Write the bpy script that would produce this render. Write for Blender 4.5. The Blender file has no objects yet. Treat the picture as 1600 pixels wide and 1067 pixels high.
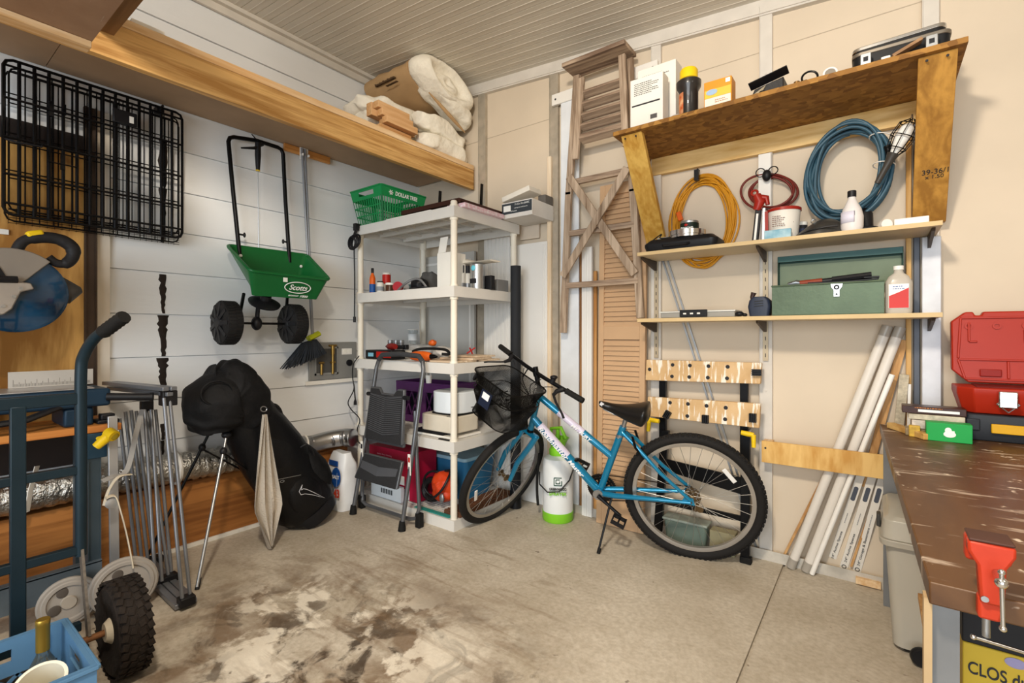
import bpy, math, random
from mathutils import Vector, Matrix, Euler
PI = math.pi
random.seed(7)
SC = bpy.context.scene
COL = SC.collection

# ---------------------------------------------------------------- camera
CAMH = 1.2
cam = bpy.data.cameras.new('camera'); camo = bpy.data.objects.new('camera', cam); COL.objects.link(camo)
camo.location = (0, 0, CAMH); camo.rotation_euler = (PI/2, 0, math.atan2(.6, .8))
cam.sensor_width = 36; cam.lens = 36*756/1600; cam.shift_y = -10.5/1600; cam.clip_start = .02
SC.camera = camo
SC.view_settings.view_transform = 'Standard'; SC.view_settings.look = 'None'
SC.view_settings.gamma = 1; SC.view_settings.use_curve_mapping = False
SC.view_settings.exposure = 0.47
SC.cycles.use_denoising = True
SC.cycles.max_bounces = 8; SC.cycles.diffuse_bounces = 5
# ---------------------------------------------------------------- world and lights
W = bpy.data.worlds.new('world'); SC.world = W; W.use_nodes = True
W.node_tree.nodes['Background'].inputs[0].default_value = (.72, .86, 1.0, 1)
W.node_tree.nodes['Background'].inputs[1].default_value = .42
def area(name, loc, target, sx, sy, power, col):
    l = bpy.data.lights.new(name, 'AREA'); l.shape = 'RECTANGLE'; l.size = sx; l.size_y = sy
    l.energy = power; l.color = col
    o = bpy.data.objects.new(name, l); COL.objects.link(o); o.location = loc
    o.rotation_euler = (Vector(target)-Vector(loc)).to_track_quat('-Z', 'Y').to_euler()
    return o
area('daylight_at_garage_door', (.3, -3.4, 1.5), (-2.3, 2, 1.1), 3.4, 2.1, 135, (.88, .95, 1.0))
area('ceiling_lamp_warm', (-.42, .0, 2.70), (-1.0, 1.8, 1.0), .24, .24, 50, (1.0, .88, .72))
area('soft_fill_light', (1.5, .6, 2.6), (0.6, 2.2, 1.0), .7, .7, 5, (1.0, .90, .76))  # weak fill light added for the right side, no real fixture

# ---------------------------------------------------------------- rays of the photograph onto real planes (used for measuring)
FW = Vector((-.6, .8, 0)); RT = Vector((.8, .6, 0))
def ray(px, py): return FW + RT*((px-800)/756.0) + Vector((0, 0, (523-py)/756.0))
def B(px, py, Y=2.92):
    v = ray(px, py); t = Y/v.y; return Vector((v.x*t, Y, CAMH+v.z*t))
def L(px, py, X=-3.2):
    v = ray(px, py); t = X/v.x; return Vector((X, v.y*t, CAMH+v.z*t))
def G(px, py, Z=0):
    v = ray(px, py); t = (Z-CAMH)/v.z; return Vector((v.x*t, v.y*t, Z))

# ---------------------------------------------------------------- mesh builder
class MB:
    def __init__(s, M=None): s.v = []; s.f = []; s.m = []; s.M = M or Matrix(); s.mi = 0
    def add(s, vs, fs):
        b = len(s.v); s.v += [s.M @ Vector(p) for p in vs]
        s.f += [tuple(i+b for i in f) for f in fs]; s.m += [s.mi]*len(fs); return s
    def box(s, x0, x1, y0, y1, z0, z1):
        return s.add([(x0,y0,z0),(x1,y0,z0),(x1,y1,z0),(x0,y1,z0),(x0,y0,z1),(x1,y0,z1),(x1,y1,z1),(x0,y1,z1)],
                     [(0,3,2,1),(4,5,6,7),(0,1,5,4),(1,2,6,5),(2,3,7,6),(3,0,4,7)])
    def cb(s, c, sz, R=None):
        R = R or Matrix(); c = Vector(c); hx, hy, hz = [q/2 for q in sz]
        pts = [R @ Vector(p) + c for p in [(-hx,-hy,-hz),(hx,-hy,-hz),(hx,hy,-hz),(-hx,hy,-hz),(-hx,-hy,hz),(hx,-hy,hz),(hx,hy,hz),(-hx,hy,hz)]]
        return s.add(pts, [(0,3,2,1),(4,5,6,7),(0,1,5,4),(1,2,6,5),(2,3,7,6),(3,0,4,7)])
    def bar(s, p0, p1, w, t, up=(0,0,1)):
        p0 = Vector(p0); p1 = Vector(p1); d = (p1-p0).normalized(); up = Vector(up)
        a = d.cross(up)
        if a.length < 1e-4: a = d.cross(Vector((1,0,0)))
        a.normalize(); b = a.cross(d).normalized(); a *= w/2; b *= t/2
        pts = [p0-a-b, p0+a-b, p0+a+b, p0-a+b, p1-a-b, p1+a-b, p1+a+b, p1-a+b]
        return s.add(pts, [(0,1,2,3),(7,6,5,4),(0,4,5,1),(1,5,6,2),(2,6,7,3),(3,7,4,0)])
    def loft(s, rings, caps=True, closed=False):
        n = len(rings[0]); vs = [p for r in rings for p in r]; fs = []
        k = len(rings)
        for i in range(k if closed else k-1):
            for j in range(n):
                a = i*n+j; b = i*n+(j+1) % n; c = ((i+1) % k)*n+(j+1) % n; d = ((i+1) % k)*n+j
                fs.append((a, b, c, d))
        if caps and not closed:
            fs.append(tuple(reversed(range(n)))); fs.append(tuple((k-1)*n+j for j in range(n)))
        return s.add(vs, fs)
    def tube(s, pts, r, n=8, closed=False, caps=True, flat=1.0):
        pts = [Vector(p) for p in pts]; k = len(pts); rr = r if isinstance(r, (list, tuple)) else [r]*k
        if closed: tg = [(pts[(i+1) % k]-pts[i-1]).normalized() for i in range(k)]
        else: tg = [(pts[min(i+1, k-1)]-pts[max(i-1, 0)]).normalized() for i in range(k)]
        u = tg[0].orthogonal().normalized(); rings = []
        if abs(tg[0].z) < .9: u = (Vector((0,0,1)) - tg[0]*tg[0].z).normalized()
        for i in range(k):
            u = (u - tg[i]*u.dot(tg[i])); u.normalize(); w = tg[i].cross(u)
            rings.append([pts[i] + (u*math.cos(2*PI*j/n)*flat + w*math.sin(2*PI*j/n))*rr[i] for j in range(n)])
        return s.loft(rings, caps, closed)
    def rod(s, p0, p1, r, r1=None, n=12): return s.tube([p0, p1], [r, r if r1 is None else r1], n)
    def lathe(s, prof, c=(0,0,0), ax=(0,0,1), n=24, sx=1, sy=1, caps=True):
        c = Vector(c); q = Vector((0,0,1)).rotation_difference(Vector(ax).normalized()).to_matrix()
        rings = [[c + q @ Vector((max(r, 1e-5)*sx*math.cos(2*PI*j/n), max(r, 1e-5)*sy*math.sin(2*PI*j/n), z)) for j in range(n)] for r, z in prof]
        return s.loft(rings, caps)
    def ring(s, c, ax, R, r, N=32, n=8, sx=1, sy=1, a0=0, a1=2*PI, flat=1.0):
        q = Vector((0,0,1)).rotation_difference(Vector(ax).normalized()).to_matrix(); c = Vector(c)
        full = abs(a1-a0-2*PI) < 1e-6; k = N if full else N+1
        return s.tube([c + q @ Vector((R*sx*math.cos(a0+(a1-a0)*i/N), R*sy*math.sin(a0+(a1-a0)*i/N), 0)) for i in range(k)], r, n, closed=full, flat=flat)
    def ball(s, c, r, n=16, m=10, M=None):
        if not isinstance(r, (tuple, list)): r = (r, r, r)
        c = Vector(c); M = M or Matrix()
        rings = []
        for i in range(m+1):
            t = PI*i/m; q = max(math.sin(t), 1e-4)
            rings.append([c + (M @ Vector((r[0]*q*math.cos(2*PI*j/n), r[1]*q*math.sin(2*PI*j/n), -r[2]*math.cos(t)))) for j in range(n)])
        return s.loft(rings)
    def prism(s, poly, o, u, v, w):
        """2-D polygon (a,b) on o + a*u + b*v, extruded along vector w"""
        o = Vector(o); u = Vector(u); v = Vector(v); w = Vector(w); n = len(poly)
        p = [o+u*a+v*b for a, b in poly]; vs = p+[q+w for q in p]
        fs = [tuple(range(n))[::-1], tuple(range(n, 2*n))]+[(i, (i+1) % n, (i+1) % n+n, i+n) for i in range(n)]
        return s.add(vs, fs)
    def grid(s, fn, nu, nv, th=0):
        """open sheet fn(i/nu, j/nv)"""
        vs = [Vector(fn(i/nu, j/nv)) for i in range(nu+1) for j in range(nv+1)]
        fs = [(i*(nv+1)+j, (i+1)*(nv+1)+j, (i+1)*(nv+1)+j+1, i*(nv+1)+j+1) for i in range(nu) for j in range(nv)]
        return s.add(vs, fs)

ORG = {}
def org(o): return ORG.get(o.name, Vector((0, 0, 0)))
def tag(o, label=None, cat=None, group=None, kind=None):
    if label: o['label'] = label
    if cat: o['category'] = cat
    if group: o['group'] = group
    if kind: o['kind'] = kind
    return o
def T(name, label, cat, loc=(0,0,0), group=None):
    o = bpy.data.objects.new(name, None); COL.objects.link(o); o.location = loc; o.empty_display_size = .05
    ORG[o.name] = Vector(loc); o['kind'] = 'thing'; return tag(o, label, cat, group)
def part(name, mb, m, parent=None, bev=0, seg=2, sub=0, solid=0, smooth=True, label=None, ang=38, base=False):
    vs = mb.v
    lo = Vector([min(v[i] for v in vs) for i in range(3)]); hi = Vector([max(v[i] for v in vs) for i in range(3)])
    c = (lo+hi)/2
    if base: c.z = lo.z
    me = bpy.data.meshes.new(name); me.from_pydata([tuple(v-c) for v in vs], [], mb.f); me.update()
    for q in (m if isinstance(m, (list, tuple)) else [m]): me.materials.append(q)
    me.polygons.foreach_set('material_index', mb.m)
    import bmesh
    bm = bmesh.new(); bm.from_mesh(me)
    if not solid: bmesh.ops.recalc_face_normals(bm, faces=bm.faces)
    bm.to_mesh(me); bm.free()
    if smooth:
        me.polygons.foreach_set('use_smooth', [True]*len(me.polygons))
        if not sub: me.set_sharp_from_angle(angle=math.radians(ang))
    o = bpy.data.objects.new(name, me); COL.objects.link(o)
    if parent: o.parent = parent; o.location = c-org(parent)
    else: o.location = c
    ORG[o.name] = c
    if solid: q = o.modifiers.new('s', 'SOLIDIFY'); q.thickness = solid; q.offset = 0
    if bev: q = o.modifiers.new('b', 'BEVEL'); q.width = bev; q.segments = seg; q.limit_method = 'ANGLE'; q.angle_limit = math.radians(40)
    if sub: q = o.modifiers.new('u', 'SUBSURF'); q.levels = sub; q.render_levels = sub
    if label: o['label'] = label
    return o
def one(name, mb, m, label, cat, group=None, **k): return tag(part(name, mb, m, None, base=True, **k), label, cat, group, 'thing')
def struct(name, mb, m, parent=None, **k):
    o = part(name, mb, m, parent, **k)
    if not parent: o['kind'] = 'structure'
    return o
def clone(root, delta, label=None, group=None, rot=None):
    r = root.copy(); COL.objects.link(r); r.location = root.location+Vector(delta)
    if rot is not None: r.rotation_euler = rot
    if label: r['label'] = label
    if group: r['group'] = group
    ORG[r.name] = org(root)+Vector(delta)
    for ch in list(root.children):
        c = ch.copy(); COL.objects.link(c); c.parent = r
        for g in list(ch.children):
            d = g.copy(); COL.objects.link(d); d.parent = c
    return r
_dg = None
def text(body, o, u, v, h, m, parent, name='lettering', ext=.0006, label=None, align='CENTER', w=None, shear=0, bold=0):
    """lettering standing on the face at o; u = reading direction, v = up direction"""
    cu = bpy.data.curves.new('t', 'FONT'); cu.body = body; cu.size = 1; cu.align_x = align; cu.align_y = 'CENTER'
    cu.extrude = .001; cu.shear = shear; cu.offset = bold; cu.space_line = .9
    to = bpy.data.objects.new('t', cu); COL.objects.link(to)
    dg = bpy.context.evaluated_depsgraph_get(); me = bpy.data.meshes.new_from_object(to.evaluated_get(dg))
    bpy.data.objects.remove(to); bpy.data.curves.remove(cu)
    if not me.vertices: return None
    xs = [q.co.x for q in me.vertices]; ys = [q.co.y for q in me.vertices]
    sc = h/max(1e-4, .72) if not w else None
    u = Vector(u).normalized(); v = Vector(v).normalized(); n = u.cross(v)
    sx = sc if sc else w/(max(xs)-min(xs)); sy = h/.72 if not w else h/max(1e-4, (max(ys)-min(ys)))
    mb = MB(); mb.v = [Vector(o)+u*q.co.x*sx+v*q.co.y*sy+n*(ext if q.co.z > 0 else -ext) for q in me.vertices]
    mb.f = [tuple(p.vertices) for p in me.polygons]; mb.m = [0]*len(mb.f)
    bpy.data.meshes.remove(me)
    return part(name, mb, m, parent, smooth=False, label=label)

# ---------------------------------------------------------------- materials
def lin(c):
    if isinstance(c, str):
        c = c.lstrip('#'); c = [int(c[i:i+2], 16)/255 for i in (0, 2, 4)]
        c = [q/12.92 if q <= .04045 else ((q+.055)/1.055)**2.4 for q in c]
    return (c[0], c[1], c[2], 1)
MATS = {}
def mat(name, col, rough=.55, metal=0, var=.08, vs=6, bump=0, bs=60, stretch=(1,1,1), alpha=1, trans=0, ior=1.45, coat=0, emit=0, col2=None, spec=.32, det=4):
    if name in MATS: return MATS[name]
    m = bpy.data.materials.new(name); m.use_nodes = True; nt = m.node_tree; N = nt.nodes; Lk = nt.links
    p = N['Principled BSDF']; p.inputs['Roughness'].default_value = rough; p.inputs['Metallic'].default_value = metal
    p.inputs['Alpha'].default_value = alpha; p.inputs['Transmission Weight'].default_value = trans; p.inputs['IOR'].default_value = ior
    p.inputs['Coat Weight'].default_value = coat; p.inputs['Specular IOR Level'].default_value = spec
    c = lin(col); tc = N.new('ShaderNodeTexCoord'); mp = N.new('ShaderNodeMapping'); mp.inputs['Scale'].default_value = stretch
    Lk.new(tc.outputs['Object'], mp.inputs[0])
    no = N.new('ShaderNodeTexNoise'); no.inputs['Scale'].default_value = vs; no.inputs['Detail'].default_value = det; Lk.new(mp.outputs[0], no.inputs[0])
    cr = N.new('ShaderNodeValToRGB'); cr.color_ramp.elements[0].position = .3; cr.color_ramp.elements[1].position = .7
    c2 = lin(col2) if col2 else tuple(min(1, q*(1+var)) for q in c[:3])+(1,)
    c1 = tuple(q*(1-var) for q in c[:3])+(1,) if not col2 else c
    cr.color_ramp.elements[0].color = c1; cr.color_ramp.elements[1].color = c2
    Lk.new(no.outputs[0], cr.inputs[0]); Lk.new(cr.outputs[0], p.inputs['Base Color'])
    if emit: p.inputs['Emission Color'].default_value = c; p.inputs['Emission Strength'].default_value = emit
    if bump:
        b = N.new('ShaderNodeBump'); b.inputs['Strength'].default_value = bump; b.inputs['Distance'].default_value = .01
        n2 = N.new('ShaderNodeTexNoise'); n2.inputs['Scale'].default_value = bs; n2.inputs['Detail'].default_value = 5
        Lk.new(mp.outputs[0], n2.inputs[0]); Lk.new(n2.outputs[0], b.inputs['Height']); Lk.new(b.outputs[0], p.inputs['Normal'])
    MATS[name] = m; return m
def wood(name, c1, c2, axis='X', rough=.6, sc=18, knots=True, bump=.15, c3=None, st=.07):
    """planed timber: grain stretched along the axis"""
    if name in MATS: return MATS[name]
    m = bpy.data.materials.new(name); m.use_nodes = True; nt = m.node_tree; N = nt.nodes; Lk = nt.links
    p = N['Principled BSDF']; p.inputs['Roughness'].default_value = rough; p.inputs['Specular IOR Level'].default_value = .3
    tc = N.new('ShaderNodeTexCoord'); mp = N.new('ShaderNodeMapping')
    s = [1, 1, 1]; s['XYZ'.index(axis)] = st; mp.inputs['Scale'].default_value = s; Lk.new(tc.outputs['Object'], mp.inputs[0])
    no = N.new('ShaderNodeTexNoise'); no.inputs['Scale'].default_value = sc; no.inputs['Detail'].default_value = 6; no.inputs['Distortion'].default_value = 1.2
    Lk.new(mp.outputs[0], no.inputs[0])
    n2 = N.new('ShaderNodeTexNoise'); n2.inputs['Scale'].default_value = sc*6; n2.inputs['Detail'].default_value = 3; Lk.new(mp.outputs[0], n2.inputs[0])
    mx = N.new('ShaderNodeMath'); mx.operation = 'MULTIPLY_ADD'; mx.inputs[1].default_value = .35; Lk.new(n2.outputs[0], mx.inputs[0]); Lk.new(no.outputs[0], mx.inputs[2])
    cr = N.new('ShaderNodeValToRGB'); cr.color_ramp.elements[0].position = .54; cr.color_ramp.elements[1].position = .80
    cr.color_ramp.elements[0].color = lin(c1); cr.color_ramp.elements[1].color = lin(c2)
    Lk.new(mx.outputs[0], cr.inputs[0]); out = cr.outputs[0]
    if knots:
        vo = N.new('ShaderNodeTexVoronoi'); vo.inputs['Scale'].default_value = 3.2
        m2 = N.new('ShaderNodeMapping'); s2 = [1, 1, 1]; s2['XYZ'.index(axis)] = .55; m2.inputs['Scale'].default_value = s2
        Lk.new(tc.outputs['Object'], m2.inputs[0]); Lk.new(m2.outputs[0], vo.inputs[0])
        c4 = N.new('ShaderNodeValToRGB'); c4.color_ramp.elements[0].position = .035; c4.color_ramp.elements[1].position = .075
        c4.color_ramp.elements[0].color = (1,1,1,1); c4.color_ramp.elements[1].color = (0,0,0,1)
        Lk.new(vo.outputs[0], c4.inputs[0])
        mi = N.new('ShaderNodeMix'); mi.data_type = 'RGBA'; Lk.new(c4.outputs[0], mi.inputs[0]); Lk.new(out, mi.inputs[6]); mi.inputs[7].default_value = lin(c3 or '#5a3515')
        out = mi.outputs[2]
    Lk.new(out, p.inputs['Base Color'])
    b = N.new('ShaderNodeBump'); b.inputs['Strength'].default_value = bump; b.inputs['Distance'].default_value = .004
    Lk.new(mx.outputs[0], b.inputs['Height']); Lk.new(b.outputs[0], p.inputs['Normal'])
    MATS[name] = m; return m
def node_mat(name, rough=.6):
    m = bpy.data.materials.new(name); m.use_nodes = True; nt = m.node_tree
    p = nt.nodes['Principled BSDF']; p.inputs['Roughness'].default_value = rough; p.inputs['Specular IOR Level'].default_value = .35; MATS[name] = m
    return m, nt.nodes, nt.links, p
BLK = mat('black_plastic', '#17171a', .45, var=.2)
BLKM = mat('black_metal', '#0d0d0f', .35, .4)
RUB = mat('rubber', '#151413', .8, bump=.2)
STEEL = mat('steel', '#a9abad', .35, .9)
ALU = mat('aluminium', '#b9bbbf', .42, .8)
CHROME = mat('chrome', '#d8d8d8', .15, 1)
WHT = mat('white_plastic', '#e9e6e0', .45, var=.03)
INK = mat('dark_ink', '#26262a', .6)
INKW = mat('white_ink', '#f2f2ee', .6)
YEL = mat('yellow_plastic', '#e8c21a', .45)
RED = mat('red_plastic', '#b32018', .42)
PAPER = mat('white_paper', '#efece4', .8, var=.03)
CARD = mat('cardboard', '#b48a5c', .85, var=.08)
# ================================================================ THE ROOM
CX = -3.2; BY = 2.92
def ceil_z(x): return 3.235-.0865*(x-CX)
# --- floor
m, N, Lk, p = node_mat('concrete_floor', .62)
tc = N.new('ShaderNodeTexCoord')
def noise(sc, det=6, dist=0.0, mp=None):
    n = N.new('ShaderNodeTexNoise'); n.inputs['Scale'].default_value = sc; n.inputs['Detail'].default_value = det; n.inputs['Distortion'].default_value = dist
    n.inputs['Roughness'].default_value = .6
    Lk.new(mp or tc.outputs['Object'], n.inputs[0]); return n.outputs[0]
def ramp(src, a, b, ca=(0,0,0,1), cb=(1,1,1,1)):
    r = N.new('ShaderNodeValToRGB'); r.color_ramp.elements[0].position = a; r.color_ramp.elements[1].position = b
    r.color_ramp.elements[0].color = ca; r.color_ramp.elements[1].color = cb; Lk.new(src, r.inputs[0]); return r.outputs[0]
def mix(fac, a, b, mode='MIX'):
    x = N.new('ShaderNodeMix'); x.data_type = 'RGBA'; x.blend_type = mode
    for i, q in ((0, fac), (6, a), (7, b)):
        if isinstance(q, (int, float)): x.inputs[i].default_value = q
        elif isinstance(q, tuple): x.inputs[i].default_value = q
        else: Lk.new(q, x.inputs[i])
    return x.outputs[2]
def math_(op, a, b=None, clamp=False):
    x = N.new('ShaderNodeMath'); x.operation = op; x.use_clamp = clamp
    for i, q in ((0, a), (1, b)):
        if q is None: continue
        if isinstance(q, (int, float)): x.inputs[i].default_value = q
        else: Lk.new(q, x.inputs[i])
    return x.outputs[0]
def blob(cx, cy, r0, r1, sx=1, sy=1):
    """1 inside the patch, 0 outside, on the slab's own coordinates"""
    mp = N.new('ShaderNodeMapping'); mp.inputs['Location'].default_value = (-cx*sx, -cy*sy, 0); mp.inputs['Scale'].default_value = (sx, sy, 0)
    Lk.new(tc.outputs['Object'], mp.inputs[0])
    ln = N.new('ShaderNodeVectorMath'); ln.operation = 'LENGTH'; Lk.new(mp.outputs[0], ln.inputs[0])
    return ramp(ln.outputs['Value'], r0, r1, (1,1,1,1), (0,0,0,1))
FO = Vector((-.2, 0.5, -.05))    # object origin of the slab (its centre)
base = ramp(noise(2.2, 8), .3, .72, lin('#b0a491'), lin('#d9d0c1'))
base = mix(ramp(noise(55, 4), .35, .75), base, mix(.5, base, lin('#91836c')))
def F_(x, y): return (x-FO.x, y-FO.y)
# brown stains along the front of the left side
dirt = math_('MULTIPLY', ramp(noise(3.4, 9, .8), .42, .60), blob(*F_(-1.75, .95), .45, 1.15, .8, 1.0))
base = mix(math_('MULTIPLY', dirt, .75), base, lin('#6b5136'))
dk = math_('MULTIPLY', ramp(noise(6.0, 10, 1.2), .49, .57), blob(*F_(-1.45, .95), .25, .8, .7, 1.1))
base = mix(math_('MULTIPLY', dk, .85), base, lin('#35271b'))
pale = math_('MULTIPLY', ramp(noise(4.2, 9, .3), .50, .55), blob(*F_(-1.75, 1.1), .30, .62, .8, 1.2))
base = mix(math_('MULTIPLY', pale, .8), base, lin('#ece3d2'))
pal2 = math_('MULTIPLY', ramp(noise(9, 9, .3), .44, .52), blob(*F_(-1.28, .93), .12, .30, 1, 1.6))
base = mix(math_('MULTIPLY', pal2, .75), base, lin('#e9ddc8'))
strk = N.new('ShaderNodeMapping'); strk.inputs['Rotation'].default_value = (0, 0, -.55); strk.inputs['Scale'].default_value = (1, 7, 1); Lk.new(tc.outputs['Object'], strk.inputs[0])
base = mix(math_('MULTIPLY', math_('MULTIPLY', ramp(noise(2.6, 8, .4, strk.outputs[0]), .52, .66), blob(*F_(-1.7, 1.5), .5, 1.4)), .45), base, lin('#73593c'))
base = mix(math_('MULTIPLY', ramp(noise(13, 3), .70, .74), .7), base, lin('#5d4a38'))
# hairline crack running back from the front edge
ck = N.new('ShaderNodeMapping'); ck.inputs['Location'].default_value = (1.12, .0, 0); ck.inputs['Rotation'].default_value = (0, 0, .72); Lk.new(tc.outputs['Object'], ck.inputs[0])
sx_ = N.new('ShaderNodeSeparateXYZ'); Lk.new(ck.outputs[0], sx_.inputs[0])
wob = math_('MULTIPLY', math_('SUBTRACT', noise(7, 3), .5), .05)
ln_ = math_('ABSOLUTE', math_('ADD', sx_.outputs[0], wob))
base = mix(math_('MULTIPLY', math_('MULTIPLY', ramp(ln_, .003, .007, (1,1,1,1), (0,0,0,1)), blob(*F_(-1.3, 1.0), .5, .75)), .0), base, lin('#4b3c2e'))
Lk.new(base, p.inputs['Base Color'])
b = N.new('ShaderNodeBump'); b.inputs['Strength'].default_value = .25; b.inputs['Distance'].default_value = .01
Lk.new(noise(28, 8), b.inputs['Height']); Lk.new(b.outputs[0], p.inputs['Normal'])
CONC = m
mb = MB()
# slab split at the control joint x=-.375, which runs back to front, with a groove
jx = -.378
mb.box(-3.6, jx-.006, -3.5, 4.5, -.1, 0); mb.box(jx+.006, 3.2, -3.5, 4.5, -.1, 0); mb.box(jx-.006, jx+.006, -3.5, 4.5, -.1, -.014)
struct('floor', mb, CONC, smooth=False)

# --- left wall: lapped white siding
SID = mat('white_siding', '#e9ebec', .6, var=.05, vs=3, bump=.12, bs=40, stretch=(1, .25, 1))
pitch = .2365; zb = .485
def siding(y0, y1, z0, z1, X=CX):
    mb = MB(); z = z0
    while z < z1-1e-3:
        t = min(z+pitch, z1)
        mb.add([(X-.02, y0, z+.0035), (X-.02, y1, z+.0035), (X, y1, z+.0035), (X, y0, z+.0035), (X-.02, y0, t), (X-.02, y1, t), (X-.011, y1, t), (X-.011, y0, t)],
               [(0,3,2,1),(4,5,6,7),(0,1,5,4),(1,2,6,5),(2,3,7,6),(3,0,4,7)])
        z = t
    return mb
mb = siding(-3.5, BY+.02, .13, 3.4)
mb.box(CX-.12, CX-.02, -3.5, BY+.1, 0, 3.4)
# vertical butt joints between boards
struct('wall_left', mb, SID, smooth=False)
# --- back wall: painted sheet panels between thin metal studs
PAN = mat('cream_panel', '#d4c5b0', .7, var=.05, vs=2.2, bump=.06, bs=18)
PANP = mat('panel_lilac', '#ddd1c8', .7, var=.04, vs=2.2)
STUD = mat('galvanised_stud', '#b5ab9b', .5, .35, var=.15, vs=14)
STUDP = mat('painted_stud', '#d2ccc3', .55, var=.06, vs=9)
mb = MB()
def topz(x): return ceil_z(x)+.04
xs = [CX-.1, 3.1]
mb.add([(CX-.1, BY, 0), (3.1, BY, 0), (3.1, BY, topz(3.1)), (CX-.1, BY, topz(CX-.1)), (CX-.1, BY+.1, 0), (3.1, BY+.1, 0), (3.1, BY+.1, topz(3.1)), (CX-.1, BY+.1, topz(CX-.1))],
       [(0,1,2,3),(7,6,5,4),(0,4,5,1),(1,5,6,2),(2,6,7,3),(3,7,4,0)])
struct('wall_back', mb, PAN, smooth=False)
# right wall and short return, beyond the frame
mb = MB(); mb.box(3.0, 3.1, -3.5, BY, 0, 3.0); struct('wall_right', mb, PAN, smooth=False)
# wall over the open garage door behind the camera
mb = MB(); mb.box(CX-.02, 3.0, -3.6, -3.5, 2.45, 3.35); mb.box(CX-.02, -2.7, -3.6, -3.5, 0, 2.45); mb.box(1.7, 3.0, -3.6, -3.5, 0, 2.45)
struct('wall_front', mb, PAN, smooth=False)
# studs (each its own trim)
k = 1
for x0, x1, z0, z1, mm in [(-2.50, -2.43, 0, 3.13, STUD), (-1.838, -1.769, 0, 3.08, STUD), (-1.10, -1.04, 0, 3.0, STUDP), (-.499, -.437, 0, 2.97, STUDP), (.172, .232, 0, 2.9, STUDP)]:
    mb = MB(); mb.box(x0, x1, BY-.028, BY, z0, z1+.02); mb.box(x0, x0+.004, BY-.034, BY-.028, z0, z1)
    for z in (.3, .9, 1.5, 2.1, 2.6): mb.lathe([(.006, 0), (.006, .003)], ((x0+x1)/2, BY-.028, z), (0, -1, 0), 8)
    struct('trim_%d' % k, mb, mm, bev=.002); k += 1
# top plate following the sloping ceiling; floor track
mb = MB(); z0, z1 = ceil_z(CX), ceil_z(3.0)
for (a, b_, yy) in ((-.085, .03, .034), (-.075, -.07, .040)):
    mb.add([(CX, BY-yy, z0+a), (3, BY-yy, z1+a), (3, BY-yy, z1+b_), (CX, BY-yy, z0+b_), (CX, BY, z0+a), (3, BY, z1+a), (3, BY, z1+b_), (CX, BY, z0+b_)],
           [(0,1,2,3),(7,6,5,4),(0,4,5,1),(1,5,6,2),(2,6,7,3),(3,7,4,0)])
struct('trim_%d' % k, mb, STUDP, smooth=False); k += 1
mb = MB(); mb.box(-1.95, 3, BY-.045, BY, 0, .035); mb.box(-1.95, 3, BY-.05, BY-.045, 0, .055)
for x in [-1.7+.37*i for i in range(12)]: mb.lathe([(.007, 0), (.007, .002)], (x, BY-.05, .03), (0, -1, 0), 8)
struct('baseboard_back', mb, mat('floor_track', '#c9c3b8', .5, .3, var=.2, vs=12), smooth=False)
# fine seam of the sheet panels
mb = MB(); mb.box(CX, 3, BY-.0015, BY, 2.735, 2.739)
struct('trim_%d' % k, mb, mat('seam', '#b3a592', .8), smooth=False); k += 1
# --- ceiling: bead board running along x
CEI = mat('cream_beadboard', '#dad4c8', .55, var=.06, vs=3, stretch=(.3, 1, 1))
mb = MB(); y = -3.5; w = .083
while y < BY+.06:
    for (ya, yb, dz) in ((y, y+w-.006, 0), (y+w-.005, y+w, .0035)):
        mb.add([(CX-.1, ya, ceil_z(CX-.1)+dz), (3.1, ya, ceil_z(3.1)+dz), (3.1, yb, ceil_z(3.1)+dz), (CX-.1, yb, ceil_z(CX-.1)+dz),
                (CX-.1, ya, ceil_z(CX-.1)+.06), (3.1, ya, ceil_z(3.1)+.06), (3.1, yb, ceil_z(3.1)+.06), (CX-.1, yb, ceil_z(CX-.1)+.06)],
               [(0,1,2,3),(7,6,5,4),(0,4,5,1),(1,5,6,2),(2,6,7,3),(3,7,4,0)])
    # small bead in the middle of each board
    mb.add([(CX-.1, y+w*.45, ceil_z(CX-.1)-.0015), (3.1, y+w*.45, ceil_z(3.1)-.0015), (3.1, y+w*.52, ceil_z(3.1)-.0015), (CX-.1, y+w*.52, ceil_z(CX-.1)-.0015),
            (CX-.1, y+w*.45, ceil_z(CX-.1)+.01), (3.1, y+w*.45, ceil_z(3.1)+.01), (3.1, y+w*.52, ceil_z(3.1)+.01), (CX-.1, y+w*.52, ceil_z(CX-.1)+.01)],
           [(0,1,2,3),(0,4,5,1),(1,5,6,2),(2,6,7,3),(3,7,4,0)])
    y += w
struct('ceiling', mb, CEI, smooth=False)
# crown strip where the left wall meets the ceiling
mb = MB(); mb.box(CX, CX+.018, -3.5, BY, 3.16, 3.232); mb.box(CX+.018, CX+.05, -3.5, BY, 3.205, 3.232)
struct('trim_%d' % k, mb, mat('crown', '#d5cfc4', .6), smooth=False); k += 1
# --- foot of the left wall: dark sill timber, brown panel with ledge, white strip on the slab
BRN = wood('brown_panelling', '#7a4a22', '#a86f3a', 'Y', .45, 9, False, .1)
mb = MB(); mb.box(CX, -3.10, -3.5, 2.12, .02, .375); struct('baseboard_left', mb, BRN, bev=.003)
mb = MB(); mb.box(CX, -3.17, -3.5, BY, .376, .475); struct('trim_%d' % k, mb, wood('sill_timber', '#6b4526', '#94683c', 'Y', .7, 14, False)); k += 1
mb = MB(); mb.box(-3.10, -3.088, -3.5, 2.12, 0, .022); struct('trim_%d' % k, mb, mat('white_strip', '#e2ded6', .6, var=.12, vs=20)); k += 1
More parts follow.
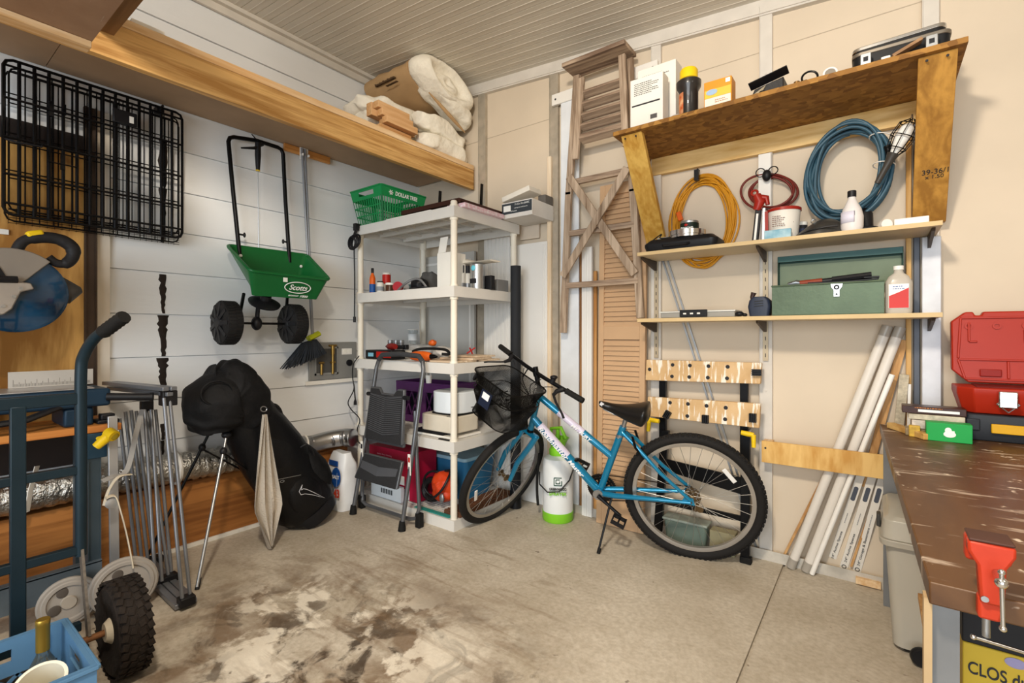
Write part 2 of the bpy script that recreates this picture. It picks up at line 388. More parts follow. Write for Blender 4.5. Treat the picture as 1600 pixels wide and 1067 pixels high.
# white vertical batten and brown metal channel beside the plywood
mb = MB(); mb.box(CX-.005, CX+.012, .705, .76, .48, 2.35); struct('trim_%d' % k, mb, mat('cream_batten', '#ddd3c3', .6)); k += 1
mb = MB(); mb.box(CX, CX+.022, .655, .705, .48, 2.35); mb.box(CX+.022, CX+.03, .655, .662, .48, 2.35); mb.box(CX+.022, CX+.03, .698, .705, .48, 2.35)
for z in (.95, 1.25, 1.55, 1.85, 2.1): mb.lathe([(.005, 0), (.005, .003)], (CX+.022, .68, z), (1, 0, 0), 8)
struct('trim_%d' % k, mb, mat('brown_channel', '#4b3d33', .5, .3, var=.2)); k += 1
# plywood sheet on the wall at the left
PLY = wood('plywood', '#9a6a30', '#dcab62', 'Z', .55, 5, True, .08, '#6b4119', .18)
mb = MB(); mb.box(CX, CX+.014, -2.0, .655, .72, 2.10)
struct('trim_%d' % k, mb, PLY); k += 1
mb = MB(); mb.box(CX, CX+.03, -2.0, .70, .56, .72); mb.box(CX, CX+.012, -2.0, .655, 2.10, 2.20)
struct('trim_%d' % k, mb, mat('dark_board', '#2b2320', .7)); k += 1
# dark tar streak down the siding
mb = MB(); TAR = mat('tar_streak', '#2a211b', .8, bump=.5)
random.seed(3)
for (za, zb_, wmax) in ((1.32, 1.54, .020), (1.08, 1.31, .026), (.86, 1.07, .026), (1.72, 2.30, .024), (.50, .70, .014)):
    n = 14; rings = []
    for i in range(n+1):
        t = i/n; z = zb_-(zb_-za)*t; w_ = wmax*(1-.65*t)*(.7+.6*random.random())
        c = 1.0+.0*t+random.uniform(-.003, .003)
        o_ = -.002-.009*((z-.13) % pitch)/pitch
        rings.append([Vector((CX+o_, c-w_, z)), Vector((CX+o_+.006, c-w_*.6, z)), Vector((CX+o_+.006, c+w_*.6, z)), Vector((CX+o_, c+w_, z))])
    mb.loft(rings)
struct('trim_%d' % k, mb, TAR); k += 1
TRIMK = k
# ================================================================ LEFT WALL: LOFT AND WHAT LIES ON IT
FIR = wood('fir_beam', '#ab7b40', '#dcb070', 'Y', .55, 17, True, .12, '#7d4e24', .06)
PINE = wood('pine_strip', '#d6ab77', '#ecd0a8', 'Y', .55, 14, False, .08)
SHEETB = mat('hardboard', '#a58a70', .7, var=.06)
mb = MB(); mb.box(-2.578, -2.54, -3.4, BY-.036, 2.349, 2.500)
t = T('loft_shelf', 'long timber loft shelf with a fir beam along its front, high on the white siding', 'shelf', (-2.87, 1.0, 2.35))
part('beam', mb, FIR, t, bev=.002)
mb = MB(); mb.box(-2.60, -2.538, -3.4, BY-.036, 2.501, 2.539); part('cap_board', mb, PINE, t, bev=.003, label='pale strip along the top of the beam')
mb = MB(); mb.box(CX, -2.579, -3.4, .515, 2.492, 2.51); mb.box(CX, -2.579, .518, BY-.036, 2.492, 2.51); part('deck_board', mb, SHEETB, t, smooth=False)
mb = MB(); mb.box(CX+.03, CX+.06, .3, .9, 2.47, 2.491)
mb = MB(); mb.box(-2.536, -.4, .560, .618, 2.445, 2.60); part('joist', mb, wood('dark_joist', '#6e5238', '#8a6a4a', 'X', .7, 12, False), t, bev=.002)
mb = MB(); mb.box(-2.60, -2.545, .68, .80, 2.540, 2.556); mb.lathe([(.006, 0), (.006, .003)], (-2.57, .73, 2.556), (0,0,1), 8)
part('filler_block', mb, WHT, t)
# overhead panel near the camera
t = T('overhead_panel', 'brown hardboard panel with a pine strip hung overhead in the top left corner', 'panel', (-1.9, -.4, 2.3))
m, N, Lk, p = node_mat('scuffed_hardboard', .6); tc = N.new('ShaderNodeTexCoord')
b0 = ramp(noise(5, 5), .3, .7, lin('#8d6d55'), lin('#a08168'))
mp = N.new('ShaderNodeMapping'); mp.inputs['Rotation'].default_value = (0, 0, .5); mp.inputs['Scale'].default_value = (2, 28, 1); mp.inputs['Location'].default_value = (.4, .1, 0); Lk.new(tc.outputs['Object'], mp.inputs[0])
b0 = mix(math_('MULTIPLY', ramp(noise(1.3, 6, .4, mp.outputs[0]), .60, .68), .6), b0, lin('#d8cfc8'))
Lk.new(b0, p.inputs['Base Color'])
mb = MB(); mb.box(-2.46, -1.0, -1.6, .52, 2.328, 2.338); part('panel_sheet', mb, m, t, smooth=False)
mb = MB(); mb.box(-2.465, -2.405, -1.6, .518, 2.302, 2.327); part('edge_strip', mb, PINE, t, bev=.002)
mb = MB(); mb.box(-2.45, -2.41, -1.5, -1.46, 2.339, ceil_z(-2.45)); mb.box(-1.1, -1.06, -1.5, -1.46, 2.339, ceil_z(-1.1)); mb.box(-1.1, -1.06, .45, .49, 2.339, ceil_z(-1.1)); part('hanger', mb, PINE, t)

# --- insulation
INS = mat('white_insulation', '#efe9da', .95, var=.06, vs=9, bump=.9, bs=26)
KRAFT = mat('kraft_paper', '#b5946b', .7, var=.1, vs=5, bump=.25, bs=12)
def lumpy(mb, amp, sc, seed=0, keep=None):
    from mathutils import noise as nz
    for i, v in enumerate(mb.v):
        if keep and keep(v): continue
        d = nz.noise_vector(v*sc+Vector((seed, seed*2, 0)))+.5*nz.noise_vector(v*sc*2.3)
        mb.v[i] = v+d*amp
    return mb
def puff(mb, c, r, e=.55, n=40, m=24, tilt=0.0, cl=None):
    """rounded pillow (superellipsoid); tilt = fall of z along y"""
    def pw(v, q): return math.copysign(abs(v)**q, v)
    rings = []
    for i in range(m+1):
        t_ = -PI/2+PI*i/m; ring = []
        for j in range(n):
            a_ = 2*PI*j/n; y = r[1]*pw(math.sin(t_), e); q_ = pw(math.cos(t_), e)+1e-4
            ring.append(Vector((c[0]+r[0]*q_*pw(math.cos(a_), e), c[1]+y, c[2]+r[2]*q_*pw(math.sin(a_), e)+tilt*y)))
        rings.append(ring)
    return mb.loft(rings)
def clampv(mb, x0=-9, x1=9, y0=-9, y1=9, z0=-9, z1=None):
    for i, v in enumerate(mb.v):
        zz = z1 if z1 is not None else ceil_z(v.x)-.006
        mb.v[i] = Vector((min(max(v.x, x0), x1), min(max(v.y, y0), y1), min(max(v.z, z0), zz)))
t = T('insulation_roll', 'fat roll of white insulation with brown kraft paper facing, topmost on the loft shelf', 'insulation', (-2.83, 2.55, 2.88))
mb = MB(); rings = []; NR = 34
def oval(x, s=1.0, dy=0, dz=0):
    out = []
    for j in range(NR):
        a = 2*PI*j/NR; yy = .265*s*math.cos(a); out.append(Vector((x, 2.545+dy+yy, 3.055+dz+.120*s*math.sin(a)-.20*yy)))
    return out
for i in range(10): rings.append(oval(-3.14+.50*i/9, .97+.02*math.sin(i*2.3)))
mb.loft(rings); lumpy(mb, .010, 7, 2); clampv(mb, x0=-3.17, y1=2.88); part('kraft_facing', mb, KRAFT, t)
# torn fibre end: a spiral lip round a hollow, sagging towards the wall
mb = MB(); rings = []
for x, s in ((-2.66, .98), (-2.62, 1.08), (-2.56, 1.10), (-2.50, 1.04), (-2.47, .90), (-2.475, .74), (-2.51, .62), (-2.53, .45), (-2.50, .33), (-2.495, .18), (-2.52, .04)):
    rings.append(oval(x, s, .02, -.01))
mb.loft(rings); lumpy(mb, .022, 9, 5); clampv(mb, y1=2.885); part('fibre_end', mb, INS, t, sub=1)
mb = MB(); puff(mb, (-2.60, 2.62, 2.945), (.10, .26, .07), .8, tilt=-.36); lumpy(mb, .03, 9, 8); clampv(mb, y1=2.885); part('fibre_flap', mb, INS, t, sub=1)
mb = MB(); mb.tube([Vector((-2.54, y, 2.925-.42*(y-2.40))) for y in (2.40, 2.5, 2.6, 2.7, 2.78)], [.004, .012, .014, .012, .004], 8); part('paper_fold', mb, KRAFT, t)
text('Thermal and Sound Insulation', (-2.88, 2.285, 3.06), (1, 0, 0), (0, -.15, 1), .016, mat('faded_ink', '#5f4a35', .8), t, w=.22, ext=.010)
text('attic batt unfaced side', (-2.80, 2.283, 3.02), (1, 0, 0), (0, -.15, 1), .008, mat('faded_ink', '#5f4a35', .8), t, w=.12, ext=.010)
mb = MB(); puff(mb, (-2.965, 2.42, 2.69), (.19, .36, .17), .6); puff(mb, (-2.93, 2.36, 2.82), (.20, .34, .075), .7, tilt=.04)
lumpy(mb, .035, 8, 9); clampv(mb, -3.165, -2.74, 2.0, 2.87, 2.513, 2.89)
one('insulation_blanket', mb, INS, 'loose white insulation blanket bunched against the siding under the kraft roll', 'insulation', sub=1)
mb = MB(); puff(mb, (-2.655, 2.64, 2.62), (.085, .24, .07), .6, tilt=-.05); puff(mb, (-2.66, 2.63, 2.745), (.085, .25, .065), .6, tilt=-.16)
lumpy(mb, .026, 9, 17); clampv(mb, -2.735, -2.565, 2.40, 2.875, 2.545, 2.86)
one('insulation_scrap', mb, INS, 'two folded layers of torn white insulation at the wall end of the beam', 'insulation', sub=1)
LUM = wood('lumber', '#c39058', '#e2b98a', 'Y', .6, 10, True, .08, '#7d4e24', .1)
for i, (x, z, dy, lb) in enumerate(((-2.715, 2.735, 0, 'topmost short pine block at the back of the stack on the loft shelf'), (-2.655, 2.735, .01, 'topmost short pine block at the front of the stack on the loft shelf'), (-2.70, 2.687, -.01, 'pine block in the second layer of the loft stack, towards the siding'),
        (-2.64, 2.687, .03, 'pine block in the second layer of the loft stack, towards the room'), (-2.615, 2.64, .05, 'pine block in the third layer of the loft stack, nearest the room'), (-2.67, 2.64, .07, 'pine block in the third layer of the loft stack, away from the room'), (-2.66, 2.562, .03, 'pine block lying lowest in the stack on the loft shelf'))):
    mb = MB(); h_ = .023 if i < 6 else .05
    mb.box(x-.027, x+.027, 2.02+dy, 2.29+dy, z-h_, z+h_-.001)
    one('lumber_offcut', mb, LUM, lb, 'lumber', 'short pine blocks on the loft shelf', bev=.002)

# ================================================================ HUNG ON THE SIDING
# --- folded wire dog crate
t = T('folded_wire_crate', 'folded black wire pet crate hung flat on the siding under the loft', 'crate', (-3.14, .7, 1.73))
Y0, Y1, Z0, Z1 = .365, 1.06, 1.74, 2.435
def wire_panel(X, y0, y1, z0, z1, nv, zs, rf, rw, jit=0, thin=1):
    mb = MB(); c = .03
    fr = [(X, y0+c, z0), (X, y1-c, z0), (X, y1-c*.3, z0+c*.3), (X, y1, z0+c), (X, y1, z1-c), (X, y1-c*.3, z1-c*.3), (X, y1-c, z1), (X, y0+c, z1), (X, y0+c*.3, z1-c*.3), (X, y0, z1-c), (X, y0, z0+c), (X, y0+c*.3, z0+c*.3)]
    mb.tube(fr, rf, 6, closed=True)
    for i in range(1, nv): y = y0+(y1-y0)*i/nv+jit*math.sin(i*2.1); mb.rod((X, y, z0), (X, y, z1), rw, n=6)
    for z in zs: mb.rod((X+.004, y0, z), (X+.004, y1, z), rf*.8, n=6)
    return mb
part('wire_panel', wire_panel(-3.105, Y0, Y1, Z0, Z1, 14, (2.405, 2.26, 2.085, 1.92, 1.79),   .007, .0075), BLKM, t)
part('wire_panel', wire_panel(-3.135, Y0+.02, Y1-.01, Z0+.02, Z1-.02, 22, (2.39, 2.25, 2.07, 1.91, 1.77), .004, .0028, .008), BLKM, t)
part('wire_panel', wire_panel(-3.155, Y0+.01, Y1+.0, Z0-.02, Z1-.03, 18, (2.30, 2.12, 1.95, 1.80), .004, .0028, .012), BLKM, t)
mb = MB()
for i in range(26): mb.rod((-3.15, Y0+.02+i*.026, Z0-.035), (-3.15, Y0+.02+i*.026, Z0+.04), .0012, n=4)
for z in (Z0-.03, Z0-.018, Z0-.006, Z0+.006, Z0+.018, Z0+.03): mb.rod((-3.148, Y0+.02, z), (-3.148, Y1, z), .0014, n=4)
part('floor_grid', mb, BLKM, t)
mb = MB(); mb.cb((-3.10, .80, 2.32), (.02, .10, .07)); part('name_plate', mb, BLK, t, bev=.004)
mb = MB(); mb.cb((-3.088, .825, 2.315), (.002, .018, .034)); part('sticker', mb, PAPER, t)
for (y, z) in ((.52, 2.27), (.56, 2.03)):
    mb = MB(); mb.tube([(-3.10, y-.05, z+.03), (-3.09, y-.05, z-.02), (-3.09, y+.05, z-.02), (-3.10, y+.05, z+.03)], .0035, 6); mb.cb((-3.095, y, z-.01), (.012, .016, .07)); part('latch', mb, BLKM, t)
mb = MB(); mb.tube([(-3.09, .37, 2.07), (-3.05, .40, 2.055), (-3.05, .48, 2.06), (-3.09, .49, 2.08)], .005, 6); part('carry_handle', mb, BLK, t)
mb = MB(); mb.cb((-3.17, .97, 2.44), (.05, .035, .03)); mb.rod((-3.19, .97, 2.45), (-3.11, .97, 2.45), .006); part('hanger_strap', mb, BLK, t)

# --- lawn spreader
GRN = mat('green_hopper', '#14632f', .38, var=.06)
t = T('lawn_spreader', 'green lawn spreader with two black wheels hung by its handle on the siding', 'spreader', (-3.0, 1.5, 1.3))
bl = L(355, 383, -3.12); br = L(480, 399, -3.12); fr = L(515, 437, -2.80); fl = L(391, 423, -2.80)
def q4(a, b, c, d, r=.035, inset=0):
    """rounded quadrilateral ring"""
    P_ = [a, b, c, d]; cen = (a+b+c+d)/4; out = []
    for i in range(4):
        p_ = P_[i]; pr = P_[i-1]; nx = P_[(i+1) % 4]; e1 = (pr-p_).normalized(); e2 = (nx-p_).normalized()
        p0 = p_+e1*r; p1 = p_+e2*r
        for k_ in range(4):
            u = k_/3; out.append((p0*(1-u)+p_*u)*(1-u)+(p_*(1-u)+p1*u)*u)
    return [cen+(q-cen)*(1-inset) for q in out]
up = (br-bl).cross(fl-bl).normalized()
if up.z < 0: up = -up
bbl = Vector((-3.08, 1.42, 1.50)); bbr = Vector((-3.08, 1.72, 1.50)); bfr = Vector((-2.86, 1.735, 1.425)); bfl = Vector((-2.86, 1.325, 1.425))
rim = q4(bl, br, fr, fl); rin = q4(bl, br, fr, fl, inset=.05); bo = q4(bbl, bbr, bfr, bfl, .02); bi = [q+up*.012 for q in q4(bbl, bbr, bfr, bfl, .02, .04)]
mb = MB(); mb.loft([bo, [q-up*.012 for q in rim], [q for q in rim], [q for q in rin], bi]); part('hopper', mb, GRN, t, bev=.001)
mb = MB(); cen = (bl+br+fl+fr)/4; mb.tube([cen+(q-cen)*1.01 for q in rim], .010, 8, closed=True); part('rim', mb, GRN, t)
# inner hub guard
mb = MB(); c = (bbl+bbr+bfr+bfl)/4; mb.lathe([(.07, 0), (.05, .07), (.025, .10), (.0, .10)], c+Vector((-.02, .06, .01)), up, 18); part('agitator_guard', mb, GRN, t)
mb = MB()
for q in (bl.lerp(bbl, .25)+Vector((.03, .03, 0)), br.lerp(bbr, .35)+Vector((.02, -.03, 0))): mb.ball(q, .010)
part('bolt', mb, WHT, t)
ux = (fr-fl).normalized(); fc = (fl+fr+bfl+bfr)/4; nrm = (bfl-fl).cross(ux).normalized()
if nrm.x < 0: nrm = -nrm
vv = nrm.cross(ux).normalized()
if vv.z < 0: vv = -vv
lo = fc+ux*.05+nrm*.006
mb = MB(); q = Matrix((ux, vv, nrm)).transposed()
mb.tube([lo+ux*.082*math.cos(a)+vv*.035*math.sin(a) for a in [2*PI*i/32 for i in range(32)]], .0028, 6, closed=True); part('emblem_ring', mb, INKW, t)
text('Scotts', lo+nrm*.004, ux, vv, .034, INKW, t, w=.115, shear=.25, bold=.012)
text('1000', lo-vv*.052+ux*.045+nrm*.006, ux, vv, .014, INKW, t, w=.05, shear=.2, bold=.02)
text('BROADCAST', lo-vv*.052-ux*.02+nrm*.006, ux, vv, .009, INKW, t, w=.065, shear=.2)
mb = MB(); mb.cb(fl.lerp(fr, .42)-vv*.03+nrm*.004, (.004, .025, .026)); part('price_sticker', mb, PAPER, t)
# handle
hl = L(372, 383, -3.13); hr = L(450, 397, -3.13); tl = L(356, 212, -3.15); tr = L(442, 232, -3.15)
mb = MB(); k = .035
pts = [hl+Vector((.02, 0, -.06)), hl.lerp(tl, .5), tl+(hl-tl).normalized()*k, tl+(hl-tl).normalized()*k*.3+(tr-tl).normalized()*k*.3, tl+(tr-tl).normalized()*k,
       tl.lerp(tr, .5)+Vector((0, 0, .012)), tr+(tl-tr).normalized()*k, tr+(tl-tr).normalized()*k*.3+(hr-tr).normalized()*k*.3, tr+(hr-tr).normalized()*k, hr.lerp(tr, .5), hr+Vector((.02, 0, -.06))]
mb.tube(pts, .0125, 10); part('handle', mb, BLKM, t)
g0 = L(403, 228, -3.11); g1 = L(403, 266, -3.11)
mb = MB(); mb.tube([g0+Vector((0, 0, .02)), g0.lerp(g1, .4), g1], [.017, .018, .012], 12); mb.tube([g0+Vector((0, 0, -.01)), g0+Vector((.01, -.03, -.025)), L(377, 231, -3.09)], [.012, .009, .005], 8); mb.tube([g0, g0+Vector((0, .03, .02))], .011, 8)
part('trigger', mb, BLK, t)
mb = MB(); mb.rod(g1, g1+Vector((0, 0, -.004)), .0135); part('collar', mb, YEL, t)
mb = MB(); mb.rod(g1, L(404, 392, -3.12), .0022, n=6); part('control_rod', mb, STEEL, t)
mb = MB(); mb.tube([g0+Vector((0, 0, .03)), Vector((-3.19, g0.y, 2.482))], .004, 6); part('hook', mb, BLKM, t)
for s_, q in ((0, L(374, 366, -3.12)), (1, L(447, 378, -3.12))):
    mb = MB(); mb.rod(q+Vector((0, -.02, 0)), q+Vector((0, .025, 0)), .006); mb.ball(q+Vector((0, .03-.05*s_, 0)), (.008, .008, .016)); part('wing_nut', mb, BLK, t)
# wheels
def spreader_wheel(c):
    TY = mat('tyre_black', '#1b1a1a', .7, bump=.3)
    w = MB(); w.lathe([(.045, -.045), (.098, -.048), (.118, -.04), (.122, -.02), (.122, .02), (.118, .04), (.098, .048), (.045, .045)], c, (0, 1, 0), 40)
    for i in range(40):
        a = 2*PI*i/40
        for sg in (-1, 1): w.cb(Vector(c)+Vector((.122*math.cos(a+.04*sg), .018*sg, .122*math.sin(a+.04*sg))), (.008, .034, .007), Matrix.Rotation(-a, 4, 'Y'))
    o = part('wheel', w, TY, t)
    h = MB(); h.lathe([(0, -.058), (.030, -.058), (.040, -.050), (.048, -.035)], c, (0, 1, 0), 24)
    for i in range(9):
        a = 2*PI*i/9; h.bar(Vector(c)+Vector((.035*math.cos(a), -.052, .035*math.sin(a))), Vector(c)+Vector((.112*math.cos(a), -.043, .112*math.sin(a))), .022, .008, (0, 1, 0))
    part('hub_cap', h, BLK, o)
wl_ = L(346, 502, -2.96); wr_ = L(458, 507, -2.96); wl_.z = wr_.z = 1.268; wl_.y += .03
spreader_wheel(wl_); spreader_wheel(wr_)
mb = MB(); mb.rod(wl_, wr_, .007); part('axle', mb, BLKM, t)
gb = wl_.lerp(wr_, .42); mb = MB(); mb.ball(gb, (.032, .030, .042)); mb.tube([gb, gb+Vector((0, .01, .11))], .013, 8); part('gearbox', mb, BLK, t)
mb = MB(); c = gb+Vector((.03, .03, .115)); mb.lathe([(.0, 0), (.085, 0), (.09, .012), (.07, .02), (.03, .03), (0, .03)], c, up, 24); mb.lathe([(.03, .03), (.03, .06)], c, up, 12); part('spinner_plate', mb, BLK, t)
mb = MB(); mb.rod(wl_+Vector((.0, .06, 0)), hl+Vector((.03, .02, -.30)), .010); mb.rod(wr_+Vector((0, -.05, 0)), hr+Vector((.03, -.02, -.28)), .010); part('frame_tube', mb, BLKM, t)

# --- broom hung by its grey handle
BRI = mat('broom_bristles', '#2e3238', .9, var=.35, vs=40, stretch=(1, 1, .05), bump=.6, bs=90)
t = T('broom', 'broom with splayed grey bristles hung upside down behind the spreader', 'broom', (-3.12, 1.83, 1.1))
top = L(472, 232, -3.15); bot = L(488, 525, -3.11)
mb = MB(); mb.rod(top, bot, .0085); mb.rod(top+Vector((0, .022, 0)), bot+Vector((0, .004, 0)), .0075); part('broomstick', mb, mat('grey_pole', '#8d9096', .4, .5), t)
mb = MB(); a, b2 = L(484, 527, -3.11), L(496, 521, -3.11)
mb.tube([a+Vector((0, -.01, -.01)), b2+Vector((0, .01, 0))], .028, 10, flat=.7); part('socket', mb, mat('lime_socket', '#c3cc2b', .5), t)
c1, c2 = L(474, 536, -3.10), L(492, 530, -3.10); d1, d2 = L(441, 577, -3.10), L(509, 552, -3.10)
mb = MB()
for lay in range(3):
    X = -3.12+.018*lay
    for i in range(34):
        u = (i+.5*(lay % 2))/33; p0 = c1.lerp(c2, u); p1 = d1.lerp(d2, u)+Vector((0, 0, -.012*math.sin(u*PI)+random.uniform(-.006, .006)))
        p0.x = X; p1.x = X+random.uniform(-.008, .008); mb.tube([p0, p0.lerp(p1, .5), p1], [.0034, .0042, .0030], 5)
part('bristles', mb, BRI, t)
mb = MB(); mb.box(-3.185, -3.165, 1.68, 2.02, 2.44, 2.488)
t = T('hook_board', 'short stained board with a white clip, screwed to the siding under the loft', 'hook board', (-3.18, 1.85, 2.44))
part('board', mb, wood('stained_board', '#a9692f', '#c98f50', 'Y', .5, 12, False), t, bev=.002)
mb = MB(); mb.box(-3.164, -3.158, 1.785, 1.845, 2.41, 2.49); mb.box(-3.158, -3.13, 1.79, 1.797, 2.43, 2.445); mb.box(-3.158, -3.13, 1.832, 1.84, 2.43, 2.445); part('clip', mb, WHT, t, bev=.001)

# --- washing machine outlet box
t = T('utility_outlet_box', 'grey wall box with brass valve, electrical sockets and a drain, under the broom', 'outlet box', (-3.18, 2.05, .88))
GREY = mat('grey_panel', '#8f8f8c', .55, .2)
mb = MB(); mb.box(-3.195, -3.178, 1.865, 2.25, .875, 1.145); part('face_plate', mb, GREY, t, bev=.003)
mb = MB(); mb.box(-3.178, -3.172, 1.905, 2.09, .91, .925); mb.box(-3.178, -3.172, 1.905, 2.09, 1.10, 1.112); mb.box(-3.178, -3.172, 1.905, 1.915, .91, 1.112); mb.box(-3.178, -3.172, 2.08, 2.09, .91, 1.112); part('recess_frame', mb, GREY, t)
mb = MB(); mb.box(-3.178, -3.1765, 1.915, 2.08, .925, 1.10); part('recess', mb, mat('dark_recess', '#4c4b49', .8), t)
mb = MB(); BRS = mat('brass', '#a98a4c', .35, .9)
for y in (1.95, 2.04): mb.rod((-3.165, y, .915), (-3.165, y, 1.06-.07*(y < 2)), .010); mb.rod((-3.165, y-.018, 1.0), (-3.165, y+.018, 1.0), .008)
mb.rod((-3.165, 2.04, 1.06), (-3.165, 2.04, 1.12), .014); mb.rod((-3.165, 2.01, 1.122), (-3.165, 2.07, 1.122), .007)
part('valve', mb, BRS, t)
mb = MB(); mb.cb((-3.176, 2.165, 1.075), (.004, .085, .045))
part('socket_plate', mb, WHT, t)
mb = MB()
for y in (2.145, 2.185): mb.lathe([(.015, 0), (.015, .003)], (-3.174, y, 1.075), (1, 0, 0), 14)
part('socket', mb, PAPER, t)
mb = MB(); mb.lathe([(.024, 0), (.024, .012), (.012, .014)], (-3.178, 2.185, .99), (1, 0, 0), 18); part('round_socket', mb, BLK, t)
mb = MB(); mb.box(-3.195, -3.18, 1.84, 2.27, .845, .872); part('lower_flange', mb, PAPER, t)

# --- foil ducts
FOIL = mat('foil_duct', '#b9b7b2', .28, 1, var=.25, vs=30, bump=1.0, bs=70)
SEMI = mat('ribbed_duct', '#b5b5b6', .3, 1)
mb = MB(); rings = []; n = 150; random.seed(4)
for i in range(n+1):
    u = i/n; y = -.6+2.30*u; z = .468-.010*math.sin(u*9)
    r = .078+.004*math.sin(i*2.1)
    rings.append([Vector((-3.085+(r+random.uniform(-.005, .005))*math.cos(a), y, z+(r+random.uniform(-.005, .005))*math.sin(a))) for a in [2*PI*j/22 for j in range(22)]])
mb.loft(rings)
for i, v in enumerate(mb.v): mb.v[i].x = max(v.x, -3.165); mb.v[i].z = max(v.z, .378)
t = one('foil_duct', mb, FOIL, 'crinkled silver foil duct lying on the brown ledge along the left wall', 'duct', ang=80)
mb = MB(); mb.ring((-3.085, 1.02, .468), (0, 1, 0), .083, .012, 28, 6); part('clamp_band', mb, WHT, t)
pth = [Vector((-3.09, 1.702, .46)), Vector((-3.09, 1.74, .458)), Vector((-3.085, 1.82, .45)), Vector((-3.07, 1.90, .46)), Vector((-3.045, 1.97, .47)), Vector((-3.0, 2.03, .475)), Vector((-2.94, 2.055, .475))]
def smoothpath(pts, n):
    out = []; k = len(pts)
    for i in range(k-1):
        p0, p1, p2, p3 = pts[max(i-1, 0)], pts[i], pts[i+1], pts[min(i+2, k-1)]
        for j in range(n):
            u = j/n; out.append(.5*((2*p1)+(p2-p0)*u+(2*p0-5*p1+4*p2-p3)*u*u+(3*p1-p0-3*p2+p3)*u**3))
    out.append(pts[-1].copy()); return out
sp = smoothpath(pth, 14)
mb = MB(); mb.tube(sp, [.058+.0035*(i % 2) for i in range(len(sp))], 22)
t = one('ribbed_duct', mb, SEMI, 'ribbed aluminium duct elbow behind the golf bag, running to the plastic shelving', 'duct', ang=80)
mb = MB(); mb.ring(sp[20], sp[21]-sp[20], .064, .006, 28, 6); part('clamp_band', mb, WHT, t)
# ================================================================ LEFT SIDE, ON THE FLOOR
# --- golf bag
NYL = mat('black_nylon', '#0f0f11', .72, var=.25, vs=14, bump=.9, bs=16, spec=.3)
NYL2 = mat('black_nylon_smooth', '#0c0c0e', .42, var=.2, bump=.15, bs=60)
t = T('golf_bag', 'black golf bag with rain hood leaning on its two thin stand legs', 'golf bag', (-2.88, 1.6, 0))
P0 = Vector((-2.895, 1.72, .055)); P1 = Vector((-2.885, 1.27, .80)); d = (P1-P0).normalized(); ux = Vector((1, 0, 0)); wz = d.cross(ux).normalized()
if wz.z < 0: wz = -wz
def bagring(s, rx, rw, n=26, off=0): c = P0+d*s+wz*off; return [c+ux*rx*math.cos(2*PI*j/n)+wz*rw*math.sin(2*PI*j/n) for j in range(n)]
mb = MB(); mb.loft([bagring(s, a, b_) for s, a, b_ in ((.03, .12, .13), (.05, .135, .175), (.10, .145, .19), (.20, .14, .195), (.35, .13, .195), (.5, .125, .19), (.65, .125, .175), (.78, .125, .155), (.87, .13, .14))])
lumpy(mb, .006, 10, 3); clampv(mb, -3.0, -2.72, z0=.02); part('bag_body', mb, NYL2, t)
mb = MB(); mb.loft([bagring(s, a, b_) for s, a, b_ in ((-.015, .10, .11), (-.005, .145, .16), (.05, .152, .168), (.075, .148, .163))])
clampv(mb, z0=.003); part('bag_base', mb, BLK, t)
mb = MB(); rings = []
for i in range(12):
    u = i/11; s = .06+.40*u; r = math.sin(PI*(.06+.88*u))**.5; c = P0+d*s+wz*.13+ux*.0
    rings.append([c+ux*.115*r*math.cos(2*PI*j/24)+wz*.105*r*math.sin(2*PI*j/24)*(1.15-.3*u) for j in range(24)])
mb.loft(rings); lumpy(mb, .010, 11, 7); clampv(mb, z0=.03); part('ball_pocket', mb, NYL, t)
mb = MB(); rings = []
for i in range(10):
    u = i/9; s = .06+.27*u; r = math.sin(PI*(.10+.80*u))**.45; c = P0+d*s+ux*.09-wz*.01
    rings.append([c+ux*.065*r*math.cos(2*PI*j/24)+wz*.115*r*math.sin(2*PI*j/24) for j in range(24)])
mb.loft(rings); lumpy(mb, .004, 11, 4); clampv(mb, z0=.03); part('front_pocket', mb, NYL2, t)
mb = MB(); rings = []
for i in range(10):
    u = i/9; s = .36+.34*u; r = math.sin(PI*(.10+.80*u))**.5; c = P0+d*s+ux*.075-wz*.0
    rings.append([c+ux*.06*r*math.cos(2*PI*j/24)+wz*.10*r*math.sin(2*PI*j/24) for j in range(24)])
mb.loft(rings); lumpy(mb, .005, 11, 14); part('garment_pocket', mb, NYL, t)
# hood
mb = MB(); hp = smoothpath([P1+d*-.12, P1+d*.02, Vector((-2.885, 1.205, .885)), Vector((-2.88, 1.16, .920)), Vector((-2.88, 1.12, .940)), Vector((-2.88, 1.09, .95))], 6)
hr = [.125, .13, .138, .145, .152, .157, .162, .166, .170, .174, .176, .178, .178, .177, .176, .174, .172, .168, .162, .155, .148, .14, .14, .12, .10, .07, .03][:len(hp)]
while len(hr) < len(hp): hr.append(.01)
hr[-1] = .02; hr[-2] = .06; hr[-3] = .095; hr[-4] = .12
mb.tube(hp, hr, 30)
mb.tube(smoothpath([Vector((-2.87, 1.22, .86)), Vector((-2.86, 1.16, .85)), Vector((-2.86, 1.135, .80)), Vector((-2.865, 1.13, .74)), Vector((-2.87, 1.135, .70))], 5), [.15]*4+[.162]*4+[.162]*4+[.150]*4+[.13]*4+[.10], 28)
lumpy(mb, .022, 7, 21); lumpy(mb, .014, 16, 3); clampv(mb, x0=-3.17); part('rain_hood', mb, NYL, t, sub=1)
mb = MB(); mb.ring((-2.72, 1.085, .90), (1, -.1, .1), .06, .008, 24, 6, sx=1, sy=1.2, flat=.6); part('hood_window_seam', mb, NYL, t)
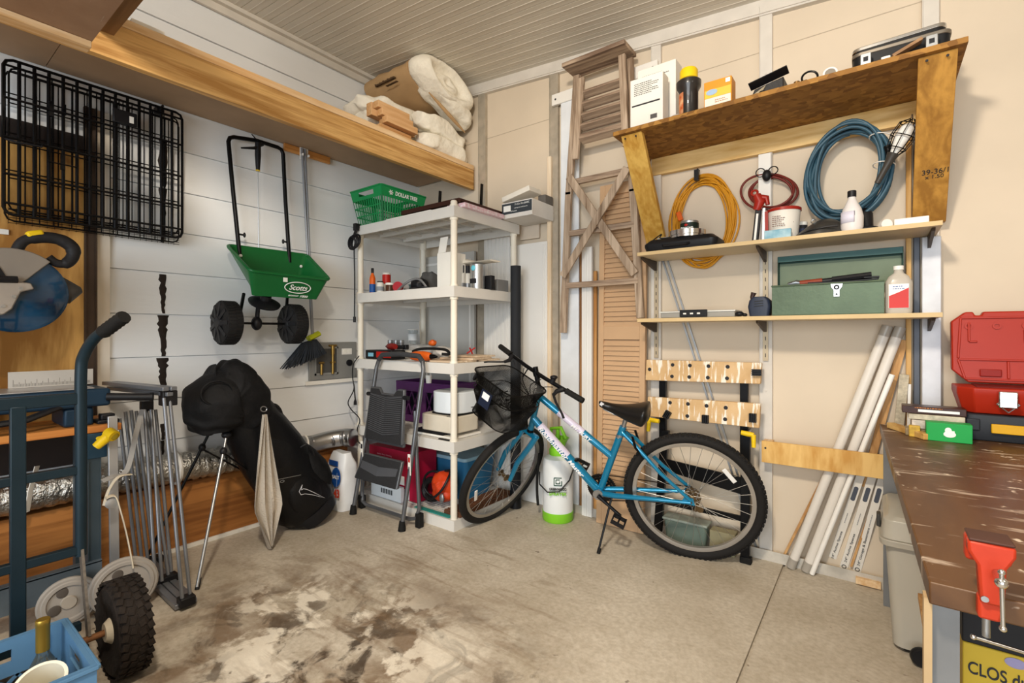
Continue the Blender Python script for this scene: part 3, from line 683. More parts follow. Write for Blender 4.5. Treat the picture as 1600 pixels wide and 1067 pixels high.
# swoosh-like outline on the front pocket
c0 = L(481, 771, -2.742)
sw = [(-.062, .055), (-.082, .02), (-.07, -.002), (-.045, -.003), (0, -.02), (.085, -.062), (.01, -.008), (-.035, .022), (-.055, .03), (-.068, .026), (-.066, .04)]
mb = MB(); mb.tube([c0+Vector((.012+.02*a*0, a*1.0+.02, b_+.01)) for a, b_ in sw], .0016, 5, closed=True); part('embroidered_mark', mb, mat('silver_thread', '#d5d5d8', .4), t)
mb = MB(); z_ = L(441, 752, -2.735); mb.ring(z_, (1, 0, 0), .012, .002, 16, 5, sx=.5, sy=1); mb.rod(L(420, 752, -2.74), L(470, 742, -2.74), .0018); part('zip', mb, STEEL, t)
mb = MB(); mb.tube(smoothpath([L(415, 640, -2.87), L(428, 633, -2.86), L(438, 643, -2.86), L(440, 665, -2.86)], 6), .012, 8); part('grab_handle', mb, BLK, t)
mb = MB(); mb.tube(smoothpath([L(468, 700, -2.80), L(478, 695, -2.78), L(487, 702, -2.78), L(490, 712, -2.80)], 5), .006, 8); part('pocket_clip', mb, BLK, t)
lt1 = Vector((-2.80, 1.165, .66)); lt2 = Vector((-2.95, 1.14, .66)); f1 = Vector((-2.554, .933, .0)); f2 = Vector((-3.03, .86, .0))
for a, b_, dk in ((lt1, f1, 0), (lt2, f2, 1)):
    mb = MB(); mb.rod(b_+Vector((0, 0, .012)), a, .0075); part('leg', mb, STEEL if not dk else BLKM, t)
    mb = MB(); mb.rod(b_, b_+(a-b_).normalized()*.05, .010); part('foot_cap', mb, BLK, t)
    mb = MB(); mb.ball(a+(b_-a)*.12, (.018, .018, .022)); part('leg_clamp', mb, BLK, t); mb = MB(); mb.ball(a, (.025, .025, .02)); part('leg_joint', mb, BLK, t)
mb = MB(); mb.tube([lt1+(f1-lt1)*.13, P0+d*.42-wz*.13, P0+d*.2-wz*.14], .005, 6); mb.tube([lt2+(f2-lt2)*.13, P0+d*.42-wz*.13+ux*-.04, P0+d*.2-wz*.14+ux*-.04], .005, 6); part('spring_strut', mb, BLKM, t)
# towel hanging from the bag
t = T('golf_towel', 'long beige towel hanging from a clip on the golf bag', 'towel', (-2.76, 1.36, .05))
TOW = mat('beige_towel', '#b8aea0', .95, var=.08, bump=.5, bs=120)
mb = MB(); rings = []
for i in range(22):
    u = i/21; pz = .76-.735*u; w_ = .012+.062*min(1, u*1.5) if u < .72 else .074*(1-(u-.72)/.30); cy = 1.315+.03*u-(.0 if u < .7 else .0); X = -2.685-.02*math.sin(u*3)
    rings.append([Vector((X+(.016+.006*u)*math.sin(3*PI*j/11*2+u*2), cy+w_*(j/11*2-1), pz-.02*u*math.sin(j*.9))) for j in range(12)]+[Vector((X-.008+(.016+.006*u)*math.sin(3*PI*j/11*2+u*2), cy+w_*(j/11*2-1), pz-.02*u*math.sin(j*.9))) for j in range(11, -1, -1)])
mb.loft(rings); part('cloth', mb, TOW, t)
mb = MB(); mb.ring((-2.70, 1.315, .79), (1, .3, 0), .014, .003, 16, 5, sy=1.5); part('clip_ring', mb, STEEL, t)

# --- folded metal rack (bundle of poles)
t = T('folded_camp_rack', 'folded grey tubular camp rack with black corner joints, beside the golf bag', 'folded rack', (-2.8, .85, 0))
GP = mat('grey_tube', '#83868c', .35, .6)
def rayX(px, py, X): return L(px, py, X)
bots = [((213, 879), (187, 654), -2.99), ((222, 877), (196, 643), -3.0), ((231, 875), (205, 641), -3.0), ((240, 872), (213, 642), -3.0),
        ((243, 910), (226, 640), -2.76), ((253, 908), (236, 640), -2.78), ((263, 900), (229, 640), -2.82), ((268, 895), (243, 640), -2.84),
        ((285, 938), (256, 622), -2.48), ((297, 931), (265, 622), -2.50)]
pols = []
def yz(px, Z0, X): return L(px[0], px[1], X)
for (b_, tp, Xb) in bots:
    pb = G(b_[0], b_[1], .045); tz = .90; 
    # the top lies on the wall side of the foot
    pt = L(tp[0], tp[1], max(pb.x-.17, -2.985) if pb.x < -2.8 else pb.x-.20)
    pols.append((pb, pt)); mb = MB(); mb.rod(pb, pt, .0075); part('pole', mb, GP, t)
def blk(c, sz): mb = MB(); mb.cb(c, sz); part('corner_joint', mb, BLK, t, bev=.004)
A = (pols[0][0]+pols[3][0])/2; Bq = (pols[4][0]+pols[7][0])/2; Cq = (pols[8][0]+pols[9][0])/2
for c, sz in ((A, (.05, .15, .035)), (Bq, (.05, .11, .035)), (Cq, (.05, .06, .04))): blk((c.x, c.y, .035), sz)
for dy in (-.03, 0, .03):
    mb = MB(); mb.bar(A+Vector((0, dy, -.02)), Bq+Vector((0, dy, -.025)), .026, .02); mb.bar(Bq+Vector((0, dy, -.025)), Cq+Vector((0, dy, -.025)), .026, .02); part('base_rail', mb, GP, t, bev=.002)
TA = pols[0][1]; TB = pols[9][1]
for dy, dz, k_ in ((-.02, .045, 0), (.012, .045, .02), (-.004, .02, .01)):
    mb = MB(); mb.bar(L(172, 598, -3.05)+Vector((k_, dy, dz-.045)), Vector((TB.x+.02, TB.y+dy, TB.z+dz)), .028, .018); part('top_rail', mb, GP, t, bev=.002)
blk(TB+Vector((-.02, 0, .0)), (.06, .06, .07)); blk(pols[6][1]+Vector((0, .0, .02)), (.04, .05, .05))

# --- folding luggage cart with grey wheels
t = T('folding_luggage_cart', 'folding aluminium luggage cart with grey wheels and a cream strap', 'luggage cart', (-2.64, .64, 0))
mb = MB(); mb.bar((-2.70, .66, .13), (-2.70, .652, .84), .034, .014, (1, 0, 0)); part('upright', mb, ALU, t, bev=.002)
for (c, r_) in (((-2.585, .665, .122), .12), ((-2.66, .50, .10), .10)):
    GW = mat('grey_rubber', '#9c958d', .7)
    mb = MB(); mb.lathe([(r_-.034, -.006), (r_-.030, -.015), (r_-.018, -.015), (r_-.014, -.011), (r_-.006, -.011), (r_, -.005), (r_, .005), (r_-.006, .011), (r_-.014, .011), (r_-.018, .015), (r_-.030, .015), (r_-.034, .006)], c, (1, -.15, 0), 36)
    mb.loft([[Vector((0,0,0))]*3]*2) if 0 else None
    o = part('wheel', mb, GW, t)
    mb = MB(); mb.lathe([(r_-.033, -.004), (r_-.033, .004), (.028, .004), (.024, .014), (.0, .014), (0, -.014), (.024, -.014), (.028, -.004)], c, (1, -.15, 0), 30)
    part('wheel_disc', mb, mat('pale_wheel', '#a59c90', .6), o)
    for a in range(4):
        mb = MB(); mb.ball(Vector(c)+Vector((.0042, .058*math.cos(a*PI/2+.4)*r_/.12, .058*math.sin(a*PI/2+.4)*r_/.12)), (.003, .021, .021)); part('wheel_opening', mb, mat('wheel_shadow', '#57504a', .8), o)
STR = mat('cream_strap', '#cfc3ad', .9, var=.08)
mb = MB(); sp = smoothpath([L(222, 640, -2.80), L(212, 680, -2.72), L(198, 735, -2.66), L(175, 745, -2.64), L(160, 752, -2.63)], 6); mb.tube(sp, .012, 6, flat=.2); part('strap', mb, mat('grey_strap', '#8f8c88', .9), t)
mb = MB(); sp = smoothpath([L(205, 741, -2.63), L(185, 745, -2.62), L(170, 765, -2.62), L(162, 790, -2.61)], 6); mb.tube(sp, .012, 6, flat=.25); part('strap', mb, STR, t)
mb = MB(); sp = smoothpath([L(165, 778, -2.6), L(180, 775, -2.6), L(189, 800, -2.59), L(198, 835, -2.59), L(206, 875, -2.57), L(208, 888, -2.56)], 6); mb.tube(sp, .017, 6, flat=.2); part('strap', mb, STR, t)
mb = MB(); mb.lathe([(.022, 0), (.022, .02), (.01, .024)], L(172, 785, -2.62), (1, 0, 0), 18); part('strap_reel', mb, ALU, t)

# --- workbench under the mitre saw
WS = wood('orange_worktop', '#a9662e', '#d2924e', 'Y', .5, 8, False, .1)
BST = mat('blue_grey_steel', '#47545c', .45, .5, var=.15)
t = T('folding_work_stand', 'folding work stand with an orange wooden top and blue-grey steel legs under the saw', 'work stand', (-2.88, .3, 0))
mb = MB(); mb.box(-2.86, -2.72, -.35, .69, .772, .803); part('top_board', mb, WS, t, bev=.003)
mb = MB(); mb.box(-3.07, -2.90, -.35, .69, .772, .803); part('top_board', mb, WS, t, bev=.003)
for y in (.575, -.28):
    for x in (-2.745, -2.955):
        mb = MB(); mb.box(x-.03, x+.012, y, y+.045, .004, .77); mb.box(x+.012, x+.016, y, y+.004, .004, .77); mb.box(x+.012, x+.016, y+.041, y+.045, .004, .77); part('leg', mb, BST, t)
mb = MB(); mb.box(-2.725, -2.718, -.33, .62, .10, .21); mb.box(-2.75, -2.718, -.33, .62, .205, .215); part('step_rail', mb, mat('worn_steel', '#6d7880', .5, .4, var=.25, vs=9, col2='#5a646b'), t)
mb = MB(); mb.box(-2.76, -2.722, .55, .64, .66, .77); part('clamp_bracket', mb, mat('blue_bracket', '#2a4557', .5, .3), t, bev=.003)
mb = MB(); mb.rod(L(172, 681, -2.66), (-2.73, .605, .745), .008)
q0 = L(172, 679, -2.655); q1 = L(150, 698, -2.67)
mb.tube([q1, q1.lerp(q0, .5), q0], [.017, .020, .022], 12); mb.rod(q0+Vector((-.01, -.005, .01)), q0+Vector((.022, .01, -.006)), .024); part('clamp_handle', mb, YEL, t)
mb = MB(); mb.ball(q0+Vector((.023, .0105, -.006)), (.004, .015, .015)); part('handle_socket', mb, mat('dark_yellow', '#8c7510', .6), t)
mb = MB(); mb.box(-2.83, -2.745, .612, .69, .804, .82); mb.box(-2.80, -2.75, .625, .675, .82, .845); part('bench_dog', mb, BLK, t, bev=.004)

# --- mitre saw
NB = mat('blue_casting', '#1d3448', .42, .25, var=.15)
SIL = mat('grey_casting', '#8d867e', .4, .35, var=.08)
t = T('mitre_saw', 'mitre saw with dark blue guard and black D-handle, standing on the work stand', 'mitre saw', (-2.87, .35, .8035))
mb = MB(); mb.box(-2.99, -2.73, -.1, .655, .885, .963); mb.box(-2.98, -2.75, .50, .60, .8035, .885); mb.box(-2.98, -2.75, -.05, .05, .8035, .885); part('saw_base', mb, NB, t, bev=.012, seg=3)
mb = MB(); mb.box(-2.99, -2.74, -.08, .60, .9635, .969); part('base_plate', mb, ALU, t, bev=.002)
mb = MB(); mb.tube([(-2.85, -.08, .90), (-2.74, .0, .84), (-2.695, .2, .845), (-2.70, .38, .86), (-2.75, .50, .90)], .016, 8, flat=.8); part('turntable_arm', mb, BLK, t)
mb = MB(); mb.rod((-2.73, .64, .925), (-2.66, .78, .915), .017); mb.rod((-2.66, .78, .915), (-2.655, .79, .915), .02); part('mitre_grip', mb, BLK, t)
mb = MB(); mb.box(-2.955, -2.95, .36, .64, .97, 1.04); mb.add([(-2.95, .36, .97), (-2.95, .375, 1.04), (-2.95, .36, 1.04)], [(0, 1, 2)]) if 0 else None
fo = part('fence', mb, mat('brushed_fence', '#c9c7c3', .4, .5, var=.05), t)
mb = MB()
for i in range(56): y = .375+.0046*i; h_ = .03 if i % 8 == 0 else (.02 if i % 4 == 0 else .012); mb.box(-2.9499, -2.9492, y, y+.0009, .976, .976+h_)
part('scale_marks', mb, INK, fo)
XS = -2.84
c = L(24, 457, XS); R_ = .166
mb = MB(); mb.lathe([(0, -.022), (R_*.9, -.022), (R_*.985, -.012), (R_, 0), (R_*.985, .012), (R_*.9, .022), (0, .022)], c, (1, 0, 0), 56)
part('blade_guard', mb, mat('blue_guard', '#0a1f33', .15, coat=.6, var=.15, vs=7, col2='#154668'), t)
mb = MB(); mb.ring(c, (1, 0, 0), R_*.86, .018, 40, 8, a0=-.9+PI/2*0, a1=1.1); part('guard_rib', mb, mat('blue_rib', '#2f6288', .15, coat=.6), t)
# upper housing (half disc, silver)
def fan(r0, r1, a0, a1, n=22): return [(r1*math.cos(a0+(a1-a0)*i/n), r1*math.sin(a0+(a1-a0)*i/n)) for i in range(n+1)]+[(r0*math.cos(a1+(a0-a1)*i/n), r0*math.sin(a1+(a0-a1)*i/n)) for i in range(n+1)]
mb = MB(); mb.prism([(q*1, w) for q, w in fan(.03, .173, .85, 3.6)], c+Vector((-.03, -.012, .006)), (0, 1, 0), (0, 0, 1), (.062, 0, 0)); part('upper_housing', mb, SIL, t, bev=.010, seg=3)
mb = MB(); mb.prism([(-.11, .09), (.0, .10), (.02, .06), (-.10, .05)], c+Vector((.033, -.05, .0)), (0, 1, 0), (0, 0, 1), (.003, 0, 0)); part('data_plate', mb, BLK, t)
text('POWER', c+Vector((.037, -.095, .075)), (0, 1, 0), (0, .1, 1), .018, YEL, t, w=.08)
mb = MB(); mb.prism([(-.11, .07), (.05, .06), (.06, .035), (.02, .02), (-.005, -.05), (-.03, -.075), (-.09, -.07), (-.115, 0)], c+Vector((.034, -.01, -.02)), (0, 1, 0), (0, 0, 1), (.014, 0, 0)); lp = part('guard_link', mb, mat('bare_casting', '#a8a19a', .35, .5), t, bev=.005)
mb = MB()
for a_, b_ in ((.02, .035), (.0, .0), (-.03, -.04), (-.06, -.055)): mb.lathe([(.007, 0), (.007, .004)], c+Vector((.048, -.01+a_, -.02+b_)), (1, 0, 0), 8)
part('screw', mb, STEEL, lp)
mb = MB(); mb.tube([c+Vector((.055, -.17, -.02)), c+Vector((.055, -.08, .045)), c+Vector((.05, .0, .05))], .014, 8); part('linkage_arm', mb, BLK, t)
mb = MB(); mb.cb(c+Vector((.04, -.14, -.085)), (.05, .06, .05)); part('lock_lever', mb, YEL, t, bev=.006)
mb = MB(); mb.tube(smoothpath([L(22, 402, XS), L(35, 378, XS), L(62, 371, XS), L(92, 374, XS), L(112, 386, XS), L(114, 400, XS), L(104, 411, XS), L(88, 411, XS), L(75, 402, XS)], 5), [.020]*8+[.024]*8+[.026]*8+[.023]*8+[.018]*9, 12)
part('d_handle', mb, mat('grip_black', '#232224', .6, bump=.2), t)
mb = MB(); mb.cb(L(54, 370, XS)+Vector((.0, 0, .012)), (.045, .055, .026), Matrix.Rotation(.35, 4, 'X')); part('trigger', mb, YEL, t, bev=.008)
mb = MB(); mb.tube([L(90, 452, XS-.05), L(108, 456, XS-.05), L(127, 453, XS-.05)], [.060, .052, .014], 16); part('motor_cap', mb, mat('dark_grey_plastic', '#4a4745', .5), t)
mb = MB(); mb.bar(c+Vector((-.05, -.14, -.05)), (-2.93, -.12, .95), .07, .09, (1, 0, 0)); part('pivot_arm', mb, BLK, t, bev=.01)

# --- hand truck
HB = mat('blue_paint', '#1a2a33', .4, .25, var=.12, vs=8)
RST = mat('mottled_steel', '#6f675e', .6, .5, var=.3, vs=60)
t = T('hand_truck', 'dark blue hand truck with black grips and chunky rubber tyres, in front of the saw', 'hand truck', (-2.2, .3, 0))
for y in (.455, -.02):
    s_ = 1 if y > .3 else -1
    mb = MB(); mb.tube(smoothpath([Vector((-2.25, y, .42)), Vector((-2.25, y, .8)), Vector((-2.25, y, 1.06)), Vector((-2.235, y+.006*s_, 1.13)), Vector((-2.185, y+.025*s_, 1.19)), Vector((-2.14, y+.045*s_, 1.215))], 6), .0175, 14); part('side_tube', mb, HB, t)
    g0 = Vector((-2.155, y+.038*s_, 1.207)); g1 = Vector((-2.06, y+.075*s_, 1.262))
    mb = MB(); mb.tube([g0.lerp(g1, i/12) for i in range(13)], [.021+.0025*(i % 2) for i in range(12)]+[.022], 12); part('hand_grip', mb, RUB, t)
    mb = MB(); mb.bar((-2.245, y, .44), (-2.15, y+.0*s_, .17), .034, .008, (0, 1, 0)); part('wheel_strut', mb, RST, t)
mb = MB(); mb.box(-2.262, -2.236, .278, .316, .16, .965); part('centre_bar', mb, HB, t, bev=.003)
for z, h_ in ((.975, .040), (.723, .03), (.440, .03), (.17, .03)):
    mb = MB(); mb.box(-2.266, -2.238, -.02, .455, z-h_/2, z+h_/2); part('cross_bar', mb, HB, t, bev=.003)
mb = MB(); mb.box(-2.262, -2.235, -.04, .475, .02, .10); part('lower_plate', mb, RST, t, bev=.003)
mb = MB(); mb.box(-2.46, -2.255, -.04, .475, .003, .012); part('toe_plate', mb, HB, t)
mb = MB(); mb.rod((-2.144, -.15, .163), (-2.144, .575, .163), .011); part('axle', mb, mat('rusty_steel', '#7c5436', .7, .4, var=.3, vs=30), t)
for y in (.55, -.12):
    c = Vector((-2.144, y, .163)); W_ = .048
    mb = MB(); mb.lathe([(.075, -W_*.8), (.105, -W_), (.140, -W_), (.157, -W_*.72), (.1615, -W_*.3), (.1615, W_*.3), (.157, W_*.72), (.140, W_), (.105, W_), (.075, W_*.8)], c, (0, 1, 0), 48)
    for i in range(34):
        a = 2*PI*i/34
        for q, dy in ((0, -.036), (.09, -.012), (0, .012), (.09, .036)):
            aa = a+q; mb.cb(c+Vector((.1600*math.cos(aa), dy, .1600*math.sin(aa))), (.010, .018, .021), Matrix.Rotation(-aa, 4, 'Y') @ Matrix.Rotation(.3 if dy > 0 else -.3, 4, 'X'))
    mb.v = [Vector((v.x, v.y, max(v.z, .001))) for v in mb.v]
    o = part('tyre', mb, mat('tyre_rubber', '#211a15', .85, var=.3, vs=30, bump=.3), t)
    s_ = -1 if y > .3 else 1
    mb = MB(); mb.lathe([(.078, -.03*s_), (.078, .025*s_), (.05, .03*s_), (.03, .055*s_), (0, .055*s_)], c, (0, 1, 0), 24); part('rim', mb, mat('cream_rim', '#cbbfa8', .5), o)

# --- milk crate with a bottle and a cup in it
CB = mat('crate_blue', '#547ca0', .5, var=.08, vs=5)
t = T('plastic_milk_crate', 'light blue plastic milk crate on the floor in the bottom left corner', 'milk crate', (-1.92, .2, 0))
x0, x1, y0, y1, H = -2.10, -1.736, .015, .385, .28; th = .012
mb = MB()
def crate_side(fn, L_, name, solid_top=.11):
    mb = MB()
    def bx(a0, a1, z0, z1): p = [fn(a, b_, z) for a in (a0, a1) for b_ in (0, th) for z in (z0, z1)]; mb.add(p, [(0,1,3,2),(4,6,7,5),(0,4,5,1),(2,3,7,6),(0,2,6,4),(1,5,7,3)])
    bx(0, L_, 0, .02); bx(0, .02, .02, H); bx(L_-.02, L_, .02, H); bx(.02, L_-.02, H-.012, H)
    if solid_top: bx(.02, L_*.33, H-solid_top, H-.012); bx(L_*.67, L_-.02, H-solid_top, H-.012); bx(L_*.33, L_*.67, H-solid_top, H-.07); bx(L_*.33, L_*.67, H-.03, H-.012)
    n = 7; zt = H-solid_top
    for i in range(-3, n):
        for sg in (1, -1):
            a0 = .02+(L_-.04)*i/n; a1 = a0+(zt-.02)
            if sg < 0: a0, a1 = a1, a0
            pa, pb = fn(a0, th/2, .02), fn(a1, th/2, zt)
            # clip to the panel
            def cl(a0, z0, a1, z1):
                lo, hi = .02, L_-.02; pts = []
                for (a, z, b_, w) in ((a0, z0, a1, z1), (a1, z1, a0, z0)):
                    if a < lo: z = z+(lo-a)/(b_-a)*(w-z); a = lo
                    if a > hi: z = z+(hi-a)/(b_-a)*(w-z); a = hi
                    pts.append((a, z))
                return pts
            if max(a0, a1) <= .02 or min(a0, a1) >= L_-.02: continue
            (p, z0_), (q, z1_) = cl(a0, .02, a1, zt)
            if abs(p-q) < .01: continue
            mb.bar(fn(p, th/2, z0_), fn(q, th/2, z1_), .009, .008)
    part(name, mb, CB, t, smooth=False)
crate_side(lambda a, b_, z: Vector((x0+b_, y0+a, z)), y1-y0, 'crate_side')
crate_side(lambda a, b_, z: Vector((x1-b_, y0+a, z)), y1-y0, 'crate_side')
crate_side(lambda a, b_, z: Vector((x0+th+a, y1-b_, z)), x1-x0-2*th, 'crate_side')
crate_side(lambda a, b_, z: Vector((x0+th+a, y0+b_, z)), x1-x0-2*th, 'crate_side')
mb = MB(); mb.box(x0+th, x1-th, y0+th, y1-th, .001, .012); part('crate_floor', mb, CB, t)
mb = MB()
for a, b_ in (((x0-.004, y0-.004), (x1+.004, y0-.004)), ((x1+.004, y0-.004), (x1+.004, y1+.004)), ((x1+.004, y1+.004), (x0-.004, y1+.004)), ((x0-.004, y1+.004), (x0-.004, y0-.004))): mb.bar((a[0], a[1], H-.006), (b_[0], b_[1], H-.006), .010, .012)
part('rim', mb, CB, t, bev=.003)
t = T('wine_bottle', 'clear glass bottle with a gold foil neck standing in the milk crate', 'bottle', (-1.93, .27, .013))
bc = Vector((-2.03, .322, .0335))
mb = MB(); mb.lathe([(.0, 0), (.036, .0), (.038, .01), (.036, .13), (.030, .165), (.0155, .195), (.0148, .22)], bc, (0, 0, 1), 24); part('glass_body', mb, mat('clear_glass', '#c5d0cc', .05, trans=.92, var=0), t)
mb = MB(); mb.lathe([(.0165, .205), (.0168, .285), (.0175, .287), (.0175, .297), (.016, .30), (0, .30)], bc, (0, 0, 1), 24); part('foil_neck', mb, mat('gold_foil', '#a8893a', .35, .7), t)
t = T('white_cup', 'white round tub with a cream inside lying tilted in the milk crate', 'tub', (-1.88, .32, .07))
axc = Vector((.42, -.22, .88)).normalized(); cc = Vector((-1.822, .283, .252))-axc*.062
mb = MB(); mb.lathe([(0, -.13), (.040, -.13), (.054, .055), (.058, .055), (.058, .062), (.050, .062), (.038, -.123), (0, -.123)], cc, axc, 32); part('tub_wall', mb, mat('cream_white', '#e9e2cf', .4), t)
mb = MB(); mb.box(x0+.03, x1-.03, y0+.03, y1-.03, .013, .033); one('folded_cloth', mb, mat('dark_cloth', '#4a3c34', .9, bump=.5), 'dark brown folded cloth on the floor of the milk crate', 'cloth', bev=.01)

mb = MB(); q = L(3, 362, -3.184); mb.box(-3.186, -3.176, q.y-.03, q.y+.022, q.z-.012, q.z+.012); one('white_wall_clip', mb, WHT, 'small white clip on the plywood above the saw handle', 'clip', bev=.002)
t = T('perforated_strap', 'white perforated hanger strap around the foil duct behind the hand truck', 'strap', (-3.0, .45, .4))
mb = MB(); mb.tube([L(58, 728, -2.985), L(48, 765, -2.985), L(42, 800, -2.99)], .016, 6, flat=.15); part('strap_band', mb, WHT, t)
# ================================================================ PLASTIC SHELVING UNIT AND ITS CONTENTS
SHC = mat('shelf_plastic', '#dad7d1', .5, var=.03)
POSTC = mat('post_plastic', '#e8e1d2', .5, var=.08, vs=4)
SX0, SX1, SY0, SY1 = -3.045, -2.045, 2.14, 2.815
DZ = (0.0, .478, .959, 1.433, 1.922); DT = .066
t = T('plastic_shelving', 'beige plastic shelving unit with five slatted decks standing in the corner', 'shelving', (-2.545, 2.48, 0))
for k_, z in enumerate(DZ):
    mb = MB(); o = .012
    top = z+DT
    for (a0, a1, b0, b1) in ((SX0, SX1, SY0, SY0+o), (SX0, SX1, SY1-o, SY1), (SX0, SX0+o, SY0+o, SY1-o), (SX1-o, SX1, SY0+o, SY1-o)): mb.box(a0, a1, b0, b1, z, top)
    for (a0, a1, b0, b1) in ((SX0+o, SX1-o, SY0+o, SY0+.05), (SX0+o, SX1-o, SY1-.05, SY1-o), (SX0+o, SX0+.05, SY0+.05, SY1-.05), (SX1-.05, SX1-o, SY0+.05, SY1-.05)): mb.box(a0, a1, b0, b1, top-.01, top-.001)
    n = 24
    for i in range(n):
        y = SY0+.055+(SY1-SY0-.11)*i/(n-1); mb.box(SX0+.05, SX1-.05, y-.0050, y+.0050, top-.014, top-.003)
    for i in range(6): x = SX0+.05+(SX1-SX0-.10)*i/5; mb.box(x-.008, x+.008, SY0+.05, SY1-.05, top-.03, top-.004)
    for i in range(2): y = SY0+(SY1-SY0)*(.33+.34*i); mb.box(SX0+.02, SX1-.02, y-.012, y+.012, top-.045, top-.004)
    part('deck', mb, SHC, t, smooth=False)
for x in (SX0+.03, SX1-.03):
    for y in (SY0+.03, SY1-.03):
        zt = 1.98 if x < -2.5 and y < 2.4 else 2.02; mb = MB(); mb.rod((x, y, .02), (x, y, zt), .021, n=16)
        for z in DZ[1:]: mb.rod((x, y, z-.015), (x, y, min(zt, z+DT+.012)), .026, n=16)
        mb.rod((x, y, zt), (x, y, zt+.008), .021, .015, 16)
        part('post', mb, POSTC, t)
RZ = [z+DT+.0005 for z in DZ]
def X_(px, Y): return B(px, 500, Y).x
def Z_(px, py, Y): return B(px, py, Y).z
def bottle_prof(r, h, neck=.35, sh=.62): return [(0, 0), (r*.92, 0), (r, r*.1), (r, h*sh), (r*.75, h*(sh+.12)), (r*neck, h*(sh+.2)), (r*neck, h*.92), (r*neck, h*.92)]
def vessel(name, x, y, z, prof, m, label, cat, group=None, capm=None, cap=None, band=None, bandm=None, n=24, capname='cap'):
    t = T(name, label, cat, (x, y, z), group)
    mb = MB(); mb.lathe(prof, (x, y, z), n=n); part('body', mb, m, t)
    if cap: mb = MB(); mb.lathe([(0, cap[1]), (cap[0], cap[1]), (cap[0], cap[2]), (cap[0]*.85, cap[2]+.002), (0, cap[2]+.002)], (x, y, z), n=n); part(capname, mb, capm, t)
    if band:
        mb = MB(); mb.lathe([(band[0], band[1]), (band[0]+.0012, band[1]), (band[0]+.0012, band[2]), (band[0], band[2])], (x, y, z), n=n, caps=False); part('label_band', mb, bandm, t)
    return t
def boxy(name, x0, x1, y0, y1, z0, z1, m, label, cat, group=None, bev=.003, rz=0):
    c = Vector(((x0+x1)/2, (y0+y1)/2, z0)); mb = MB(Matrix.Translation(c) @ Matrix.Rotation(rz, 4, 'Z') @ Matrix.Translation(-c)); mb.box(x0, x1, y0, y1, z0, z1)
    return one(name, mb, m, label, cat, group, bev=bev)
random.seed(11)
# ---- top deck
z = RZ[4]
GB = mat('basket_green', '#138548', .45, var=.05)
t = T('shopping_basket', 'green plastic shopping basket on the top deck of the shelving', 'basket', (-2.865, 2.31, z))
bx0, bx1, by0, by1 = -3.0, -2.73, 2.15, 2.47; tx0, tx1, ty0, ty1, H = -3.035, -2.69, 2.10, 2.51, .235
mb = MB(); mb.box(bx0, bx1, by0, by1, z+.001, z+.008)
def bs(u, w, s):  # side point: u along, w up 0..1
    b0, b1 = [(Vector((bx0, by0, 0)), Vector((bx1, by0, 0))), (Vector((bx1, by0, 0)), Vector((bx1, by1, 0))), (Vector((bx1, by1, 0)), Vector((bx0, by1, 0))), (Vector((bx0, by1, 0)), Vector((bx0, by0, 0)))][s]
    t0, t1 = [(Vector((tx0, ty0, 0)), Vector((tx1, ty0, 0))), (Vector((tx1, ty0, 0)), Vector((tx1, ty1, 0))), (Vector((tx1, ty1, 0)), Vector((tx0, ty1, 0))), (Vector((tx0, ty1, 0)), Vector((tx0, ty0, 0)))][s]
    return b0.lerp(b1, u).lerp(t0.lerp(t1, u), w)+Vector((0, 0, z+.004+H*w))
for s in range(4):
    n = 13 if s % 2 == 0 else 16
    for i in range(n+1): mb.bar(bs(i/n, 0, s), bs(i/n, .72, s), .008 if i not in (0, n) else .016, .004)
    for w in (.24, .48): mb.bar(bs(0, w, s), bs(1, w, s), .004, .008)
    e = [bs(0, .70, s), bs(1, .70, s), bs(1, .99, s), bs(0, .99, s)]; nn = (e[1]-e[0]).cross(e[3]-e[0]).normalized()*.003
    if s % 2 == 0:
        for ua, ub, wa, wb in ((0, .25, .7, .99), (.75, 1, .7, .99), (.25, .75, .7, .80), (.25, .75, .93, .99)):
            e = [bs(ua, wa, s), bs(ub, wa, s), bs(ub, wb, s), bs(ua, wb, s)]; mb.loft([[q-nn for q in e], [q+nn for q in e]])
    else: mb.loft([[q-nn for q in e], [q+nn for q in e]])
part('basket_body', mb, GB, t, smooth=False)
mb = MB()
for s in range(4): mb.bar(bs(0, 1, s), bs(1, 1, s), .018, .010)
part('rim', mb, GB, t, bev=.003)
text('DOLLAR TREE', bs(.55, .84, 1)+Vector((.006, 0, 0)), (0, 1, 0), (.15, 0, 1), .028, INKW, t, w=.20, bold=.02)
mb = MB(); q = bs(.20, .84, 1)+Vector((.006, 0, 0))
for i in range(6): mb.bar(q, q+Vector((0, .018*math.cos(i*PI/3), .018*math.sin(i*PI/3))), .006, .002, (1, 0, 0))
part('logo_mark', mb, INKW, t)
mb = MB(); puff(mb, (-2.648, 2.60, z+.05), (.034, .13, .035), .7); lumpy(mb, .012, 14, 3); clampv(mb, z0=z+.001)
one('blue_cloth', mb, mat('blue_cloth', '#1d2f80', .8, bump=.4), 'crumpled bright blue cloth between the green basket and the brown tray', 'cloth')
DBR = mat('dark_brown_wood', '#3d2119', .5, var=.15)
t = T('brown_tray', 'thin dark brown tray board lying across the top deck', 'tray', (-2.35, 2.45, z+.02))
mb = MB(Matrix.Rotation(0, 4, 'Z')); mb.box(-2.60, -2.06, 2.215, 2.74, z+.035, z+.045); part('board', mb, DBR, t)
mb = MB()
for a in ((-2.60, -2.06, 2.20, 2.215), (-2.60, -2.06, 2.735, 2.75), (-2.60, -2.585, 2.215, 2.735), (-2.075, -2.06, 2.215, 2.735)): mb.box(a[0], a[1], a[2], a[3], z+.033, z+.062)
part('lip', mb, DBR, t, bev=.002)
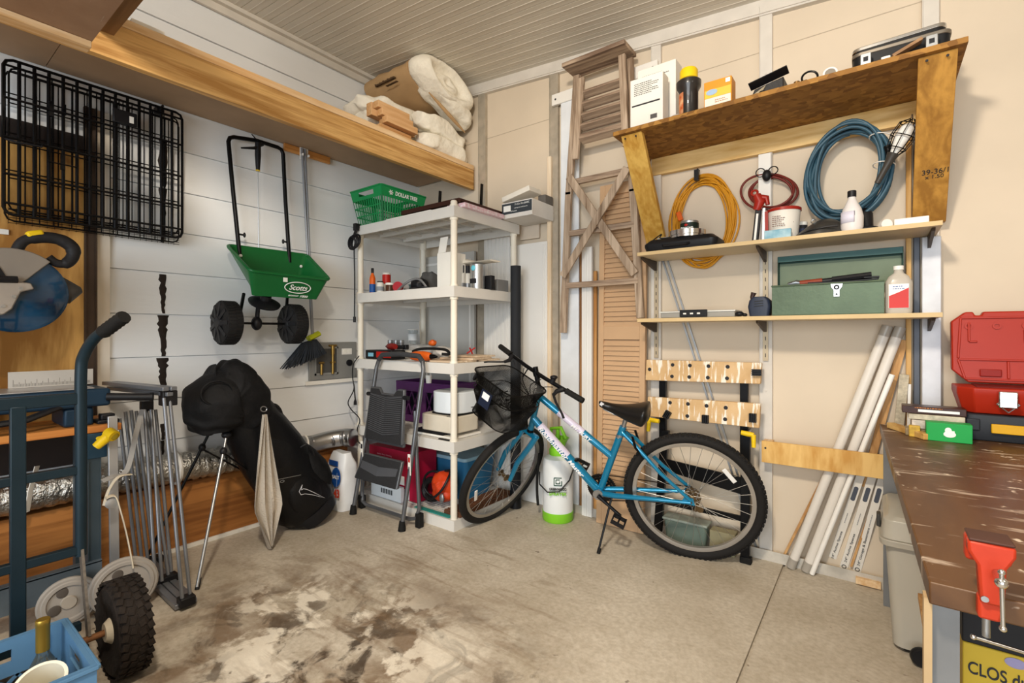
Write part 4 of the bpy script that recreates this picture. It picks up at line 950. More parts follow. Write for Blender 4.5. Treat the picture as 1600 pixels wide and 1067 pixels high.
mb = MB(); mb.box(-2.68, -2.25, 2.142, 2.50, z, z+.004); mb.box(-2.70, -2.30, 2.15, 2.52, z+.004, z+.007)
one('paper_sheets', mb, PAPER, 'white paper sheets sticking out under the dark brown tray board', 'papers', smooth=False)
boxy('floral_booklet', -2.17, -2.015, 2.205, 2.60, z, z+.028, mat('floral_paper', '#e9dfe2', .7, var=.1, vs=60, col2='#d9a7b4'), 'pale pink patterned booklet under the right end of the brown tray', 'booklet')
for (px, a, b_) in ((751, 288, 314), (686, 299, 316)):
    mb = MB(); Y = 2.60 if px > 700 else 2.45; x = X_(px, Y); z1 = Z_(px, a, Y); mb.bar((x, Y, z+.063), (x+.012, Y, z1), .022, .008); mb.bar((x-.01, Y, z+.064), (x+.05, Y, z+.064), .022, .006)
    one('black_bracket', mb, BLKM, 'black angle bracket standing on the brown tray, '+('at its right end' if px > 700 else 'near the blue cloth'), 'bracket', 'black brackets on the brown tray')
# long box on the right end, foam strip on it
t = T('long_carton', 'long white carton with a dark printed side beside the top deck of the shelving', 'carton', (-1.95, 2.72, 1.99))
x0_, x1_ = X_(772, 2.62), X_(838, 2.62); zz0 = 1.992; zz1 = 2.10
mb = MB(); mb.box(-2.052, -1.80, 2.62, 2.885, zz0+.06*0, zz1); part('carton_body', mb, mat('carton_white', '#dcd8d2', .7), t, bev=.002)
mb = MB(); mb.box(-2.05, -1.802, 2.6185, 2.6195, zz0+.028, zz1-.008); part('printed_side', mb, mat('slate_print', '#3a4046', .6), t)
mb = MB(); mb.box(-2.035, -1.975, 2.6165, 2.6183, zz0+.045, zz0+.085); part('print_patch', mb, INKW, t)
text('7-1/2 x 9 in BASIC', (-1.88, 2.6175, zz0+.085), (1, 0, 0), (0, 0, 1), .012, INKW, t, w=.12)
text('ceiling and wall panels', (-1.89, 2.6175, zz0+.062), (1, 0, 0), (0, 0, 1), .008, INKW, t, w=.11)
text('10 pcs', (-1.95, 2.6175, zz0+.043), (1, 0, 0), (0, 0, 1), .010, INKW, t, w=.05)
mb = MB(); mb.bar((-2.06, 2.70, zz1+.03), (-1.83, 2.70, zz1+.075), .14, .035); one('foam_strip', mb, mat('foam_white', '#e5dfd3', .9), 'pale foam strip lying askew on the long white carton', 'foam strip', bev=.003)
mb = MB(); mb.box(-1.86, -1.80, 2.78, 2.88, zz1+.001, zz1+.06); one('grey_box', mb, mat('dark_grey_card', '#69645e', .8), 'small dark grey box at the stud end of the long carton', 'box', bev=.003)

# ---- second deck
z = RZ[3]
ORG_ = mat('orange_plastic', '#d9601a', .4); BLU = mat('blue_plastic', '#1f4f93', .45)
Y = 2.22; x = X_(582, Y)
t = vessel('spray_bottle', x, Y, z, bottle_prof(.021, .165, .45, .68), ORG_, 'small orange bottle with a black nozzle at the left end of the second deck', 'bottle', capm=BLK, cap=(.010, .152, .185), band=(.0212, .01, .07), bandm=BLU)
x = X_(594, 2.24); vessel('white_can', x, 2.24, z, [(0, 0), (.025, 0), (.025, .075), (.022, .08), (0, .08)], mat('label_white', '#dedad2', .5), 'white labelled can beside the orange bottle on the second deck', 'can', capm=BLK, cap=(.022, .080, .088), band=(.0252, .02, .05), bandm=mat('label_grey', '#8a8f95', .6))
vessel('red_white_can', X_(604, 2.34), 2.34, z, [(0, 0), (.030, 0), (.030, .16), (.026, .165), (0, .165)], mat('label_white', '#dedad2'), 'tall can with red and white label behind the white can on the second deck', 'can', band=(.0302, .08, .15), bandm=RED)
vessel('brown_jar', X_(609, 2.26), 2.26, z, [(0, 0), (.030, 0), (.030, .055), (.027, .062), (0, .062)], mat('brown_glass', '#4b2f20', .3), 'short brown jar with white lid on the second deck', 'jar', capm=WHT, cap=(.031, .058, .072))
mb = MB(); mb.lathe([(.016, -.012), (.036, -.012), (.036, .012), (.016, .012)], (X_(622, 2.24), 2.24, z+.037), (.5, -.85, .1), 24); one('red_tape_roll', mb, mat('red_tape', '#a3202a', .4), 'red tape roll standing among the tools on the second deck', 'tape roll')
SLV = mat('silver_grey', '#8d8f92', .35, .6)
mb = MB(); mb.tube(smoothpath([Vector((X_(622, 2.2), 2.2, z+.008)), Vector((X_(632, 2.2), 2.2, z+.045)), Vector((X_(645, 2.22), 2.22, z+.075)), Vector((X_(657, 2.24), 2.24, z+.07)), Vector((X_(668, 2.26), 2.26, z+.01))], 6), .008, 8)
one('curved_tool_handle', mb, SLV, 'curved grey tool handle arching in front of the grey hat on the second deck', 'tool handle')
mb = MB(); mb.tube(smoothpath([Vector((X_(q, 2.18+.1*r), 2.18+.1*r, z+.012)) for q, r in ((632, .2), (640, 1.0), (652, .3), (664, .9), (672, .4), (655, -.1), (640, .1))], 6), .0045, 6)
one('black_cable', mb, BLK, 'loop of thin black cable lying at the front of the second deck', 'cable')
mb = MB(); puff(mb, (X_(655, 2.36), 2.36, z+.055), (.055, .06, .05), .8); lumpy(mb, .008, 18, 2); clampv(mb, z0=z+.001); one('black_knit_hat', mb, BLK, 'black knitted hat lying left of the grey one on the second deck', 'hat')
mb = MB(); puff(mb, (X_(668, 2.50)+.02, 2.50, z+.085), (.075, .07, .08), .8); lumpy(mb, .015, 14, 7); clampv(mb, z0=z+.001); one('grey_knit_hat', mb, mat('grey_cloth', '#5a5856', .9, bump=.4), 'crumpled dark grey hat against the white box on the second deck', 'hat')
for i, (px, yy, w_, c_, lb) in enumerate(((628, 2.34, .05, '#c9c9cc', 'pale packet lying behind the red tape roll'), (640, 2.42, .06, '#3c5b62', 'teal packet lying behind the arched tool handle'), (617, 2.40, .04, '#b9aaa0', 'beige packet lying behind the brown jar'))):
    mb = MB(); puff(mb, (X_(px, yy), yy, z+.035), (w_, .045, .034), .6); lumpy(mb, .008, 20, i); clampv(mb, z0=z+.001); one('packet', mb, mat('packet_%d' % i, c_, .5), lb+' on the second deck', 'packet', 'packets on the second deck')
t = T('white_carton', 'tall white carton with open flap behind the front post on the second deck', 'carton', (X_(692, 2.32), 2.38, z))
xa, xb = X_(683, 2.30), X_(705, 2.30)
mb = MB(); mb.box(xa, xb, 2.30, 2.44, z, Z_(690, 395, 2.30)); part('carton_body', mb, PAPER, t, bev=.002)
mb = MB(); mb.bar((xa+.035, 2.31, Z_(690, 395, 2.30)+.002), (xa+.033, 2.335, Z_(690, 369, 2.30)), .07, .003, (0, 1, 0)); part('flap', mb, PAPER, t)
mb = MB(); xs_ = X_(715, 2.55); puff(mb, (X_(730, 2.46), 2.46, Z_(730, 393, 2.46)), (.15, .07, .018), .6)
for i, v in enumerate(mb.v): mb.v[i].z += .05*max(0, .5-(v.x-X_(705, 2.46))/.28)
ZL = Z_(730, 398, 2.46)
for (pxa, yy, r_, h_, m_, nm, lb) in ((722, 2.42, .022, .13, mat('label_white', '#dedad2'), 'white_spray_can', 'white spray can with a dark cap nearest the front post on the second deck'), (731, 2.46, .022, .13, mat('label_white', '#dedad2'), 'white_spray_can', 'second white spray can from the post, left of the steel canister')):
    vessel(nm, X_(pxa, yy), yy, z, [(0, 0), (r_, 0), (r_, h_*.85), (r_*.7, h_*.92), (0, h_*.92)], m_, lb, 'spray can', 'white spray cans', capm=INK, cap=(r_*.72, h_*.90, h_*1.30), band=(r_+.0004, .02, .05), bandm=SLV)
xc = X_(746, 2.44); t = T('steel_canister', 'polished steel canister with a blue mark on the second deck', 'canister', (xc, 2.44, z))
mb = MB(); mb.lathe([(0, 0), (.050, 0), (.050, .165), (.046, .17), (0, .17)], (xc, 2.44, z), n=32); part('body', mb, mat('brushed_canister', '#b9bdc0', .25, .85), t)
mb = MB(); mb.ball((xc+.005, 2.44-.049, z+.14), (.018, .006, .018)); part('blue_lamp', mb, mat('cyan_lamp', '#6fd0e8', .3), t)
mb = MB(); mb.box(xc-.02, xc+.03, 2.386, 2.392, z+.04, z+.07); part('dark_badge', mb, INK, t)
mb = MB()
rings = []
for i in range(13):
    u = i/12; xx = X_(709, 2.47)+(X_(774, 2.47)-X_(709, 2.47))*u; hh = .05*max(0, 1-u*1.7)**.7+.006
    rings.append([Vector((xx, 2.47+.06*math.cos(a), z+.185+.012*0+hh*max(0, math.sin(a))+(.006*math.sin(a) if math.sin(a) < 0 else 0))) for a in [2*PI*j/14 for j in range(14)]])
mb.loft(rings); one('white_foam_tray', mb, mat('foam_white', '#e5dfd3'), 'white moulded foam tray lying over the spray cans and the steel canister', 'foam tray')
xr = X_(764, 2.5); boxy('black_radio', xr-.02, xr+.035, 2.48, 2.52, z, z+.095, BLK, 'small black radio box right of the steel canister on the second deck', 'radio')
boxy('grey_box', X_(770, 2.6), X_(770, 2.6)+.06, 2.58, 2.70, z, z+.08, mat('grey_box', '#7f7f7f', .6), 'grey box at the right end of the second deck', 'box')

# ---- third deck
z = RZ[2]
xa, xb = max(X_(563, 2.195), -2.985), X_(612, 2.195)
t = T('socket_set_case', 'black tool case with red side and pale blue label on the third deck', 'tool case', ((xa+xb)/2, 2.22, z))
mb = MB(); mb.box(xa, xb, 2.19, 2.32, z, z+.065); part('case_body', mb, BLK, t, bev=.006)
mb = MB(); mb.box(xa+.035, xa+.095, 2.188, 2.1895, z+.018, z+.045); part('label', mb, mat('cyan_label', '#7fb8cf', .5), t)
mb = MB(); mb.box(xa+.13, xb, 2.186, 2.1895, z+.012, z+.055); part('red_panel', mb, RED, t, bev=.002)
def powertool(name, x, y, zz, s, m1, label, rz=0, flip=1):
    M = Matrix.Translation((x, y, zz)) @ Matrix.Rotation(rz, 4, 'Z') @ Matrix.Scale(s, 4)
    t = T(name, label, 'power tool', (x, y, zz))
    mb = MB(M); mb.tube([(-.10, 0, .035), (-.06, 0, .035), (0, 0, .036), (.05, 0, .035), (.07, 0, .034)], [.026, .034, .035, .030, .02], 16); part('motor_housing', mb, m1, t)
    mb = MB(M); mb.tube([(.07, 0, .034), (.10, 0, .034), (.125, 0, .034)], [.018, .014, .006], 12); part('chuck', mb, BLKM, t)
    mb = MB(M); mb.tube([(-.05, 0, .034), (-.06, .05*flip, .030), (-.07, .10*flip, .028)], [.021, .018, .02], 12); part('handle', mb, BLK, t)
    mb = MB(M); mb.cb((-.075, .125*flip, .028), (.075, .045, .05)); part('battery', mb, BLK, t, bev=.005)
    return t
powertool('orange_drill', X_(660, 2.20), 2.205, z, .95, ORG_, 'orange and black cordless drill lying at the front of the third deck', .12)
powertool('black_drill', X_(611, 2.27), 2.27, z+.0655, .7, mat('dark_red_tool', '#7e1d18', .4), 'dark red drill lying on top of the black tool case', 2.9, -1)
mb = MB(); mb.tube(smoothpath([Vector((X_(645, 2.25), 2.25, z+.06)), Vector((X_(655, 2.3), 2.3, z+.075)), Vector((X_(675, 2.32), 2.32, z+.08)), Vector((X_(696, 2.3), 2.30, z+.075)), Vector((X_(702, 2.26), 2.26, z+.05)), Vector((X_(690, 2.22), 2.22, z+.05))], 6), .010, 8)
for i, v in enumerate(mb.v): mb.v[i].z = v.z+.0
one('black_hose', mb, RUB, 'thick black hose curled over the tools on the third deck', 'hose')
boxy('white_box', X_(604, 2.38), X_(627, 2.38), 2.38, 2.49, z, z+.055, PAPER, 'small white box under three grey tins on the third deck', 'box')
for i, px in enumerate((610, 619, 627)):
    vessel('grey_tin', X_(px, 2.44)+.0, 2.44, z+.056, [(0, 0), (.021, 0), (.021, .075), (0, .075)], mat('tin_grey', '#77777a', .35, .6), ('leftmost', 'middle', 'rightmost')[i]+' of three small grey tins on the white box', 'tin', 'three small grey tins', capm=SLV, cap=(.0215, .06, .076), n=16)
xj = X_(645, 2.60); CLR = mat('clear_plastic', '#dfe6e8', .12, trans=.7, var=0)
t = vessel('measuring_jug', xj, 2.60, z+.10, [(0, 0), (.030, 0), (.040, .115), (.037, .115), (.028, .004), (0, .004)], CLR, 'clear measuring jug with a white rim standing on a white bag on the third deck', 'jug', band=(.036, .03, .08), bandm=mat('scale_print', '#c7ccd0', .5))
mb = MB(); mb.ring((xj, 2.60, z+.215), (0, 0, 1), .040, .003, 24, 6); part('rim', mb, WHT, t)
mb = MB(); puff(mb, (X_(653, 2.58), 2.60, z+.05), (.11, .11, .049), .8); lumpy(mb, .02, 12, 2); clampv(mb, z0=z+.001, z1=z+.097, y0=2.50); one('plastic_bag', mb, mat('milky_bag', '#dcdcdc', .25, trans=.25, var=.05), 'crumpled milky plastic bag full of parts under the jug on the third deck', 'bag')
mb = MB(); puff(mb, (X_(690, 2.45), 2.46, z+.045), (.08, .06, .043), .8); lumpy(mb, .015, 16, 6); clampv(mb, z0=z+.001); one('white_bag', mb, mat('white_bag', '#d8d4cf', .4), 'crumpled white bag beside the front post on the third deck', 'bag')
mb = MB(); puff(mb, (X_(676, 2.50), 2.50, z+.115), (.028, .026, .022), .8); lumpy(mb, .006, 30, 6); one('orange_wrapper', mb, ORG_, 'small orange wrapper on top of the bags on the third deck', 'wrapper')
for i, (xa, xb, ya, yb, dz, rz) in enumerate(((-2.28, -2.06, 2.16, 2.24, 0, .0), (-2.42, -2.06, 2.26, 2.36, 0, .05), (-2.38, -2.07, 2.40, 2.62, 0, 0), (-2.33, -2.06, 2.30, 2.52, .0125, .12), (-2.30, -2.08, 2.36, 2.58, .0255, -.06))):
    boxy('wood_board', xa, xb, ya, yb, z+dz, z+dz+.012, wood('pale_board', '#bda184', '#dccab0', 'X', .6, 12, False), ('narrow pale wood strip at the front edge', 'pale wood board second from the front', 'wide pale wood board lowest at the back', 'skewed pale wood board in mid pile', 'topmost pale wood board of the pile')[i]+' on the right of the third deck', 'wood board', 'pale wood boards on the third deck', rz=rz, bev=.001)
mb = MB(); xx = X_(737, 2.55); mb.rod((xx, 2.50, z+.045), (xx+.05, 2.53, z+.085), .005); mb.rod((xx, 2.53, z+.082), (xx+.05, 2.50, z+.046), .005); one('red_scissors', mb, RED, 'small red and white scissors on the boards of the third deck', 'scissors')

# ---- fourth deck
z = RZ[1]
PUR = mat('purple_plastic', '#5a2a63', .5)
px0, px1 = X_(619, 2.47), X_(703, 2.47)
t = T('purple_crate', 'purple plastic milk crate at the back of the fourth deck', 'milk crate', ((px0+px1)/2, 2.65, z))
mb = MB(); zt = z+.295; o = .012
for yy in (2.47, 2.745):
    for xa, xb, za, zb_ in ((px0, px1, 0, .05), (px0, px0+.03, .05, .23), (px1-.03, px1, .05, .23), ((px0+px1)/2-.04, (px0+px1)/2+.04, .05, .23), (px0, px1, .23, .295)): mb.box(xa, xb, yy, yy+.01, z+za, z+zb_)
    for s, e in ((px0+.03, (px0+px1)/2-.04), ((px0+px1)/2+.04, px1-.03)):
        for k_ in range(3): mb.bar((s+(e-s)*k_/3, yy+.005, z+.05), (s+(e-s)*(k_+1)/3, yy+.005, z+.23), .008, .008); mb.bar((s+(e-s)*(k_+1)/3, yy+.005, z+.05), (s+(e-s)*k_/3, yy+.005, z+.23), .008, .008)
mb.box(px0, px0+.01, 2.48, 2.745, z, zt); mb.box(px1-.01, px1, 2.48, 2.745, z, zt); mb.box(px0+.01, px1-.01, 2.48, 2.745, z, z+.01)
part('crate_body', mb, PUR, t, smooth=False)
mb = MB(); mb.bar((px0, 2.475, zt), (px1, 2.475, zt), .016, .014); mb.bar((px1-.005, 2.475, zt), (px1-.005, 2.75, zt), .016, .014); mb.bar((px0+.005, 2.475, zt), (px0+.005, 2.75, zt), .016, .014); part('rim', mb, PUR, t, bev=.003)
mb = MB(); cxx = (px0+px1)/2; mb.box(cxx-.20, cxx+.18, 2.53, 2.73, z+.012, z+.20); one('dark_bundle', mb, mat('dark_navy_bundle', '#1c2233', .8, bump=.5), 'dark blue bundle inside the purple crate', 'bundle', bev=.02)
xc = X_(670, 2.30); t = T('white_hook_cup', 'small white cup hanging under the third deck in front of the purple crate', 'cup', (xc, 2.30, .885))
mb = MB(); mb.lathe([(0, 0), (.018, 0), (.023, .055), (.021, .055), (.016, .003), (0, .003)], (xc, 2.30, .870), n=20); part('cup_body', mb, WHT, t)
mb = MB(); mb.ring((xc, 2.30, .935), (0, 1, 0), .020, .003, 20, 6); part('ring_hook', mb, WHT, t)
WA = mat('bluish_white', '#dfe6ec', .35, var=.02)
t = T('white_appliance', 'white rounded plastic appliance base standing on the beige machine of the fourth deck', 'appliance', (-2.23, 2.33, z+.135))
def rrect(x0, x1, y0, y1, r, n=8):
    out = []
    for cx_, cy_, a0 in ((x1-r, y1-r, 0), (x0+r, y1-r, PI/2), (x0+r, y0+r, PI), (x1-r, y0+r, 1.5*PI)):
        out += [(cx_+r*math.cos(a0+PI/2*i/n), cy_+r*math.sin(a0+PI/2*i/n)) for i in range(n+1)]
    return out
zz = z+.152
mb = MB(); pl = rrect(-2.36, -2.10, 2.215, 2.50, .10); mb.loft([[Vector((a, b_, zz+h)) for a, b_ in pl] for h in (.0, .135)]); part('housing', mb, WA, t, bev=.006)
mb = MB(); mb.box(-2.34, -2.12, 2.24, 2.47, zz-.012, zz-.001); part('foot_plate', mb, BLK, t)
t = T('beige_printer', 'beige office machine with rounded corners on the fourth deck', 'printer', (-2.22, 2.34, z+.02))
pl = rrect(-2.42, -2.10, 2.20, 2.455, .05); mb = MB(); mb.loft([[Vector((a, b_, z+.032+h)) for a, b_ in pl] for h in (.0, .105)]); part('housing', mb, mat('beige_machine', '#d9d0bf', .5), t, bev=.006)
mb = MB(); mb.box(-2.17, -2.12, 2.202, 2.213, z+.1375, z+.139); part('ink_well', mb, INK, t)
t = T('paper_tray_stack', 'flat black tray with white sheets under the beige machine', 'paper tray', (-2.3, 2.35, z))
mb = MB(); mb.box(-2.46, -2.10, 2.195, 2.455, z+.0, z+.012); part('white_sheets', mb, PAPER, t)
mb = MB(); mb.box(-2.47, -2.20, 2.20, 2.455, z+.0125, z+.0305); part('black_tray', mb, BLK, t, bev=.002)
mb = MB(); mb.box(-2.19, -2.10, 2.15, 2.165, z, z+.006); one('black_pen', mb, BLK, 'thin black marker lying at the front edge of the fourth deck', 'marker')

# ---- bottom deck
z = RZ[0]
MAG = mat('crimson_box', '#a01235', .5, var=.05)
t = T('crimson_carton', 'crimson carton with a white band and lettering on the bottom deck behind the stool', 'carton', (-2.62, 2.33, z))
xa, xb = X_(577, 2.20), X_(632, 2.20)
mb = MB(); mb.box(xa, xb+.02, 2.20, 2.56, z+.08, z+.335); part('carton_body', mb, MAG, t, bev=.002)
mb = MB(); mb.box(xa, xb+.0, 2.1985, 2.1995, z+.105, z+.165); part('white_band', mb, INKW, t)
mb = MB(); mb.box(xa+.01, xb+.01, 2.21, 2.55, z, z+.079); part('lower_box', mb, WA, t)
text('REFILL BOXES', ((xa+xb)/2, 2.198, z+.215), (1, 0, 0), (0, 0, 1), .022, INKW, t, w=.17, bold=.01)
text('heavy duty cleaning', ((xa+xb)/2-.02, 2.198, z+.285), (1, 0, 0), (0, 0, 1), .016, mat('pink_ink', '#d98aa0', .6), t, w=.16)
boxy('tall_crimson_box', xb+.025, xb+.105, 2.22, 2.40, z, z+.34, MAG, 'tall plain crimson box right of the lettered crimson carton', 'box')
t = T('white_parts_box', 'low white box with black barcode lettering on the bottom deck behind the stool', 'box', (-2.72, 2.19, z))
mb = MB(); mb.box(X_(581, 2.16), X_(627, 2.16), 2.155, 2.185, z, z+.10); part('box_body', mb, WA, t, bev=.002)
mb = MB(); bx_ = X_(581, 2.16)+.11
for i in range(14): mb.box(bx_+.009*i, bx_+.009*i+(.003 if i % 3 else .006), 2.153, 2.1545, z+.035, z+.068)
part('barcode', mb, INK, t)
BB = mat('blue_bin', '#2c6b94', .4, var=.06)
t = T('blue_storage_bin', 'blue plastic storage bin with a pale lid at the back of the bottom deck', 'storage bin', (-2.22, 2.63, z))
mb = MB(); mb.loft([[Vector((a, b_, z+h)) for a, b_ in rrect(-2.53+i_, -2.205-i_, 2.42+i_, 2.75-i_, .03, 4)] for h, i_ in ((0, .03), (.27, .0))]); part('bin_body', mb, BB, t)
mb = MB(); mb.loft([[Vector((a, b_, z+h)) for a, b_ in rrect(-2.54, -2.20, 2.41, 2.755, .03, 4)] for h in (.271, .295)]); part('lid', mb, mat('pale_blue_lid', '#8fb3c6', .3), t, bev=.004)
t = T('corded_power_tool', 'orange power tool with black hose and cord on the bottom deck beside the front post', 'power tool', (-2.22, 2.28, z))
mb = MB(); puff(mb, (-2.29, 2.30, z+.13), (.085, .07, .10), .8); lumpy(mb, .022, 11, 4); clampv(mb, z0=z+.012); part('tool_body', mb, mat('orange_tool', '#c9401a', .4, var=.1), t)
mb = MB(); mb.ring((-2.372, 2.27, z+.10), (.2, -1, .1), .062, .022, 28, 8); mb.ring((-2.345, 2.27, z+.14), (.3, -1, 0), .085, .008, 28, 8); part('hose_coil', mb, BLK, t)
mb = MB(); mb.tube(smoothpath([Vector((-2.38, 2.22, z+.08)), Vector((-2.33, 2.205, z+.06)), Vector((-2.27, 2.20, z+.09)), Vector((-2.22, 2.21, z+.14)), Vector((-2.20, 2.24, z+.20)), Vector((-2.23, 2.3, z+.24)), Vector((-2.28, 2.3, z+.23))], 6), .008, 8); part('cord', mb, BLK, t)
mb = MB(); mb.ball((-2.235, 2.225, z+.08), (.02, .012, .03)); part('round_badge', mb, SLV, t)
RUG = mat('brown_rug', '#6b4630', .95, var=.3, vs=40, bump=.8, bs=120)
mb = MB(); mb.box(-2.19, -2.05, 2.20, 2.755, z+.001, z+.022)
for i in range(22): mb.box(-2.188, -2.052, 2.205+.025*i, 2.217+.025*i, z+.0225, z+.027)
one('ribbed_mat', mb, RUG, 'rough brown ribbed mat lying along the right edge of the bottom deck', 'mat')
mb = MB(); mb.box(-2.42, -2.105, 2.155, 2.19, z+.001, z+.006)
one('teal_grille', mb, mat('teal_plastic', '#2f8f86', .5), 'teal plastic grille lying flat at the front of the bottom deck', 'grille')
# ---- black cable reel hung at the left post
t = T('cable_reel', 'black cord with a plug hung over the left end of the top deck', 'power cord', (-3.02, 2.11, 1.5))
mb = MB(); c = L(571, 382, -3.02); c = Vector((-3.0, 2.105, 1.86))
for i in range(4): mb.ring(c+Vector((.008*i-.01, -.012+.006*i, .004*i)), (.2, -1, .1*i-.1), .032+.004*(i % 2), .007, 18, 6, sy=1.4)
part('cord_coil', mb, BLK, t)
mb = MB(); mb.tube(smoothpath([c+Vector((0, 0, .05)), Vector((-2.99, 2.12, 1.96)), Vector((-3.0, 2.16, 2.0))], 5), .011, 8); mb.cb(Vector((-2.99, 2.115, 1.975)), (.03, .03, .05)); part('strap_clip', mb, BLK, t)
mb = MB(); mb.tube(smoothpath([c+Vector((0, 0, -.04)), Vector((-3.0, 2.11, 1.6)), Vector((-2.995, 2.105, 1.33))], 5)[:], .005, 6); mb.rod((-2.995, 2.105, 1.33), (-2.994, 2.104, 1.29), .010); part('cord_end', mb, BLK, t)
t = T('hanging_cord', 'thin black cord with a plug hanging beside the left post from the third deck', 'power cord', (-3.03, 2.08, .9))
mb = MB(); pts = [B(q, w, 2.115) for q, w in ((561, 556), (552, 570), (551, 590), (553, 608), (544, 628), (549, 640), (562, 655), (558, 672), (560, 690), (571, 697))]
mb.tube(smoothpath(pts, 5), .004, 6); part('cord', mb, BLK, t)
mb = MB(); q = B(555, 628, 2.11); mb.tube([B(553, 600, 2.113), q+Vector((0, 0, .02)), q+Vector((0, 0, .0)), q+Vector((0, 0, -.02))], [.004, .005, .011, .012], 8); part('plug', mb, BLK, t)

# ================================================================ STEP STOOL
GST = mat('grey_stool_tube', '#6a6c70', .35, .6)
STP = mat('stool_tread', '#2b2b2d', .7, bump=.3)
t = T('step_stool', 'folded grey two-step stool with black treads leaning on the shelving', 'step stool', (-2.55, 2.0, 0))
fl_, fr_ = Vector((-2.795, 1.955, .0)), Vector((-2.315, 1.965, .0))
Yt = 2.095
tl_, tr_ = B(597, 552, Yt), B(655, 560, Yt); tl_.z = tr_.z = 1.075
q1, q2 = fl_.lerp(tl_, .0), 0
inn = .05
TL, TR = B(590, 556, Yt), B(663, 556, Yt)
pts = [fl_+Vector((0, 0, .03)), fl_.lerp(Vector((TL.x, Yt, 1.0)), .5), Vector((TL.x+.0, Yt-.008, .98)), Vector((TL.x+.015, Yt, 1.03)), Vector((TL.x+.05, Yt+.0, 1.065)), Vector(((TL.x+TR.x)/2, Yt, 1.075)), Vector((TR.x-.05, Yt, 1.065)), Vector((TR.x-.015, Yt, 1.03)), Vector((TR.x, Yt-.008, .98)), fr_.lerp(Vector((TR.x, Yt, 1.0)), .5), fr_+Vector((0, 0, .03))]
mb = MB(); mb.tube(pts, .0135, 12); part('front_frame', mb, GST, t)
mb = MB(); mb.tube([pts[3]+Vector((0, -.001, .0)), pts[4], pts[5], pts[6], pts[7]], .0165, 12); part('top_grip', mb, mat('grip_grey', '#3c3d40', .6), t)
for q in (fl_, fr_):
    mb = MB(); mb.tube([q+Vector((0, -.002, .001)), q+Vector((0, 0, .025)), q+Vector((0, 0, .06))], [.024, .022, .017], 12); part('foot_cap', mb, RUB, t)
bl_, br_ = Vector((-2.845, 2.06, 0)), Vector((-2.27, 2.065, 0))
mb = MB(); dx = .02
mb.tube([bl_+Vector((.03, .0, .5)), bl_+Vector((.0, 0, .12)), bl_+Vector((.02, -.01, .055)), bl_+Vector((.07, -.015, .04)), br_+Vector((-.07, -.015, .04)), br_+Vector((-.02, -.01, .055)), br_+Vector((0, 0, .12)), br_+Vector((-.03, .0, .5)), br_+Vector((-.05, .01, .72))], .0125, 12); part('rear_frame', mb, GST, t)
for q in (bl_, br_):
    mb = MB(); mb.box(q.x-.02, q.x+.02, q.y-.02, q.y+.02, .001, .09); part('foot_block', mb, RUB, t, bev=.005)
def tread(z0, z1, y0, y1, xl0, xr0, xl1, xr1, notch):
    """z0 = lower edge, z1 = upper edge"""
    if notch: poly = [(xl0, z0), (xr0, z0), (xr1, z1), ((xl1+xr1)/2+.11, z1), ((xl1+xr1)/2+.08, z1-.035), ((xl1+xr1)/2-.05, z1-.035), ((xl1+xr1)/2-.08, z1), (xl1, z1)]
    else: poly = [(xl0, z0), (xr0, z0), (xr1, z1), (xl1, z1)]
    def mp3(a, b_, o=0): u = (b_-z0)/(z1-z0); return Vector((a, y0+(y1-y0)*u-o, b_))
    mb = MB(); mb.loft([[mp3(a, b_, 0) for a, b_ in poly], [mp3(a, b_, .022) for a, b_ in poly]]); o = part('step', mb, GST, t, bev=.004)
    mb = MB(); s = .06; cx_ = (xl0+xr0)/2
    ins = [(cx_+(a-cx_)*(1-s), z0+.028+(b_-z0-.028)*(1-.03)) for a, b_ in poly]; mb.loft([[mp3(a, b_, .0225) for a, b_ in ins], [mp3(a, b_, .0245) for a, b_ in ins]])
    n = 20
    for i in range(n):
        zz = z0+.05+(z1-z0-.10)*i/(n-1); hw = (xr0-xl0)/2*.86
        for sg in (-1, 1): pass
    part('tread_mat', mb, STP, o); mb = MB()
    for i in range(n):
        zz = z0+.045+(z1-z0-.105)*i/(n-1)
        for sg in (-1, 1): mb.bar(mp3(cx_, zz, .0250), mp3(cx_+sg*hw*.97, min(zz+.025, z1-.045), .0250), .0035, .004, (0, -1, 0))
    part('tread_ribs', mb, mat('tread_rib', '#55565a', .6), o)
tread(.505, .850, 2.035, 2.070, -2.755, -2.375, -2.735, -2.395, True)
tread(.250, .405, 1.968, 2.030, -2.775, -2.345, -2.755, -2.365, False)
mb = MB(); mb.bar((-2.745, 2.04, .50), (-2.38, 2.04, .50), .02, .03); part('step_edge', mb, GST, t, bev=.004)
mb = MB(); mb.rod((-2.79, 2.05, .80), (-2.33, 2.05, .80), .0); 
for x in (-2.745, -2.375):
    mb = MB(); mb.rod((x-.02, 2.05, .80), (x+.02, 2.05, .80), .014); part('hinge_pin', mb, BLK, t)
for (q, a) in ((fr_, .40), (fl_, .42)):
    c = q.lerp(Vector((TR.x if q is fr_ else TL.x, Yt, 1.0)), a); mb = MB(); mb.cb(c+Vector((0, -.0145, 0)), (.024, .002, .13), Matrix.Rotation(-.03, 4, 'Y')); part('warning_label', mb, PAPER, t)
    mb = MB(); mb.cb(c+Vector((0, -.0165, .03)), (.016, .002, .03)); part('warning_mark', mb, RED if q is fr_ else INK, t)

